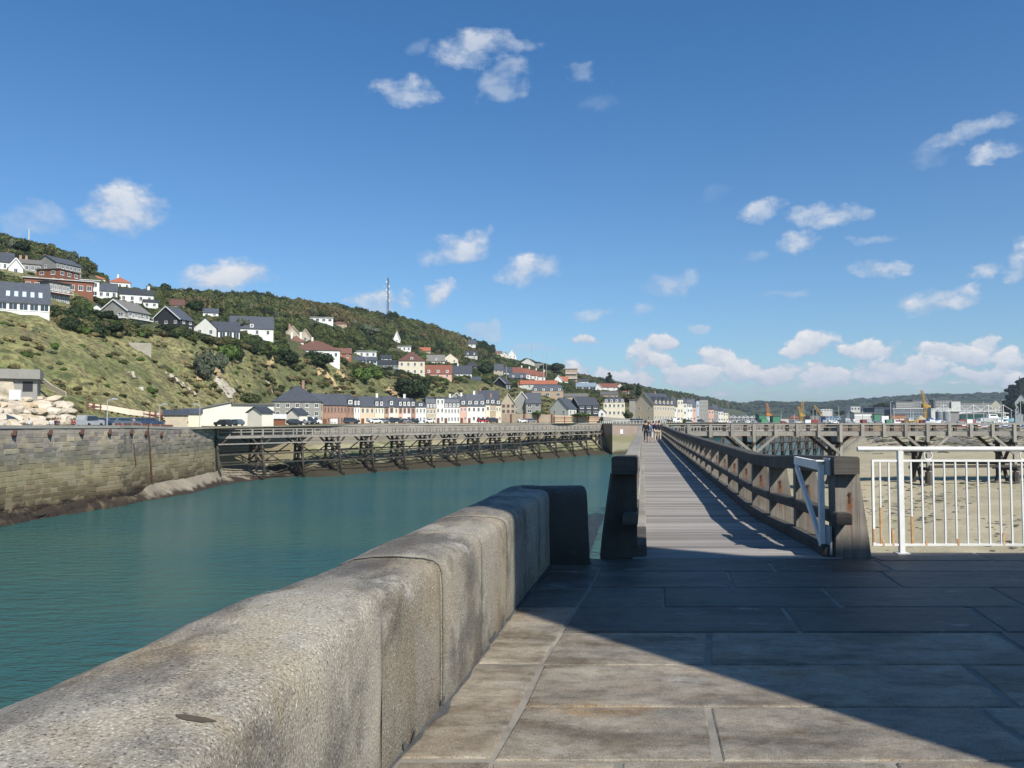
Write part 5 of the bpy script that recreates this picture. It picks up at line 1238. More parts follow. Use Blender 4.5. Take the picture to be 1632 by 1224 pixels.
H('wide house with a pale blue-grey curved metal roof', 918, 950, 624, 616, 610, 'pale', 'blue', 'gx', wins=3, glass=1)
H('white house with red front under the tall dark tree', 954, 984, 625, 617, 611, 'white', 'redbrown', 'gx', wins=3)
H('small pale house right of the tall dark tree', 983, 994, 620, 616, 611, 'cream', 'brown', 'gy', wins=1)
H('low dull-roofed stone outbuilding in the middle of the slope', 899, 937, 637, 632, 627, 'stone', 'grey', 'gx', wins=0)
H('small pink house half hidden below the stepped row', 825, 833, 618, 613, 609, 'pink', 'redbrown', 'gx', wins=1)
H('white house with a dark roof beside the stone-and-glass house', 921, 938, 613, 608, 604, 'white', 'dark', 'gx', wins=2)
H('white house right of the curved metal roof', 947, 959, 624, 617, 612, 'white', 'slate', 'gy', wins=1)
H('small brown-roofed house on the skyline left of the white gable', 790, 800, 567, 563, 559, 'white', 'brown', 'gx', wins=1, sink=10)
H('little cream gable on the skyline beside the brown roof', 800, 809, 569, 565, 561, 'cream', 'slate', 'gy', wins=1, sink=10)
H('low tan house under the red-fronted white house', 957, 985, 634, 629, 624, 'tan', 'grey', 'gx', wins=3)
H('dark slate house between the pink-walled house and the dark tree', 752, 766, 612, 606, 600, 'pale', 'slate', 'gx', wins=2)
H('white house with a slate roof left of the cream villa', 607, 624, 576, 571, 565, 'white', 'slate', 'gx', wins=2)
H('small grey-roofed house above the stepped row', 852, 866, 589, 584, 579, 'pale', 'grey', 'gx', wins=1, sink=8)
H('white house with brown roof on the slope right of the dark pine', 992, 1003, 629, 625, 620, 'white', 'brown', 'gx', wins=1)
# ---- the quay front
g = 'row houses along the quay'
H('large grey house with a high slate hip roof left of the quay row', 435, 512, 679, 640, 612, 'grey', 'slate', 'hip', Y=248, depth=14, wins=5, floors=3, chim=(.62,))
Yh = lambda p: pw(p, [440, 500, 560, 640, 700, 800], [240, 252, 264, 290, 312, 352])
ROW = [ # px0, px1, base, eave, ridge, wall, wins, floors, dormers, frame, label, kind
 (490, 515, 678.5, 641, 627, 'tan', 3, 2, 0, 'brick', 'brick-banded house with red window surrounds and brown garage door beside the hip roof', 'gx'),
 (515, 553, 678, 645, 628, 'brick', 7, 2, 0, 'brick', 'long red brick house with seven upper windows', 'gx'),
 (553, 564, 677.5, 646, 629, 'brick', 2, 2, 1, 'brick', 'narrow dark brick house right of the long brick one', 'gx'),
 (564, 574, 677.5, 647, 632, 'white', 2, 2, 2, 'white', 'narrow white house with two dormers right of the brick houses', 'gx'),
 (574, 597, 677, 647.5, 632, 'peach', 3, 2, 0, 'white', 'peach-coloured house with three bays left of the cream one', 'gx'),
 (597, 612, 676.5, 648, 633, 'cream', 3, 2, 2, 'white', 'cream house with two round-headed dormers right of the peach house', 'gx'),
 (612, 620, 676.5, 648, 631, 'tan', 1, 2, 0, 'brick', 'narrow brick-fronted house before the quoined white one', 'gx'),
 (620, 628, 676.5, 647, 631, 'white', 1, 2, 1, 'brick', 'narrow white house with checkered brick quoins', 'gx'),
 (628, 635, 676, 648, 632, 'cream', 1, 2, 0, 'white', 'narrow cream house right of the checkered quoins', 'gx'),
 (635, 641.5, 676, 648, 634, 'pink', 1, 2, 1, 'brick', 'very narrow brown-pink house', 'gx'),
 (641.5, 655, 676, 648, 634, 'white', 2, 2, 2, 'brick', 'white house with brick-edged windows and two dormers', 'gx'),
 (655, 662, 675.8, 648, 635, 'brick', 1, 2, 1, 'brick', 'narrow red brick house in the middle of the row', 'gx'),
 (662, 679, 675.5, 648, 640, 'white', 3, 2, 1, 'white', 'white house with a blue door and a tall gabled dormer', 'gx'),
 (679, 695, 675.2, 650, 632, 'stone', 3, 2, 3, 'white', 'grey-beige stone house with a glazed attic balcony', 'mansard'),
 (695, 708, 675, 641, 634, 'white', 2, 3, 0, 'white', 'tall plain white house with a shop-like ground floor', 'flat'),
 (708, 733, 674.8, 649, 633, 'white', 5, 2, 4, 'white', 'white house with four round dormers', 'mansard'),
 (733, 744, 674.6, 646, 631, 'pink', 2, 2, 1, 'white', 'salmon-pink house with one round dormer', 'gx'),
 (744, 774, 674.5, 646, 628, 'white', 4, 2, 3, 'white', 'wide bright white house with dark roof and chimneys', 'gx'),
 (774, 781, 674.5, 644, 631, 'cream', 1, 2, 1, 'white', 'narrow cream house near the right end of the row', 'gx'),
 (781, 790, 674.5, 644, 632, 'tan', 2, 2, 1, 'white', 'tan house with a pointed dormer near the right end', 'gx'),
 (790, 799, 674.5, 645, 634, 'cream', 2, 2, 1, 'white', 'cream house closing the row at the terrace wall', 'gx')]
for k, (a, b, pb, pe, pr, wl, nw, fl, dm, wf, lb, kd) in enumerate(ROW):
    H(lb, a, b, pb, pe, pr, wl, 'slate', kd, Y=Yh((a + b) / 2), depth=9, wins=nw, floors=fl, dorm=dm, wf=wf, group=g, door=(0 if nw > 1 else None), rz=R(12), garage=(1 if k == 0 else 2 if k == 1 else 0), chim=((.5,) if k in (5, 10, 15, 16, 17, 19) else ()), dormk='b' if k == 12 else 'white')
# second line behind the row
H('slate-roofed house rising behind the salmon-pink house', 713, 742, 660, 640, 626, 'grey', 'slate', 'gy', Y=350, wins=0, depth=12)
H('dark-roofed house behind the cream end of the row', 762, 795, 650, 634, 622, 'grey', 'slate', 'gx', Y=385, wins=2, chim=(.1,))
# buildings left of the row
H('long cream boat shed with a sloping roof edge, left part', 321, 368, 681, 652, 642, 'ivory', 'grey', 'mono', Y=184, depth=11, wins=0, name='shed', cat='shed')
H('long cream flat-roofed shed with small round vents, right part', 368, 436, 681, 645, 645, 'ivory', 'grey', 'flat', Y=187, depth=12, wins=0, name='shed', cat='shed')
H('small cream gabled outbuilding in front of the flat shed', 394, 435, 681, 657, 649, 'ivory', 'slate', 'gx', pm=417, delta=40, Y=180, wins=0, name='shed', cat='shed')
H('small cream gabled outbuilding in front of the high hip roof', 457, 490, 680, 660, 651, 'ivory', 'slate', 'gx', pm=477, delta=40, Y=214, wins=0, name='shed', cat='shed')
H('low brick garage between the two cream outbuildings', 435, 455, 680, 667, 661, 'rust', 'white', 'gx', Y=206, wins=0, depth=5, name='garage', cat='garage')
H('low dark-roofed open shelter left of the cream shed', 261, 300, 677, 661, 654, 'stone', 'slate', 'gx', Y=152, wins=0, depth=6, name='shed', cat='shed')
H('low slate-roofed shed with a grey door beside the cream shed', 292, 321, 680, 659, 652, 'cream', 'slate', 'gx', Y=164, wins=0, depth=6, name='shed', cat='shed', garage=0)
# houses on the terrace right of the row
H('gabled house with brick-edged windows above the terrace wall', 799, 821, 660, 643, 627, 'stone', 'slate', 'gy', Y=372, wins=3, floors=2, wf='brick', depth=11)
H('large grey rendered house with steep roofs above the terrace wall', 815, 848, 660, 645, 624, 'grey', 'grey', 'gy', Y=384, wins=2, floors=2, depth=13)
H('cream-windowed grey house wing right of the large grey house', 838, 862, 660, 642, 626, 'grey', 'slate', 'gx', Y=382, wins=2, floors=2, depth=8, bw=1.8)
H('house with a pale green gable and slate roof', 876, 919, 663, 651, 634, 'pale', 'slate', 'gx', pm=906, delta=32, Y=396, wins=(2, 2), dorm=0)
H('dark modern house with angular slate roofs and a tall glazed stair', 908, 955, 661, 645, 633, 'black', 'slate', 'gx', pm=922, delta=50, Y=410, wins=(0, 3), bw=2.5)
H('tiny white gabled house with a bay window', 954, 965, 665, 656, 651, 'white', 'slate', 'gy', Y=400, wins=1, depth=6)
H('cream house with slate mansard and four white dormers', 962, 996, 664, 641, 632, 'cream', 'slate', 'mansard', Y=420, wins=5, floors=2, dorm=4, depth=10)
H('big old stone house with a blank pointed gable and a long side with pointed dormers', 1011, 1077, 673, 644, 626, 'stone', 'slate', 'gx', pm=1042, delta=30, Y=425, wins=(2, 8), floors=2, chim=(.5,), sided=5)
H('plain grey stone annex at the left of the blank gable', 1003, 1013, 671, 637, 637, 'grey', 'grey', 'flat', Y=430, wins=0)
for k, (a, b, pb, pe, pr, wl, nw, kd, lb) in enumerate([
 (1072, 1080, 674, 647, 633, 'white', 1, 'gx', 'narrow white house next to the old stone house'), (1080, 1089, 674, 641, 636, 'cream', 2, 'flat', 'tall yellow-cream house front beyond the stone house'),
 (1089, 1095, 674, 642, 634, 'white', 1, 'gx', 'slim white house right of the yellow-cream one'), (1095, 1104, 674, 648, 634, 'white', 2, 'mansard', 'white house with a black mansard roof'),
 (1104, 1110, 674, 648, 636, 'pink', 1, 'gx', 'pink house in the far part of the quay'), (1110, 1115, 674, 646, 638, 'blue', 1, 'flat', 'pale blue slender house in the far part of the quay'),
 (1115, 1129, 674, 636, 636, 'grey', 2, 'flat', 'tall flat-roofed grey apartment house at the far quay'), (1129, 1138, 674, 652, 647, 'pink', 2, 'gx', 'low pink house in the far quay row'),
 (1137, 1145, 673, 653, 645, 'grey', 2, 'gx', 'grey house with a dark roof in the far quay row'), (1145, 1153, 673, 655, 649, 'white', 2, 'gx', 'white gabled house towards the end of the far quay row'), (1153, 1161, 673, 657, 651, 'cream', 2, 'gx', 'cream house closing the far quay row')]):
    H(lb, a, b, pb, pe, pr, wl, 'slate', kd, Y=pw(a, [1072, 1161], [470, 640]), wins=nw, floors=(3 if k in (1, 2, 6) else 2), dorm=(nw if kd == 'mansard' else 0), group='houses at the far end of the quay', rz=R(14))
# far white house fronts at the foot of the far hill
for k in range(20):
    a = 1161 + k * 3.3
    H('tiny white house at the foot of the far wooded hill, %s from the left' % ORD[k], a, a + 2.9, 667 + (k % 3) * .5, 663.8, 661.5 + (k % 2) * .6, 'white', ('grey', 'slate', 'blue')[k % 3], 'gy' if k % 2 else 'gx', Y=1150 + 12 * k, wins=1, floors=1, group='tiny white houses at the foot of the far hill', sink=8)
for k in range(16):
    a = 1158 + k * 3.6
    H('tiny pale house in the lower row beyond the far quay, %s from the left' % ORD[k], a, a + 3.2, 671 + (k % 3) * .4, 668.2, 666.2 + (k % 2) * .6, ('white', 'pale', 'cream')[k % 3], ('slate', 'grey')[k % 2], 'gx', Y=880 + 9 * k, wins=1, floors=1, group='tiny pale houses in the lower far row', sink=3)
# terrace wall
def wall_line(label, pts, hgt, m_, name='wall', cat='wall', th=.5):
    t = thing(name, label, cat, (0, 0, 0)); 
    for (pa, ya, yb_, Ya), (pb_, yc, yd, Yb) in zip(pts[:-1], pts[1:]):
        a0, a1, b0, b1 = D(pa, yb_, Ya), D(pa, ya, Ya), D(pb_, yd, Yb), D(pb_, yc, Yb)
        o = MB().hexa([a0, b0, b0 + Vector((0, th, 0)), a0 + Vector((0, th, 0)), a1, b1, b1 + Vector((0, th, 0)), a1 + Vector((0, th, 0))]).build('wall_section', m_, t)
    return t
m_terr = mat('terrace_stone', (.33, .26, .19), (.25, .2, .15), scale=.3, rough=.9, bump=.03, bscale=2, coord='w', rnd=.1); m_terr2 = mat('terrace_render', (.60, .45, .30), (.5, .38, .26), scale=.3, rough=.9, coord='w', rnd=0)
tw = wall_line('tall brown stone terrace wall along the quay road right of the row houses', [(797, 659, 677, 354), (840, 660, 677, 362), (884, 661, 677, 370)], 0, m_terr)
tw2 = wall_line('lighter ochre rendered stretch of the terrace wall with dark ribs', [(884, 662, 677, 369), (958, 664, 677, 378)], 0, m_terr2)
for k, p in enumerate((815, 836, 858, 880)): c = D(p, 668, pw(p, [797, 884], [353.5, 369.5]) - .1); MB().box(c.x - .3, c.x + .3, c.y - .15, c.y + .1, .9, 4.9).build('rib', m_brown, tw)
for k, p in enumerate((900, 920, 938)): c = D(p, 668, pw(p, [884, 958], [369, 378]) - .1); MB().box(c.x - .2, c.x + .2, c.y - .15, c.y + .1, .9, 3.9).build('rib', m_brown, tw2)
for z in (1.8, 2.8, 3.6): a, b = D(884, 668, 368.8), D(958, 668, 377.8); MB().beam((a.x, a.y, z), (b.x, b.y, z), .12, .15).build('rib', m_brown, tw2)
wall_line('low grey wall of the lane under the cream mansard house', [(958, 664, 676, 380), (1010, 668, 676, 405)], 0, WALL['grey'])
# ================================================================ vegetation on the hill
rv = random.Random(21)
def covers(px, py, r, h, Y, lim=0.0):
    rp = r * F / Y; hp = h * F / Y
    for (a, b, t, bt, Yh_) in HRECT:
        if px + rp * .8 < a or px - rp * .8 > b: continue
        if Y < Yh_ + 10:
            if py - hp < bt - 1 - lim * (bt - t) and py > t + 1 and Y > Yh_ - 90: return True
        if -5 < Y - Yh_ < 13: return True
    return False
pts, scl, rot, idx = [], [], [], []
protos = [CR[0][0], CR[0][1], CR[1][0], CR[1][1], CR[2][0], CR[2][1], CR[3][0], CONE]
n_try = 0
while len(pts) < 7800 and n_try < 60000:
    n_try += 1
    px = rv.uniform(-260, 1185); ys_, zs_ = prof(px); Y = rv.uniform(ys_[2], ys_[5] + 10)
    if rv.random() > min(1, .35 + Y / 1400): continue
    z = hz(px, Y); py = 672 - (z - EYE) / Y * F
    far_ = max(1, Y / 900)
    if py > pw(px, *TREELINE) + 3: continue
    r = rv.uniform(2.6, 4.6) * far_; h = r * rv.uniform(.9, 1.35)
    if covers(px, py, r, h * 1.2, Y): continue
    X = Y * XR(px, py); q = fbm(X, Y, 0, .012, 3) + rv.uniform(-.25, .25)
    i = 4 + rv.randrange(2) if q > .28 else (2 + rv.randrange(2) if q < -.12 else rv.randrange(2))
    if rv.random() < .02: i = 6
    pts.append((X, Y, z + h * .25)); scl.append((r, r, h)); rot.append(rv.uniform(0, 6.28)); idx.append(i)
scatter('woods', pts, scl, rot, idx, protos, 'dense mixed green and brownish woods covering the upper hillside and ridge', 'woods')
# scrub and gardens between houses and on the bluff
pts, scl, rot, idx = [], [], [], []; n_try = 0
protos2 = [CR[0][0], CR[1][0], CR[4][0], CR[2][1], crown_mesh(92, leaf_mat('leaf_sage', (.17, .18, .10), (.12, .13, .07))), crown_mesh(91, leaf_mat('leaf_dry', (.26, .215, .105), (.18, .155, .075)))]
while len(pts) < 11500 and n_try < 120000:
    n_try += 1
    px = rv.uniform(-200, 1150); ys_, zs_ = prof(px); Y = rv.uniform(ys_[1] + 2, ys_[4])
    z = hz(px, Y); py = 672 - (z - EYE) / Y * F
    if py < pw(px, *TREELINE) - 2: continue
    X = Y * XR(px, py); q = fbm(X, Y, 3, .03, 4)
    garden = Y > ys_[2] - 4
    if garden: dens = 1 if px > 120 else .6
    else: dens = (.95 if q > .06 else .25) * pw(px, [0, 200, 300, 420, 1000], [.16, .20, .5, 1, 1])
    if rv.random() > dens: continue
    r = rv.uniform(1.2, 3.4) if garden else (rv.uniform(.4, 1.3) if px < 420 else rv.uniform(.6, 1.9)); r *= max(1, Y / 500); h = r * rv.uniform(.6, 1.1) * (1 if garden else .8)
    if covers(px, py, r, h * 1.2, Y, .3 if px > 120 else .1): continue
    pts.append((X, Y, z + h * .15)); scl.append((r, r, h)); rot.append(rv.uniform(0, 6.28)); idx.append(rv.choice((0, 0, 1, 1, 2, 3) if garden else (0, 2, 3, 5, 3, 4, 5, 5) if px < 420 else (0, 1, 0, 3, 3, 5)))
scatter('undergrowth', pts, scl, rot, idx, protos2, 'scrub, hedges and garden bushes between the houses and over the bluff', 'undergrowth')
# distant woods on the far hills
pts, scl, rot, idx = [], [], [], []
for k in range(2600):
    p = rv.uniform(1085, 2000); t = rv.random() ** .5; Y = lerp(2050, 3400, t); pyr = pw(p, *FH) + 2
    z = EYE + Y * S(lerp(671.5, pyr, math.sin(t * math.pi / 2) ** 1.1)); X = Y * XR(p, 650); r = rv.uniform(9, 17)
    pts.append((X, Y, z + fbm(X, Y, 0, .004, 5) * 9)); scl.append((r, r, r * .6)); rot.append(rv.uniform(0, 6)); idx.append(rv.choice((0, 1, 1)))
scatter('far_woods', pts, scl, rot, idx, [CR[0][0], CR[1][0]], 'dark distant woods on the low hills behind the harbour', 'woods')
# trees and shrubs one can tell apart
def T(label, px, pb, ptop, wpx, kind=0, Y=None, conic=False, trunk=.2, name='tree'):
    p = hit(px, pb) if Y is None else D(px, pb, Y)
    k = p.y / F; tree(name, label, p, (pb - ptop) * k, wpx / 2 * k, kind, trunk=trunk, conic=conic)
def B(label, px, pb, ptop, wpx, kind=0, Y=None):
    p = hit(px, pb) if Y is None else D(px, pb, Y); k = p.y / F; h = (pb - ptop) * k
    bush(label, p, wpx / 2 * k, h * .95, kind)
T('big round dark tree in the middle of the hillside between slate roofs', 775, 608, 576, 34, 1)
T('dark broad tree above the white cut-off house at the upper left', 34, 412, 382, 34, 1)
T('tall dark pine standing above the red-fronted white house', 971, 620, 594, 24, 1, conic=True, trunk=.1, name='pine_tree')
T('pointed dark tree right behind the mansard house', 1018, 632, 611, 16, 1, Y=470, conic=True, trunk=.05, name='pine_tree')
T('dark green tree on the skyline left of the stone-and-glass house', 887, 600, 577, 34, 1)
T('second dark green tree on the skyline beside the pale gabled house', 868, 597, 580, 22, 1)
T('dense dark tree beside the plain brown roof', 312, 506, 478, 36, 1)
T('dark evergreen behind the dark-roofed wide house', 262, 480, 449, 26, 1)
T('small pointed spruce breaking the ridge line', 255, 462, 446, 10, 1, conic=True, trunk=.05, name='pine_tree')
T('brownish tree right of the cream mansard house', 1003, 652, 628, 30, 2, Y=455)
T('brown-green tree above the far dark pine', 1000, 630, 612, 26, 0, Y=560)
T('grey-leaved tree in front of the long slate roof', 386, 530, 505, 26, 3)
T('silvery round tree in the woods above the cream villa', 588, 545, 520, 34, 3)
T('pale grey tree beside the house in the woods', 383, 505, 487, 34, 3)
B('large grey-green willow scrub on the bluff above the chalk scar', 327, 608, 556, 46, 3)
B('smaller grey-green scrub beside the large one on the bluff', 352, 592, 558, 26, 3)
B('dark green bush left of the black-gabled house', 150, 510, 492, 40, 1)
B('round dark bush under the balcony house', 172, 512, 494, 30, 1)
B('low dark bush on the grass below the balcony house', 180, 532, 515, 46, 1)
B('dark bush right of the slate-roofed white house', 112, 512, 492, 40, 1)
B('bright green thicket on the bluff edge left', 362, 578, 545, 44, 4)
B('dark green thicket beside the bright one on the bluff edge', 378, 575, 552, 30, 1)
B('yellow-green thicket hanging over the bluff below the bench', 575, 612, 582, 46, 4)
B('second yellow-green thicket to its right on the bluff', 600, 606, 580, 36, 4)
B('dark thicket below the cream villa', 650, 632, 600, 60, 1)
B('dark thicket right below the cream villa, nearer the pink house', 675, 634, 602, 36, 1)
B('dark hedge mass on the bluff under the brown hipped roof', 505, 590, 562, 60, 1)
B('dark hedge left of the brown hipped roof on the bluff', 455, 580, 555, 50, 1)
B('light bushy growth above the left end of the terrace wall', 858, 661, 654, 22, 4, Y=364)
B('clipped light hedge above the ochre terrace wall', 925, 664, 657, 40, 4, Y=374)
B('small dark shrub at the right end of the terrace wall', 959, 674, 664, 10, 1, Y=376)
B('rounded bush behind the high hip roof at the bluff foot', 400, 645, 624, 40, 0, Y=236)
B('bush in front of the old annex', 1001, 667, 654, 18, 0, Y=405)
B('bright bush beside the far white house', 1091, 674, 666, 7, 4, Y=455)
# chalk scars
def chalk_mat(nm, a, b): return mat(nm, a, b, scale=.35, rough=.95, bump=.3, bscale=1.5, coord='w', rnd=.06, c3=(.16, .14, .08), s3=.45, t3=.60)
m_ch1 = chalk_mat('white_chalk', (.56, .50, .40), (.40, .34, .26)); m_ch2 = chalk_mat('ochre_chalk', (.52, .37, .20), (.36, .26, .14))
for (lb, x0, y0, x1, y1, w, mt) in [
 ('large white chalk scar below the grey-green scrub', 348, 600, 366, 636, 12, m_ch1), ('thin white chalk streak left of the large scar', 262, 592, 300, 622, 4.5, m_ch1), ('small white chalk streak near the foot of the bluff', 296, 618, 318, 634, 4, m_ch1),
 ('ochre chalk patch under the scrub', 316, 602, 322, 612, 8, m_ch2), ('ochre scar above the large white one', 343, 585, 350, 604, 6, m_ch2), ('narrow white chalk scar right of the large one', 424, 604, 434, 630, 4, m_ch1),
 ('ochre chalk band under the hedge', 424, 590, 436, 572, 5, m_ch2), ('ochre chalk band right under the dark hedge', 447, 570, 462, 583, 5, m_ch2), ('ochre chalk patch between hedge and long scar', 492, 580, 500, 590, 7, m_ch2), ('long ochre scar running down to the quay houses', 505, 594, 543, 630, 8, m_ch2),
 ('short ochre scar right of the long one', 536, 600, 549, 614, 5, m_ch2), ('small pale chalk spot far left on the bluff', 200, 596, 226, 607, 3, m_ch1), ('yellowish chalk patch behind the row houses', 622, 620, 632, 632, 9, m_ch2)]:
    n = 12; Pc = np.zeros((n, 7, 3)); 
    for i in range(n):
        t = i / (n - 1); px = lerp(x0, x1, t); py = lerp(y0, y1, t); ww = 1.45 * w * math.sin(math.pi * lerp(.12, .88, t)) * rv.uniform(.6, 1.3)
        for j in range(7):
            q = px + (j - 3) / 3 * ww * .75 + rv.uniform(-1, 1); h_ = hit(q, py + rv.uniform(-.5, .5) + (j - 3) * .6)
            zz = hz(q, h_.y); e = 1.0 * (1 - ((j - 3) / 3) ** 2) ** .5 * math.sin(math.pi * lerp(.08, .92, t)) + rv.uniform(-.2, .35)
            Pc[i, j] = (h_.x + .2 * e, h_.y - .9 * e, max(zz, h_.z) + .35 * e - .35)
    tag(grid_mesh('chalk_scar', Pc[::-1], mt, smooth=False), lb, 'rock face')
# boulders of the pale rock face at the far left
bl = [rock_mesh('boulder', mat('pale_boulder', (.55, .48, .38), (.42, .36, .28), scale=.6, rough=.95, bump=.06, bscale=3, rnd=.14, c3=(.42, .31, .16), s3=.3, t3=.62), i + 30, 2, .62) for i in range(6)]
k = 0
for row, (pb, n, x_end, Yb) in enumerate(((677, 11, 122, 115), (667, 11, 118, 118), (657, 11, 116, 121), (647, 10, 110, 124), (638, 8, 92, 127))):
    for i in range(n):
        p = -18 + (x_end + 18) * (i + rv.uniform(.2, .8)) / n; Y = Yb + p * .10 + rv.uniform(-.6, .6); c = D(p, pb, Y)
        o = link('boulder', rv.choice(bl), None, tuple(c)); s = rv.uniform(.75, 1.25); o.scale = (s * 1.2 * (1.5 if rv.random() < .4 else 1), s * 1.1, s); o.rotation_euler = (rv.uniform(-.3, .3), rv.uniform(-.3, .3), rv.uniform(0, 6)); k += 1
        tag(o, 'pale limestone boulder, %s from the left in the %s row up of the rock slope' % (ORD[i], ORD[row]), 'boulder', 'piled pale boulders at the far left')
# bunker above the boulders
bk = thing('bunker', 'half-buried grey concrete bunker above the pale boulders at the far left', 'bunker', tuple(D(24, 628, 130)), .45)
MB().box(-6, 3, 0, 7, -2, 2.9).build('wall', WALL['grey'], bk); MB().box(-6.3, 3.4, -.8, 7, 2.4, 3.9).build('roof_slab', WALL['grey'], bk); MB().box(1.0, 2.4, -.03, .2, .4, 2.0).build('opening', WALL['black'], bk)
MB().hexa([(-7, -2.5, -2), (.6, -2.0, -2), (-.4, 0, 2.4), (-7, 0, 3.2), (-7, 0, -2), (.6, 0, -2), (-.4, .4, 2.5), (-7, .4, 3.3)][:8]).build('rubble_slope', m_ch1, bk)
m_conc2 = mat('old_concrete', (.36, .33, .27), (.26, .24, .2), scale=.8, rough=.95, bump=.03, bscale=3)
o = MB().box(-.8, .8, -.1, .1, -.7, .7).build('notice_board', m_white, None, loc=tuple(D(24, 629, 116))); tag(o, 'small white notice board below the bunker', 'sign')
o = MB().box(-3.0, 2.4, -1.7, 3, -3.5, .9).build('concrete_block', m_conc2, None, loc=tuple(hit(225, 557)), rz=.44); tag(o, 'rectangular pale concrete block on the dry grass of the bluff', 'block')
o = MB().box(-.8, .8, 0, 1, -1, .8).build('concrete_block', WALL['pale'], None, loc=tuple(hit(222, 625)), rz=.4); tag(o, 'tiny pale concrete block lower on the bluff', 'block')
# stepped path wall and terrace balustrade
pth = wall_line('pale stone ramp wall climbing from the boulders to the bunker', [(64, 600, 606, 142), (82, 614, 621, 140), (104, 625, 632, 138)], 0, WALL['stone'])
bal = wall_line('low cream boundary wall with brown posts behind the parked cars', [(140, 643, 650, 143), (170, 646, 654, 146), (205, 652, 661, 150), (262, 660, 667, 158)], 0, WALL['cream'])
for p in np.linspace(140, 258, 13): c = D(float(p), pw(p, [140, 262], [645, 662]), pw(p, [140, 262], [142.7, 157.5])); MB().box(c.x - .18, c.x + .18, c.y - .2, c.y, c.z - 1, c.z + .5).build('pillar', m_brown, bal)
for (a, b) in ((140, 170), (170, 205), (205, 262)):
    pa = D(a, pw(a, [140, 170, 205, 262], [646, 650, 657, 663]), pw(a, [140, 262], [142.6, 157.4])); pb_ = D(b, pw(b, [140, 170, 205, 262], [646, 650, 657, 663]), pw(b, [140, 262], [142.6, 157.4])); MB().beam(pa, pb_, .12, .18).build('rail', m_brown, bal)
# antenna mast and masts on the ridge
m_steel = mat('mast_steel', (.20, .21, .23), rough=.5, metal=.3, rnd=.05)
b0 = D(618, 497, 600); t0 = D(618.5, 443, 600); mast = thing('antenna_mast', 'tall lattice antenna mast with dish clusters on the wooded ridge', 'mast', tuple(b0)); hh = t0.z - b0.z
for s, u in ((-1, -1), (1, -1), (0, 1)): MB().beam((s * .6, u * .5, -6), (s * .45, u * .4, hh), .28, .28).build('leg', m_steel, mast)
for k in range(12): z = hh * k / 12; MB().beam((-.6, -.5, z), (.6, -.5, z + hh / 12), .14, .14).build('lattice_brace', m_steel, mast)
for z, s in ((.55, 1), (.62, -1), (.45, -1), (.30, 1), (.72, 1), (.36, -1), (.85, -1)): MB().box(s * .9 - .35, s * .9 + .35, -.5, .3, z * hh, z * hh + 1.5).build('antenna', m_white, mast)
MB().rod((0, 0, hh), (0, 0, hh + 2), .08).build('aerial', m_steel, mast)
b0 = D(46, 376, 385); m2 = thing('signal_mast', 'small mast on the ridge at the far left', 'mast', tuple(b0)); MB().rod((0, 0, -6), (0, 0, 3.5), .35, .2).build('pole', WALL['pale'], m2)
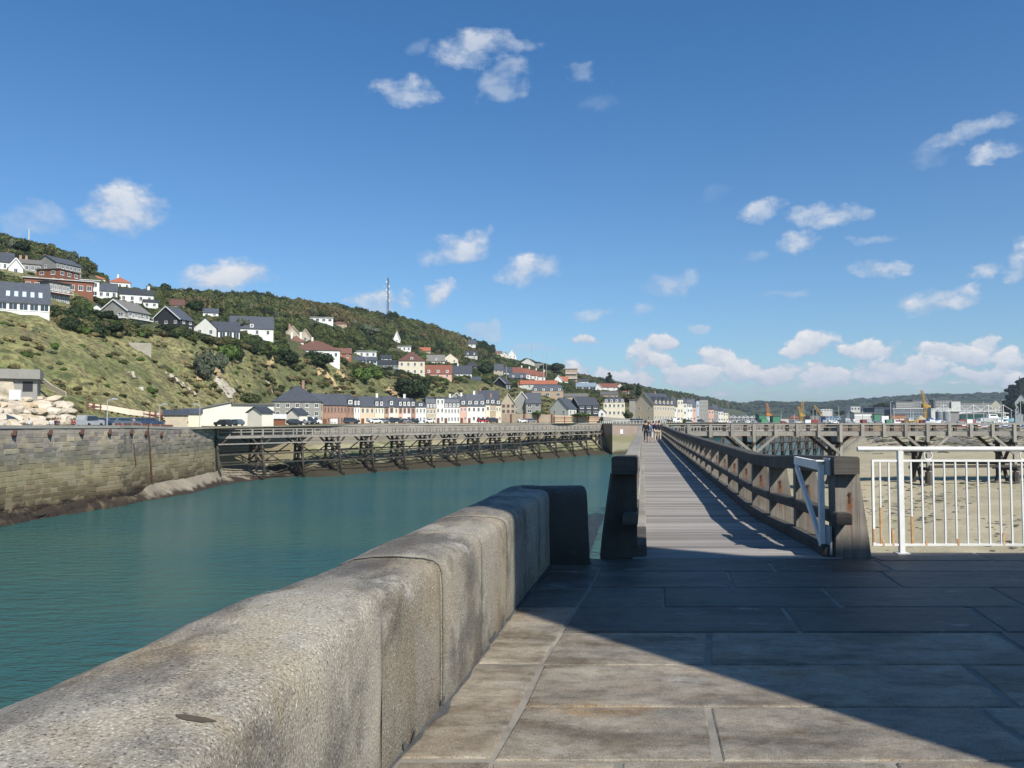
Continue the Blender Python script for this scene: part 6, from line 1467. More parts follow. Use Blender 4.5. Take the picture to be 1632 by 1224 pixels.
# ================================================================ cars
def paint(n, c): return mat('car_paint_' + n, c, tuple(x * .92 for x in c), scale=.5, rough=.3, rnd=0, spec=.6)
m_tyre = mat('tyre', (.02, .02, .02), rough=.9, rnd=0); m_cglass = mat('car_glass', (.03, .04, .05), rough=.08, rnd=0, spec=.8); m_lamp = mat('lamp_lens', (.6, .6, .58), rough=.3, rnd=0)
_cm = {}
def car(label, px, Y, paintm, kind='hatch', rz=0.0, z=None, group='cars parked along the quay'):
    zg = qz(px) if z is None else z
    if kind not in _cm:
        L_, h1, h2, pts = {'hatch': (4.1, .85, 1.47, [(-2.0, .3), (2.0, .3), (2.05, .7), (1.85, .88), (1.05, .95), (.45, 1.42), (-1.2, 1.47), (-1.85, 1.05), (-2.05, .85)]),
                           'suv': (4.6, 1.0, 1.75, [(-2.25, .35), (2.25, .35), (2.3, .85), (2.1, 1.05), (1.1, 1.12), (.55, 1.68), (-1.9, 1.75), (-2.2, 1.1)]),
                           'van': (4.8, 1.2, 2.0, [(-2.4, .35), (2.4, .35), (2.45, .9), (2.2, 1.1), (1.7, 1.2), (1.1, 1.95), (-2.3, 2.0), (-2.4, 1.0)])}[kind]
        n = len(pts); b = MB(); hw = .86
        vs = []
        for s in (-1, 1):
            for x, zz in pts: vs.append((x, s * (hw if zz < 1.06 else hw - .18), zz))
        b.add(vs, [tuple(range(n)), tuple(range(n, 2 * n))[::-1]] + [((i + 1) % n, i, n + i, n + (i + 1) % n) for i in range(n)])
        g_ = MB(); top = h2 - .12; wz = 1.0 if kind == 'hatch' else 1.15
        for s in (-1, 1):
            xf, xb = {'hatch': (.75, -1.55), 'suv': (.85, -1.9), 'van': (1.5, .2)}[kind]
            g_.add([(xf, s * (hw + .012), wz - .04), (xb, s * (hw + .012), wz - .04), (xb + .25, s * (hw - .10), top), (xf - .35, s * (hw - .10), top)], [(0, 1, 2, 3)])
        i0 = [i for i in range(n) if pts[i][1] > .9][0 if kind == 'van' else 0]
        f = [(pts[i], pts[i + 1]) for i in range(n - 1) if pts[i + 1][1] - pts[i][1] > .3 and pts[i][1] > .9][0]
        (xa, za_), (xb_, zb_) = f
        g_.add([(xa - .02, -.7, za_ + .05), (xa - .02, .7, za_ + .05), (xb_ + .06, .62, zb_ - .06), (xb_ + .06, -.62, zb_ - .06)], [(0, 1, 2, 3)])
        w = MB(); w.rod((0, -.1, 0), (0, .1, 0), .32, n=12); l = MB().box(-.04, .04, -.16, .16, -.07, .07)
        _cm[kind] = (b.mesh('body', paintm), g_.mesh('windows', m_cglass), w.mesh('wheel', m_tyre), l.mesh('headlight', m_lamp), L_)
    bm_, gm, wm2, lm, L_ = _cm[kind]
    t = thing('parked_car', label, 'car', (Y * XR(px, 680), Y, zg), rz, group)
    o = link('body', bm_, t); o.material_slots[0].link = 'OBJECT'; o.material_slots[0].material = paintm
    link('windows', gm, t).location.z = .012
    for sx in (-1, 1):
        for sy in (-1, 1): link('wheel', wm2, t, (sx * L_ * .31, sy * .78, .32))
    for sy in (-1, 1): link('headlight', lm, t, (L_ * .5 - .04, sy * .62, .74))
    return t
pn = {k: paint(k, c) for k, c in dict(silver=(.33, .34, .35), blue=(.03, .05, .10), dark=(.03, .035, .045), white=(.72, .72, .70), red=(.30, .03, .03), grey=(.18, .19, .20), lblue=(.09, .12, .16)).items()}
gl = 'cars parked in the car park at the left'
for lb, px, Y, c, kd, rz in [('silver off-road car with dark windows, leftmost of the parked cars', 143, 121, 'silver', 'suv', 1.0), ('dark blue car just right of the silver off-road car', 157, 124, 'blue', 'hatch', .55), ('light car behind the dark blue one', 166, 129, 'silver', 'hatch', .5),
        ('blue-grey car in the middle of the left car park', 183, 127, 'lblue', 'hatch', .5), ('pale blue estate car near the lamp post', 199, 128, 'lblue', 'hatch', .4), ('dark blue car second from the right end of the left car park', 220, 135, 'blue', 'hatch', .5), ('blue car at the right end of the left car park', 238, 138, 'blue', 'hatch', .5)]:
    car(lb, px, Y, pn[c], kd, rz + .45, .68, gl)
for lb, px, Y, c, kd, rz in [('dark car with bright roof parked in front of the cream boat shed', 356, 172, 'dark', 'hatch', 2.6), ('blue-green car behind the dark one by the cream boat shed', 375, 182, 'lblue', 'hatch', 2.6), ('black car between the cream outbuildings', 470, 214, 'dark', 'hatch', .6), ('dark car beside the black one', 481, 216, 'grey', 'hatch', .6),
        ('dark van with white side in front of the high hip roof', 497, 220, 'white', 'van', .6), ('black van before the white one', 489, 218, 'dark', 'van', .6), ('dark hatchback in front of the brick house', 560, 238, 'dark', 'suv', .6), ('white car in front of the peach house', 598, 252, 'white', 'hatch', .6), ('grey car before the cream round-dormer house', 609, 256, 'grey', 'hatch', .6),
        ('dark car before the checkered quoins', 621, 262, 'dark', 'hatch', .6), ('black car before the brown-pink house', 631, 266, 'dark', 'suv', .6), ('dark grey car before the red brick middle house', 645, 272, 'grey', 'hatch', .6), ('black car before the blue-door house', 658, 276, 'dark', 'hatch', .6), ('white car in front of the grey-beige stone house', 684, 286, 'white', 'hatch', .6),
        ('dark red car in front of the wide white house', 769, 318, 'red', 'suv', .6), ('large dark car next to the dark red one', 784, 325, 'dark', 'van', .6), ('white car at the foot of the brown terrace wall', 832, 340, 'white', 'hatch', .6), ('pale grey car right of the white one at the terrace wall', 845, 345, 'grey', 'suv', .6),
        ('dark car left of the walkers by the old stone house', 1011, 395, 'dark', 'suv', .5), ('second dark car left of the walkers', 1021, 398, 'dark', 'suv', .5), ('silver car right of the walkers', 1056, 400, 'silver', 'hatch', .5), ('dark car right of the walkers', 1064, 404, 'dark', 'hatch', .5), ('white van beyond the old stone house', 1077, 420, 'white', 'van', .5), ('black car before the pink far house', 1098, 470, 'dark', 'hatch', .5), ('grey car before the tall grey apartment house', 1117, 510, 'dark', 'suv', .5), ('light car in the far quay row', 1140, 570, 'silver', 'hatch', .5)]:
    car(lb, px, Y, pn[c], kd, rz, qz(px) + .25)
# ================================================================ street lamps and poles
m_pole = mat('lamp_post_grey', (.42, .43, .43), (.35, .36, .36), rough=.6, rnd=.05)
def lamp(label, px, pb, pt, Y, arm=0.0, name='street_lamp', r=.09, group=None):
    b = D(px, pb, Y); h = (pb - pt) * Y / F; t = thing(name, label, 'lamp', tuple(b), 0, group)
    MB().rod((0, 0, -.5), (0, 0, h), r * (Y / 150) ** .5, r * .6 * (Y / 150) ** .5, 6).build('pole', m_pole, t)
    if arm:
        MB().beam((0, 0, h - .1), (arm, 0, h + .1), .12, .12).build('arm', m_pole, t); MB().box(arm - .35, arm + .35, -.2, .2, h, h + .2).build('lamp_head', m_pole, t)
lamp('tall lamp post in front of the left car park', 170.5, 678, 637, 112, 1.0)
lamp('lamp post beside the low sheds left of the cream shed', 318, 682, 645, 150, -.9); lamp('short lamp post near the brown quay barrier', 254, 678, 645, 140, .9)
lamp('thin pole between hillside houses above the bench', 847, 580, 545, 600, 0, 'pole'); lamp('white pole rising before the slate roofs on the bench', 583, 590, 561, 372, 0, 'pole')
lamp('tall pole beside the slate-roofed house right of the dark tree', 807, 612, 583, 440, 0, 'pole'); lamp('tall pole behind the stepped row', 866, 600, 565, 560, 0, 'pole'); lamp('second pole on the slope behind the stepped row', 871, 600, 568, 600, 0, 'pole')
# ================================================================ people
skin = mat('skin', (.45, .27, .19), (.42, .25, .18), rough=.6, rnd=.05)
def cloth(n, c): return mat('cloth_' + n, c, tuple(x * .8 for x in c), scale=9, rough=.9, bump=.004, bscale=14, rnd=0)
CL = {k: cloth(k, c) for k, c in dict(navy=(.03, .035, .05), blue=(.10, .17, .28), denim=(.05, .08, .15), white=(.65, .64, .62), beige=(.48, .40, .30), black=(.02, .02, .022), red=(.28, .05, .06), purple=(.12, .06, .10), grey=(.2, .2, .21)).items()}
HAIR = {k: mat('hair_' + k, c, rough=.7, rnd=0) for k, c in dict(dark=(.03, .022, .016), red=(.16, .06, .025), grey=(.3, .29, .28), blond=(.35, .26, .13)).items()}
def skinned(name, verts, edges, radii, m_, parent, sub=2):
    me = bpy.data.meshes.new(name); me.from_pydata(verts, edges, []); me.materials.append(m_)
    o = link(name, me, parent); md = o.modifiers.new('skin', 'SKIN')
    lay = me.skin_vertices[0] if me.skin_vertices else None
    if lay is None:
        bpy.context.view_layer.objects.active = o; bpy.ops.mesh.customdata_skin_add(); lay = me.skin_vertices[0]
    for i, r in enumerate(radii): lay.data[i].radius = (r, r * .82) if not isinstance(r, tuple) else r; lay.data[i].use_root = (i == 0)
    md.use_smooth_shade = True; s = o.modifiers.new('sub', 'SUBSURF'); s.levels = s.render_levels = sub
    return o
def person(label, base, hgt, rz, top, legs, hair, stride=.18, arms='down', shorts=False, skirt=False, bare=False, group=None):
    t = thing('person', label, 'person', tuple(base), rz, group); k = hgt / 1.75; s = stride
    V = [(0, 0, .95), (0, 0, 1.15), (0, 0, 1.35), (0, -.0, 1.47), (0, .01, 1.56), (0, .015, 1.66),                       # 0-5 spine, neck, head
         (.10, 0, .90), (.105, s * .5, .50), (.11, s * .95 - .06, .09), (.11, s * .95 + .10, .035),                       # 6-9 right leg
         (-.10, 0, .90), (-.105, -s * .2, .50), (-.11, -s * .95 - .04, .11), (-.11, -s * .95 + .10, .035),                 # 10-13 left leg
         (.18, 0, 1.41), (.24, -.04 - s * .3, 1.14), (.25, .05 - s * .2, .90), (.25, .08 - s * .2, .80),                  # 14-17 right arm
         (-.18, 0, 1.41), (-.24, .03 + s * .3, 1.14), (-.25, .14 + s * .3, .92), (-.25, .17 + s * .3, .82)]
    if arms == 'bent':
        V[16] = (.10, .20, 1.10); V[17] = (.03, .24, 1.14); V[20] = (-.10, .20, 1.10); V[21] = (-.03, .24, 1.14)
    E_ = [(0, 1), (1, 2), (2, 3), (3, 4), (4, 5), (0, 6), (6, 7), (7, 8), (8, 9), (0, 10), (10, 11), (11, 12), (12, 13), (2, 14), (14, 15), (15, 16), (16, 17), (2, 18), (18, 19), (19, 20), (20, 21)]
    Rr = [.13, .125, .15, .062, .075, .098, .085, .058, .042, .036, .085, .058, .042, .036, .058, .043, .034, .03, .058, .043, .034, .03]
    V = [(x * k, y * k, z * k) for x, y, z in V]; Rr = [r * k for r in Rr]
    skinned('body', V, E_, Rr, skin, t)
    g_ = .022 * k
    ids = [0, 1, 2, 14, 15, 16, 18, 19, 20]; rm_ = {a: i for i, a in enumerate(ids)}; vv = [V[i] for i in ids]; vv[5] = tuple(Vector(vv[4]).lerp(Vector(vv[5]), .85)); vv[8] = tuple(Vector(vv[7]).lerp(Vector(vv[8]), .85))
    vv[0] = (vv[0][0], vv[0][1], vv[0][2] - .04 * k)
    skinned('jacket', vv, [(rm_[a], rm_[b]) for a, b in E_ if a in rm_ and b in rm_], [(Rr[i] + g_ * 1.2, (Rr[i] + g_) * .85) for i in ids], top, t)
    ids = [0, 6, 7, 8, 10, 11, 12]; rm_ = {a: i for i, a in enumerate(ids)}; vv = [V[i] for i in ids]
    if shorts:
        vv[3] = tuple(Vector(vv[2]).lerp(Vector(vv[3]), .02)); vv[6] = tuple(Vector(vv[5]).lerp(Vector(vv[6]), .02))
    else:
        vv[3] = tuple(Vector(vv[2]).lerp(Vector(vv[3]), .93)); vv[6] = tuple(Vector(vv[5]).lerp(Vector(vv[6]), .93))
    skinned('shorts' if shorts else 'trousers', vv, [(rm_[a], rm_[b]) for a, b in E_ if a in rm_ and b in rm_], [Rr[i] + g_ * .9 for i in ids], legs, t)
    hd = V[5]; import bmesh
    bm = bmesh.new(); bmesh.ops.create_uvsphere(bm, u_segments=14, v_segments=10, radius=1)
    for v in bm.verts:
        if v.co.z < -.1 and v.co.y > -.1: v.co *= .86
        if v.co.y > .35 and v.co.z < .45: v.co *= .84
        v.co = Vector((v.co.x * .088 * k, v.co.y * .105 * k - .012 * k, v.co.z * .118 * k + .018 * k)) + Vector(hd)
    me = bpy.data.meshes.new('hair'); bm.to_mesh(me); bm.free(); me.materials.append(hair); me.polygons.foreach_set('use_smooth', [True] * len(me.polygons)); link('hair', me, t)
    fc = MB(); fc.rod(Vector(hd) + Vector((0, .085 * k, -.005 * k)), Vector(hd) + Vector((0, .118 * k, -.025 * k)), .012 * k, .016 * k, 6); 
    for sx in (-1, 1): fc.rod(Vector(hd) + Vector((sx * .085 * k, .0, -.02 * k)), Vector(hd) + Vector((sx * .103 * k, -.005 * k, -.01 * k)), .022 * k, .028 * k, 6)
    fc.build('nose_and_ears', skin, t)
    return t
gw = 'walkers on the footbridge'
for lb, px, pb, tp, lg, hr, h, st, sh, ar in [
 ('walker in dark clothes with dark hair, leftmost on the footbridge', 1029.5, 702.5, 'black', 'black', 'dark', 1.74, .10, False, 'down'), ('red-haired walker in blue jacket and denim shorts on the footbridge', 1034.5, 702.5, 'blue', 'denim', 'red', 1.62, .12, True, 'down'),
 ('walker in navy jacket and light beige trousers on the footbridge', 1046.5, 702.5, 'navy', 'beige', 'grey', 1.76, .17, False, 'down'), ('walker in dark jacket and pale trousers beside the navy jacket', 1050.5, 702.8, 'navy', 'beige', 'dark', 1.72, -.14, False, 'down'),
 ('walker in purple top farther ahead between the two groups', 1041.5, 697.5, 'purple', 'white', 'dark', 1.66, .12, False, 'down')]:
    Yp = 66.5 if pb > 700 else 76.0; b = D(px, pb, Yp); b.z = deckz(Yp)
    person(lb, b, h, -R(9), CL[tp], CL[lg], HAIR[hr], st, ar, sh)
for lb, px, Y, tp, lg, hr, rz in [('person in a white top behind the far left quay parapet', 46, 97, 'white', 'denim', 'grey', 1.2), ('person in dark clothes, first of a pair behind the quay parapet', 88, 101, 'black', 'black', 'dark', 2.4), ('person in dark red, second of the pair behind the quay parapet', 92, 101.5, 'purple', 'black', 'red', -2.2), ('person in a pale top next to the dark pair on the quay', 81, 101, 'white', 'grey', 'blond', 1.0),
        ('person in a dark red jacket standing alone by the rocks on the quay', 117, 104, 'red', 'black', 'dark', .3), ('person in light top beside the parked cars', 213, 122, 'grey', 'denim', 'blond', .5), ('person in dark top near the low shelter', 261, 150, 'black', 'denim', 'dark', .5)]:
    person(lb, (Y * XR(px, 680), Y, .22 + (.2 if px > 200 else 0)), 1.7, rz, CL[tp], CL[lg], HAIR[hr], .04)
# ================================================================ harbour on the right
def PB(name, label, cat, px0, px1, pt, pb, Y, m_, depth=10, roof=None, wins=0, fl=1, band=None, bandz=.8, group=None, wf='white', bw=None):
    a = D(px0, pb, Y); b = D(px1, pb, Y); t_ = D(px0, pt, Y); w = (b - a).x; h = t_.z - a.z
    t = thing(name, label, cat, ((a.x + b.x) / 2, Y, a.z), 0, group)
    MB().box(-w / 2, w / 2, 0, depth, min(0, .5 - a.z), h).build('wall', m_, t)
    if roof: MB().box(-w / 2 - .5, w / 2 + .5, -.5, depth + .5, h + .01, h + .5).build('roof', roof, t)
    if band: MB().box(-w / 2 - .05, w / 2 + .05, -.12, 0, h * bandz - .6, h * bandz).build('band', band, t)
    for r in range(fl if wins else 0):
        for i in range(wins):
            ww = min(bw or w / wins * .6, w / wins * .8); link('window', win_mesh(ww, h / fl * .5, wf), t, (-w / 2 + (i + .5) * w / wins, 0, h / fl * (r + .52)))
    return t, w, h
wh, gr = WALL['pale'], WALL['green']
PB('warehouse', 'green warehouse at the left end of the harbour', 'warehouse', 1210, 1228, 661, 673, 640, gr, roof=ROOF['grey'])
PB('warehouse', 'dark open shed between the green buildings', 'warehouse', 1226, 1233, 664, 673, 650, WALL['black'], roof=ROOF['grey'])
PB('warehouse', 'taller green shed right of the orange crane', 'warehouse', 1232, 1243.5, 663, 673, 630, gr, roof=ROOF['grey'])
PB('container', 'small light green container at the quay edge', 'container', 1214, 1225, 668, 673.5, 590, mat('light_green', (.10, .30, .17), rough=.8))
H('red-brown roofed harbour building with a round end', 1257, 1276, 673, 667, 661, 'redbrick' if False else 'brick', 'redbrown', 'hip', Y=640, wins=4, depth=14, name='warehouse', cat='warehouse', sink=1)
PB('shed', 'low grey building between the green shed and the red-brown roof', 'shed', 1244, 1258, 667, 673, 660, WALL['pale'], roof=ROOF['grey'])
# canopy
t, w, h = PB('canopy', 'long flat canopy roof on thin posts in the harbour', 'canopy', 1291, 1327, 663.2, 664.6, 640, ROOF['grey'], 12)
for i in range(6): x = -w / 2 + .5 + i * (w - 1) / 5; MB().box(x - .15, x + .15, 0, .3, -4.6, 0).build('post', m_pole, t)
PB('shed', 'bright blue shed with white stripes right of the canopy', 'shed', 1316, 1340, 664.5, 672, 620, mat('blue_cladding', (.14, .26, .42), (.11, .22, .36), scale=.2, rough=.7), roof=ROOF['blue'], wins=5)
PB('building', 'pale block building on the rise behind the harbour', 'building', 1356, 1371, 648, 655, 1100, wh, 20, wins=3)
PB('building', 'pale low building left of the pale block', 'building', 1308, 1326, 652, 656, 1200, wh, 20, wins=4)
H('large hall with a steep dark glass roof', 1378, 1408, 664, 657, 649, 'glassy', 'grey', 'gx', Y=760, depth=24, wins=5, name='hall', cat='hall', sink=3)
PB('hall', 'dark flat hall right of the steep-roofed one', 'hall', 1394, 1424, 650, 664, 740, WALL['glassy'], 24, roof=ROOF['slate'])
PB('warehouse', 'grey-green warehouse with a long white panel', 'warehouse', 1362, 1394, 658.5, 671, 640, WALL['pale'], 14, roof=ROOF['grey'], band=m_white, bandz=.75)
PB('warehouse', 'green end of the grey warehouse', 'warehouse', 1393.5, 1406, 660, 671, 638, gr, 12, roof=ROOF['grey'])
PB('truck', 'white box trailer beside the green warehouse end', 'truck', 1405.5, 1416.5, 663, 670, 560, m_white, 3)
PB('building', 'brown clad box building behind the red boat', 'building', 1422, 1444, 661, 672, 560, mat('brown_cladding', (.32, .17, .09), (.27, .14, .08), scale=.3, rough=.8), 10, roof=ROOF['grey'])
PB('building', 'long grey harbour building with a white fascia', 'building', 1423, 1476, 652, 668, 700, WALL['glassy'], 16, roof=ROOF['white'], wins=12, fl=2)
PB('apartment_building', 'grey apartment block with a flat overhanging roof, left of three', 'apartment building', 1428, 1456, 640, 652, 900, WALL['grey'], 16, roof=ROOF['grey'], wins=8, fl=3, bw=3)
PB('apartment_building', 'apartment block with cream balconies in the middle of three', 'apartment building', 1455, 1492, 638, 654, 905, WALL['timber'], 16, roof=ROOF['grey'], wins=9, fl=4, bw=3)
PB('apartment_building', 'apartment block with a white blank end wall, right of three', 'apartment building', 1491, 1517, 637.5, 654, 880, WALL['grey'], 16, roof=ROOF['grey'], wins=6, fl=4, bw=3)
PB('building', 'bright white blank wall of the right apartment block', 'building', 1516.5, 1531, 640, 654, 878, wh, 16)
PB('building', 'low grey buildings right of the white wall', 'building', 1531, 1580, 642, 656, 920, WALL['grey'], 16, roof=ROOF['grey'], wins=14, fl=3, bw=3)
t, w, h = PB('building', 'low white office strip under the mast-stayed roof', 'building', 1484, 1516, 651, 656, 700, wh, 14, wins=8)
for i, p in enumerate((1497, 1508)):
    c = D(p, 671, 480); s = thing('silo', ('left', 'right')[i] + ' one of two round grey silos behind the cross jetty', 'silo', tuple(c), 0, 'two grey silos'); hh = 15 * 480 / F
    MB().rod((0, 0, -1), (0, 0, hh), 2.0, n=16).build('tank', mat('silo_steel', (.22, .24, .24), (.17, .19, .19), scale=.5, rough=.5, rnd=.1), s); MB().rod((0, 0, hh), (0, 0, hh + .9), 2.0, .3, 16).build('cap', m_pole, s); MB().rod((2.1, -.3, 0), (2.1, -.3, hh + .5), .12).build('pipe', m_white, s)
PB('building', 'grey-green block building right of the silos', 'building', 1514, 1529, 657, 671, 490, WALL['timber'], 8, roof=ROOF['grey'])
# exhibition hall hung from white masts
mh = thing('mast_stayed_hall', 'green-grey hall with a curved roof hung from white masts and stays', 'hall', tuple(D(1565, 671, 560)))
k_ = 560 / F; Wd = 66 * k_; 
MB().box(-Wd / 2, Wd / 2, 0, 16, -1, 11 * k_).build('wall', mat('sea_green', (.17, .30, .22), (.13, .24, .18), scale=.1, rough=.8), mh)
rf = MB(); n = 16
for i in range(n):
    x0_, x1_ = lerp(-Wd / 2 - 4, Wd / 2 + 2, i / n), lerp(-Wd / 2 - 4, Wd / 2 + 2, (i + 1) / n); z0_, z1_ = (14 + 2.5 * math.sin(math.pi * i / n)) * k_ - 1.0, (14 + 2.5 * math.sin(math.pi * (i + 1) / n)) * k_ - 1.0
    rf.hexa([(x0_, -4, z0_), (x1_, -4, z1_), (x1_, 16, z1_), (x0_, 16, z0_), (x0_, -4, z0_ + .5), (x1_, -4, z1_ + .5), (x1_, 16, z1_ + .5), (x0_, 16, z0_ + .5)])
rf.build('roof', ROOF['white'], mh)
for i in range(5):
    x = lerp(-Wd / 2 - 14, Wd / 2 - 2, i / 4); MB().rod((x, -4.5, -1), (x, -4.5, 26 * k_), .22).build('mast', m_white, mh)
    for s in (-1, 1): MB().beam((x, -4.5, 25.5 * k_), (x + s * 6.5, -4.5, 16 * k_), .16, .16).build('stay', m_white, mh)
    if i < 4: MB().beam((x, -4.5, 17 * k_), (x + (Wd + 12) / 4, -4.5, 17 * k_), .2, .2).build('truss', m_white, mh)
H('cream house with steep gables at the far right harbour', 1577, 1603, 664, 648, 636, 'cream', 'grey', 'gy', Y=640, wins=5, floors=3, depth=16, sink=3, over=.5)
H('pale green gabled house at the very right edge in front of the headland', 1618, 1640, 664, 641, 628, 'pale', 'blue', 'gy', Y=700, wins=3, floors=3, depth=14, sink=8)
for lb, px, pb, pt, w_, Yt in [('dark tree mass right of the cream gabled house', 1608, 664, 641, 26, 560), ('dark tree at the right picture edge before the headland', 1632, 668, 640, 30, 540), ('dark tree behind the dark hall in the harbour', 1412, 655, 640, 22, 1000), ('second dark tree behind the harbour hall', 1400, 655, 643, 18, 1010), ('low dark trees behind the canopy, left', 1300, 664, 652, 24, 900), ('low dark trees behind the canopy, right', 1340, 664, 655, 22, 900), ('dark trees behind the boom crane', 1355, 665, 656, 20, 880)]:
    T(lb, px, pb, pt, w_, 1, Y=Yt, trunk=.05)
# ---- cranes
m_yel = mat('crane_yellow', (.42, .26, .05), (.33, .2, .04), scale=.5, rough=.6, rnd=.05); m_orc = mat('crane_orange', (.45, .19, .05), (.38, .16, .04), scale=.5, rough=.6, rnd=.05)
def lattice(mb, a, b, w, n=8, t=.22):
    t *= .75
    a, b = Vector(a), Vector(b); d = (b - a).normalized(); s = d.cross(Vector((0, 1, 0))).normalized() * w / 2; y = Vector((0, w / 2, 0))
    cs = [s + y, s - y, -s - y, -s + y]
    for c in cs: mb.beam(a + c, b + c, t, t)
    for i in range(n):
        p, q = a.lerp(b, i / n), a.lerp(b, (i + 1) / n); k = 1 if i % 2 else -1
        mb.beam(p + s * k - y, q - s * k - y, t * .7, t * .7); mb.beam(p + s * k + y, q - s * k + y, t * .7, t * .7)
    return mb
def crane(label, px, pb, Y, m_, tower, jib, cab=True, w=1.6, base=m_white):
    b = D(px, pb, Y); t = thing('harbour_crane', label, 'crane', tuple(b)); k = Y / F
    if tower: lattice(MB(), (0, 0, 0), (0, 0, tower * k), w, 7, .3).build('tower', base, t)
    z = tower * k
    if cab: MB().box(-1.7, 1.3, -1.2, 1.2, z, z + 2.2).box(-1.5, -.3, -1.4, -1.1, z + .6, z + 1.8).build('cab', m_, t); MB().box(1.3, 2.8, -1.0, 1.0, z + .2, z + 1.6).build('counterweight', m_, t)
    for (x0, z0, x1, z1) in jib: lattice(MB(), (x0 * k, 0, z0 * k), (x1 * k, 0, z1 * k), w * .8, 9, .28).build('jib', m_, t)
    if jib: x0, z0, x1, z1 = jib[0]; MB().beam((2.5, 0, z + 2.5), (x1 * k, 0, z1 * k), .14, .14).build('stay', m_pole, t)
crane('orange harbour crane on a white base with a raised jib', 1224, 672, 620, m_orc, 9, [(1, 10, -1.5, 29)])
crane('yellow lattice crane in the middle of the harbour with two raised booms', 1277, 672, 620, m_yel, 8, [(0, 8, 3, 33), (0, 9, -4, 24)], base=m_yel)
crane('yellow boom leaning left above the canopy roof', 1311, 664, 660, m_yel, 0, [(0, 0, -13, 17)], cab=False, w=1.6)
crane('tall slim yellow crane rising above the apartment blocks', 1475, 672, 470, m_yel, 22, [(0, 22, -5, 50)], w=1.2, base=m_yel)
# ---- heap of sand
import bmesh
bm = bmesh.new(); bmesh.ops.create_cone(bm, cap_ends=False, segments=22, radius1=1, radius2=.04, depth=1)
me = bpy.data.meshes.new('sand_heap'); bm.to_mesh(me); bm.free(); me.materials.append(m_sand); c = D(1467, 671.5, 470); o = link('sand_heap', me, None, (c.x, c.y, c.z + 1.6)); o.scale = (4.6, 4, 3.4); tag(o, 'pointed heap of sand on the harbour quay', 'sand heap')
# ---- vehicles, boats and clutter on the quay
m_hr, m_hb2, m_cy = mat('hull_red', (.35, .04, .03), rough=.5), mat('hull_blue', (.05, .14, .38), rough=.5), mat('hull_cyan', (.2, .45, .5), rough=.5)
def boat(label, px, pb, Y, L_, hull, cabin=m_white, mast=0, dr=1, group=None):
    c = D(px, pb, Y); t = thing('boat', label, 'boat', tuple(c), 0, group); hb_ = MB(); n = 9; st = []
    for i in range(n):
        u = i / (n - 1); x = (u - .5) * L_ * dr; w = L_ * .15 * (1 - max(0, (u - .45) / .55) ** 2 * .97) * (.8 + .2 * min(1, u * 4)); sh = L_ * .12 * (1 + .5 * max(0, u - .5) ** 2 * 4); st.append([(x, -w, sh), (x, -w * .65, 0), (x, w * .65, 0), (x, w, sh)])
    vs = [p for s_ in st for p in s_]; fs = []
    for i in range(n - 1):
        for j in range(4): fs.append((4 * i + j, 4 * i + (j + 1) % 4, 4 * i + 4 + (j + 1) % 4, 4 * i + 4 + j))
    fs += [(3, 2, 1, 0), tuple(4 * (n - 1) + j for j in range(4))]; hb_.add(vs, fs).build('hull', hull, t)
    sh = L_ * .12; MB().hexa([(-L_ * .22 * dr, -L_ * .09, sh), (L_ * .12 * dr, -L_ * .09, sh), (L_ * .12 * dr, L_ * .09, sh), (-L_ * .22 * dr, L_ * .09, sh), (-L_ * .2 * dr, -L_ * .08, sh + L_ * .13), (L_ * .05 * dr, -L_ * .08, sh + L_ * .13), (L_ * .05 * dr, L_ * .08, sh + L_ * .13), (-L_ * .2 * dr, L_ * .08, sh + L_ * .13)]).build('cabin', cabin, t)
    MB().box(-L_ * .16, L_ * .04, -L_ * .092, -L_ * .088, sh + L_ * .06, sh + L_ * .11).build('cabin_window', m_cglass, t)
    if mast: MB().rod((L_ * .1, 0, sh), (L_ * .1, 0, sh + mast), .10, .05, 6).build('mast', m_white, t)
for a in [('white motor boat on the quay right of the blue shed', 1352, 672, 560, 9, m_white, m_white, 0), ('small white boat beside the white motor boat', 1320, 672.5, 600, 7, m_white, m_white, 9), ('red boat hauled out before the brown box building', 1438, 672, 470, 7, m_hr, m_white, 0), ('blue boat beside the sand heap', 1484, 672, 460, 9, m_hb2, m_hb2, 4),
          ('long white trawler hull lying right of the silos', 1584, 671.5, 420, 15, m_white, m_white, 0), ('cyan boat at the right end of the trawler', 1603, 671, 415, 8, m_cy, m_white, 0), ('yellow work boat behind the cross jetty rail', 1453, 673, 440, 8, m_yel, m_white, 5), ('white sailing boat left of the silos', 1487, 674, 430, 8, m_white, m_white, 12)]:
    boat(*a)
gb = 'small boats moored behind the jetty at the right'
for k, (px, hull, cb) in enumerate([(1549, 'w', 0), (1560, 'r', 0), (1570, 'w', 0), (1582, 'y', 0), (1592, 'w', 0), (1603, 'b', 0), (1614, 'w', 0), (1624, 'b', 0), (1537, 'r', 0)]):
    hm = {'w': m_white, 'r': m_hr, 'y': m_yel, 'b': m_hb2}[hull]; cn = {'w': 'white', 'r': 'red', 'y': 'yellow', 'b': 'blue'}[hull]
    boat('small %s boat moored behind the cross jetty, %s from the left of the moored boats' % (cn, ('second', 'third', 'fourth', 'fifth', 'sixth', 'seventh', 'eighth', 'ninth', 'first')[k]), px, 681, 332, 5.5, hm, m_white if cn != 'white' else m_hb2, 0, 1, gb)
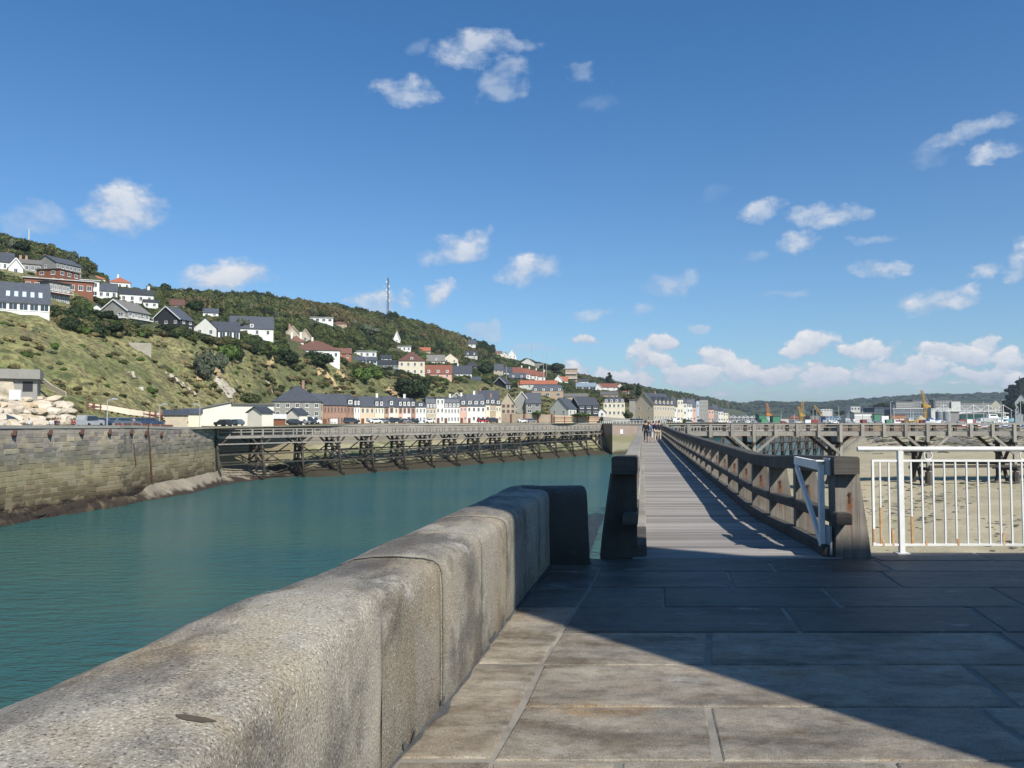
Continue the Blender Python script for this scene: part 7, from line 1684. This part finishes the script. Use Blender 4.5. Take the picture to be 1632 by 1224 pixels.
# jumble of parked cars and boats on the far marina quay (1161-1225)
rq = random.Random(8)
def block(label, px, pb, Y, w, h, m_, name='van', cat='van', group=None):
    c = D(px, pb, Y); o = MB().hexa([(-w / 2, 0, 0), (w / 2, 0, 0), (w / 2, 2, 0), (-w / 2, 2, 0), (-w / 2 + .15, .1, h), (w * .32, .1, h), (w * .32, 1.9, h), (-w / 2 + .15, 1.9, h)]).build(name, m_, None, loc=tuple(c)); tag(o, label, cat, group)
cols = [m_white, m_white, pn['grey'], pn['silver'], pn['red'], pn['dark'], pn['lblue']]
for k in range(34):
    p = 1160 + k * 1.9; car('car in the crowded lines on the far marina quay, %s from the left' % ORD[k], p, 620 + rq.uniform(0, 60), rq.choice(cols), rq.choice(('hatch', 'suv', 'van')), rq.uniform(-.3, .3), .56, 'vehicles on the far marina quay')
for k in range(26):
    p = 1246 + k * 14.2 + rq.uniform(-4, 4); car('vehicle on the open harbour quay behind the cross jetty, %s from the left' % ORD[k], p, 430 + rq.uniform(-30, 80) + (130 if p < 1330 else 0), rq.choice(cols), rq.choice(('hatch', 'suv', 'van')), rq.uniform(-.4, .4), .56, 'vehicles scattered over the harbour quay')
m_cont = [mat('container_red', (.3, .06, .04), rough=.7), mat('container_green', (.06, .2, .12), rough=.7), mat('container_blue', (.06, .14, .3), rough=.7), m_white]
for k, (p, mi) in enumerate([(1288, 3), (1299, 0), (1380, 0), (1388, 1), (1418, 1), (1430, 3), (1536, 0), (1545, 3), (1556, 0)]):
    Y = 480 + 60 * (p < 1340); c = D(p, 672.2, Y); w = 3.8
    o = MB().box(-w / 2, w / 2, 0, 2.4, 0, 2.2).build('container', m_cont[mi], None, loc=(c.x, c.y, .56)); tag(o, '%s container, %s in line along the harbour quay from the left' % (('red', 'green', 'blue', 'white')[mi], ('first', 'second', 'third', 'fourth', 'fifth', 'sixth', 'seventh', 'eighth', 'last')[k]), 'container')
# masts and lamp posts of the harbour
for k, (p, pt, pb, Y) in enumerate([(1245, 657, 673, 600), (1266, 660, 673, 600), (1296, 652, 672, 600), (1302, 655, 672, 600), (1327, 652, 672, 560), (1337, 648, 672, 560), (1350, 657, 671, 560), (1353, 654, 671, 560), (1375, 655, 671, 560), (1420, 640, 672, 430), (1425, 645, 672, 430), (1451, 652, 672, 450), (1541, 645, 672, 400), (1552, 655, 672, 400), (1568, 640, 672, 400), (1596, 638, 672, 390), (1612, 652, 671, 400), (1627, 638, 671, 380)]):
    lamp('slender pale mast or lamp post among the harbour buildings, %s from the left' % ORD[k], p, pb, pt, Y, .9 if k in (2, 9, 15) else 0, 'harbour_mast', .13, 'masts and lamp posts of the harbour')
pts, scl, rot, idx = [], [], [], []
for k in range(420):
    i, j = rq.randrange(1, 13), rq.randrange(0, 59); q = Ph[i, j]; r = rq.uniform(3.0, 6.0); pts.append((q[0] + rq.uniform(-3, 3), q[1], q[2] + .5)); scl.append((r, r, r * .8)); rot.append(rq.uniform(0, 6)); idx.append(0)
scatter('headland_woods', pts, scl, rot, idx, [crown_mesh(55, mat('leaf_very_dark', (.020, .028, .014), (.013, .018, .010), scale=1.6, rough=.8, rnd=.2))], 'very dark trees covering the headland at the right edge', 'woods')  # leaves very dark in their own colour
# haze that greys the far hills
hm_ = bpy.data.materials.new('haze_air'); hm_.use_nodes = True; nt = hm_.node_tree; nt.nodes.clear(); v = nt.nodes.new('ShaderNodeVolumePrincipled'); oo = nt.nodes.new('ShaderNodeOutputMaterial'); nt.links.new(v.outputs[0], oo.inputs['Volume'])
v.inputs['Color'].default_value = (.75, .86, 1, 1); v.inputs['Density'].default_value = .0001; v.inputs['Anisotropy'].default_value = .3
hzo = MB().box(-7000, 13000, -400, 9500, -13.5, 200).build('haze', hm_); tag(hzo, 'thin blue air between the viewer and the far hills', 'haze', kind='stuff')
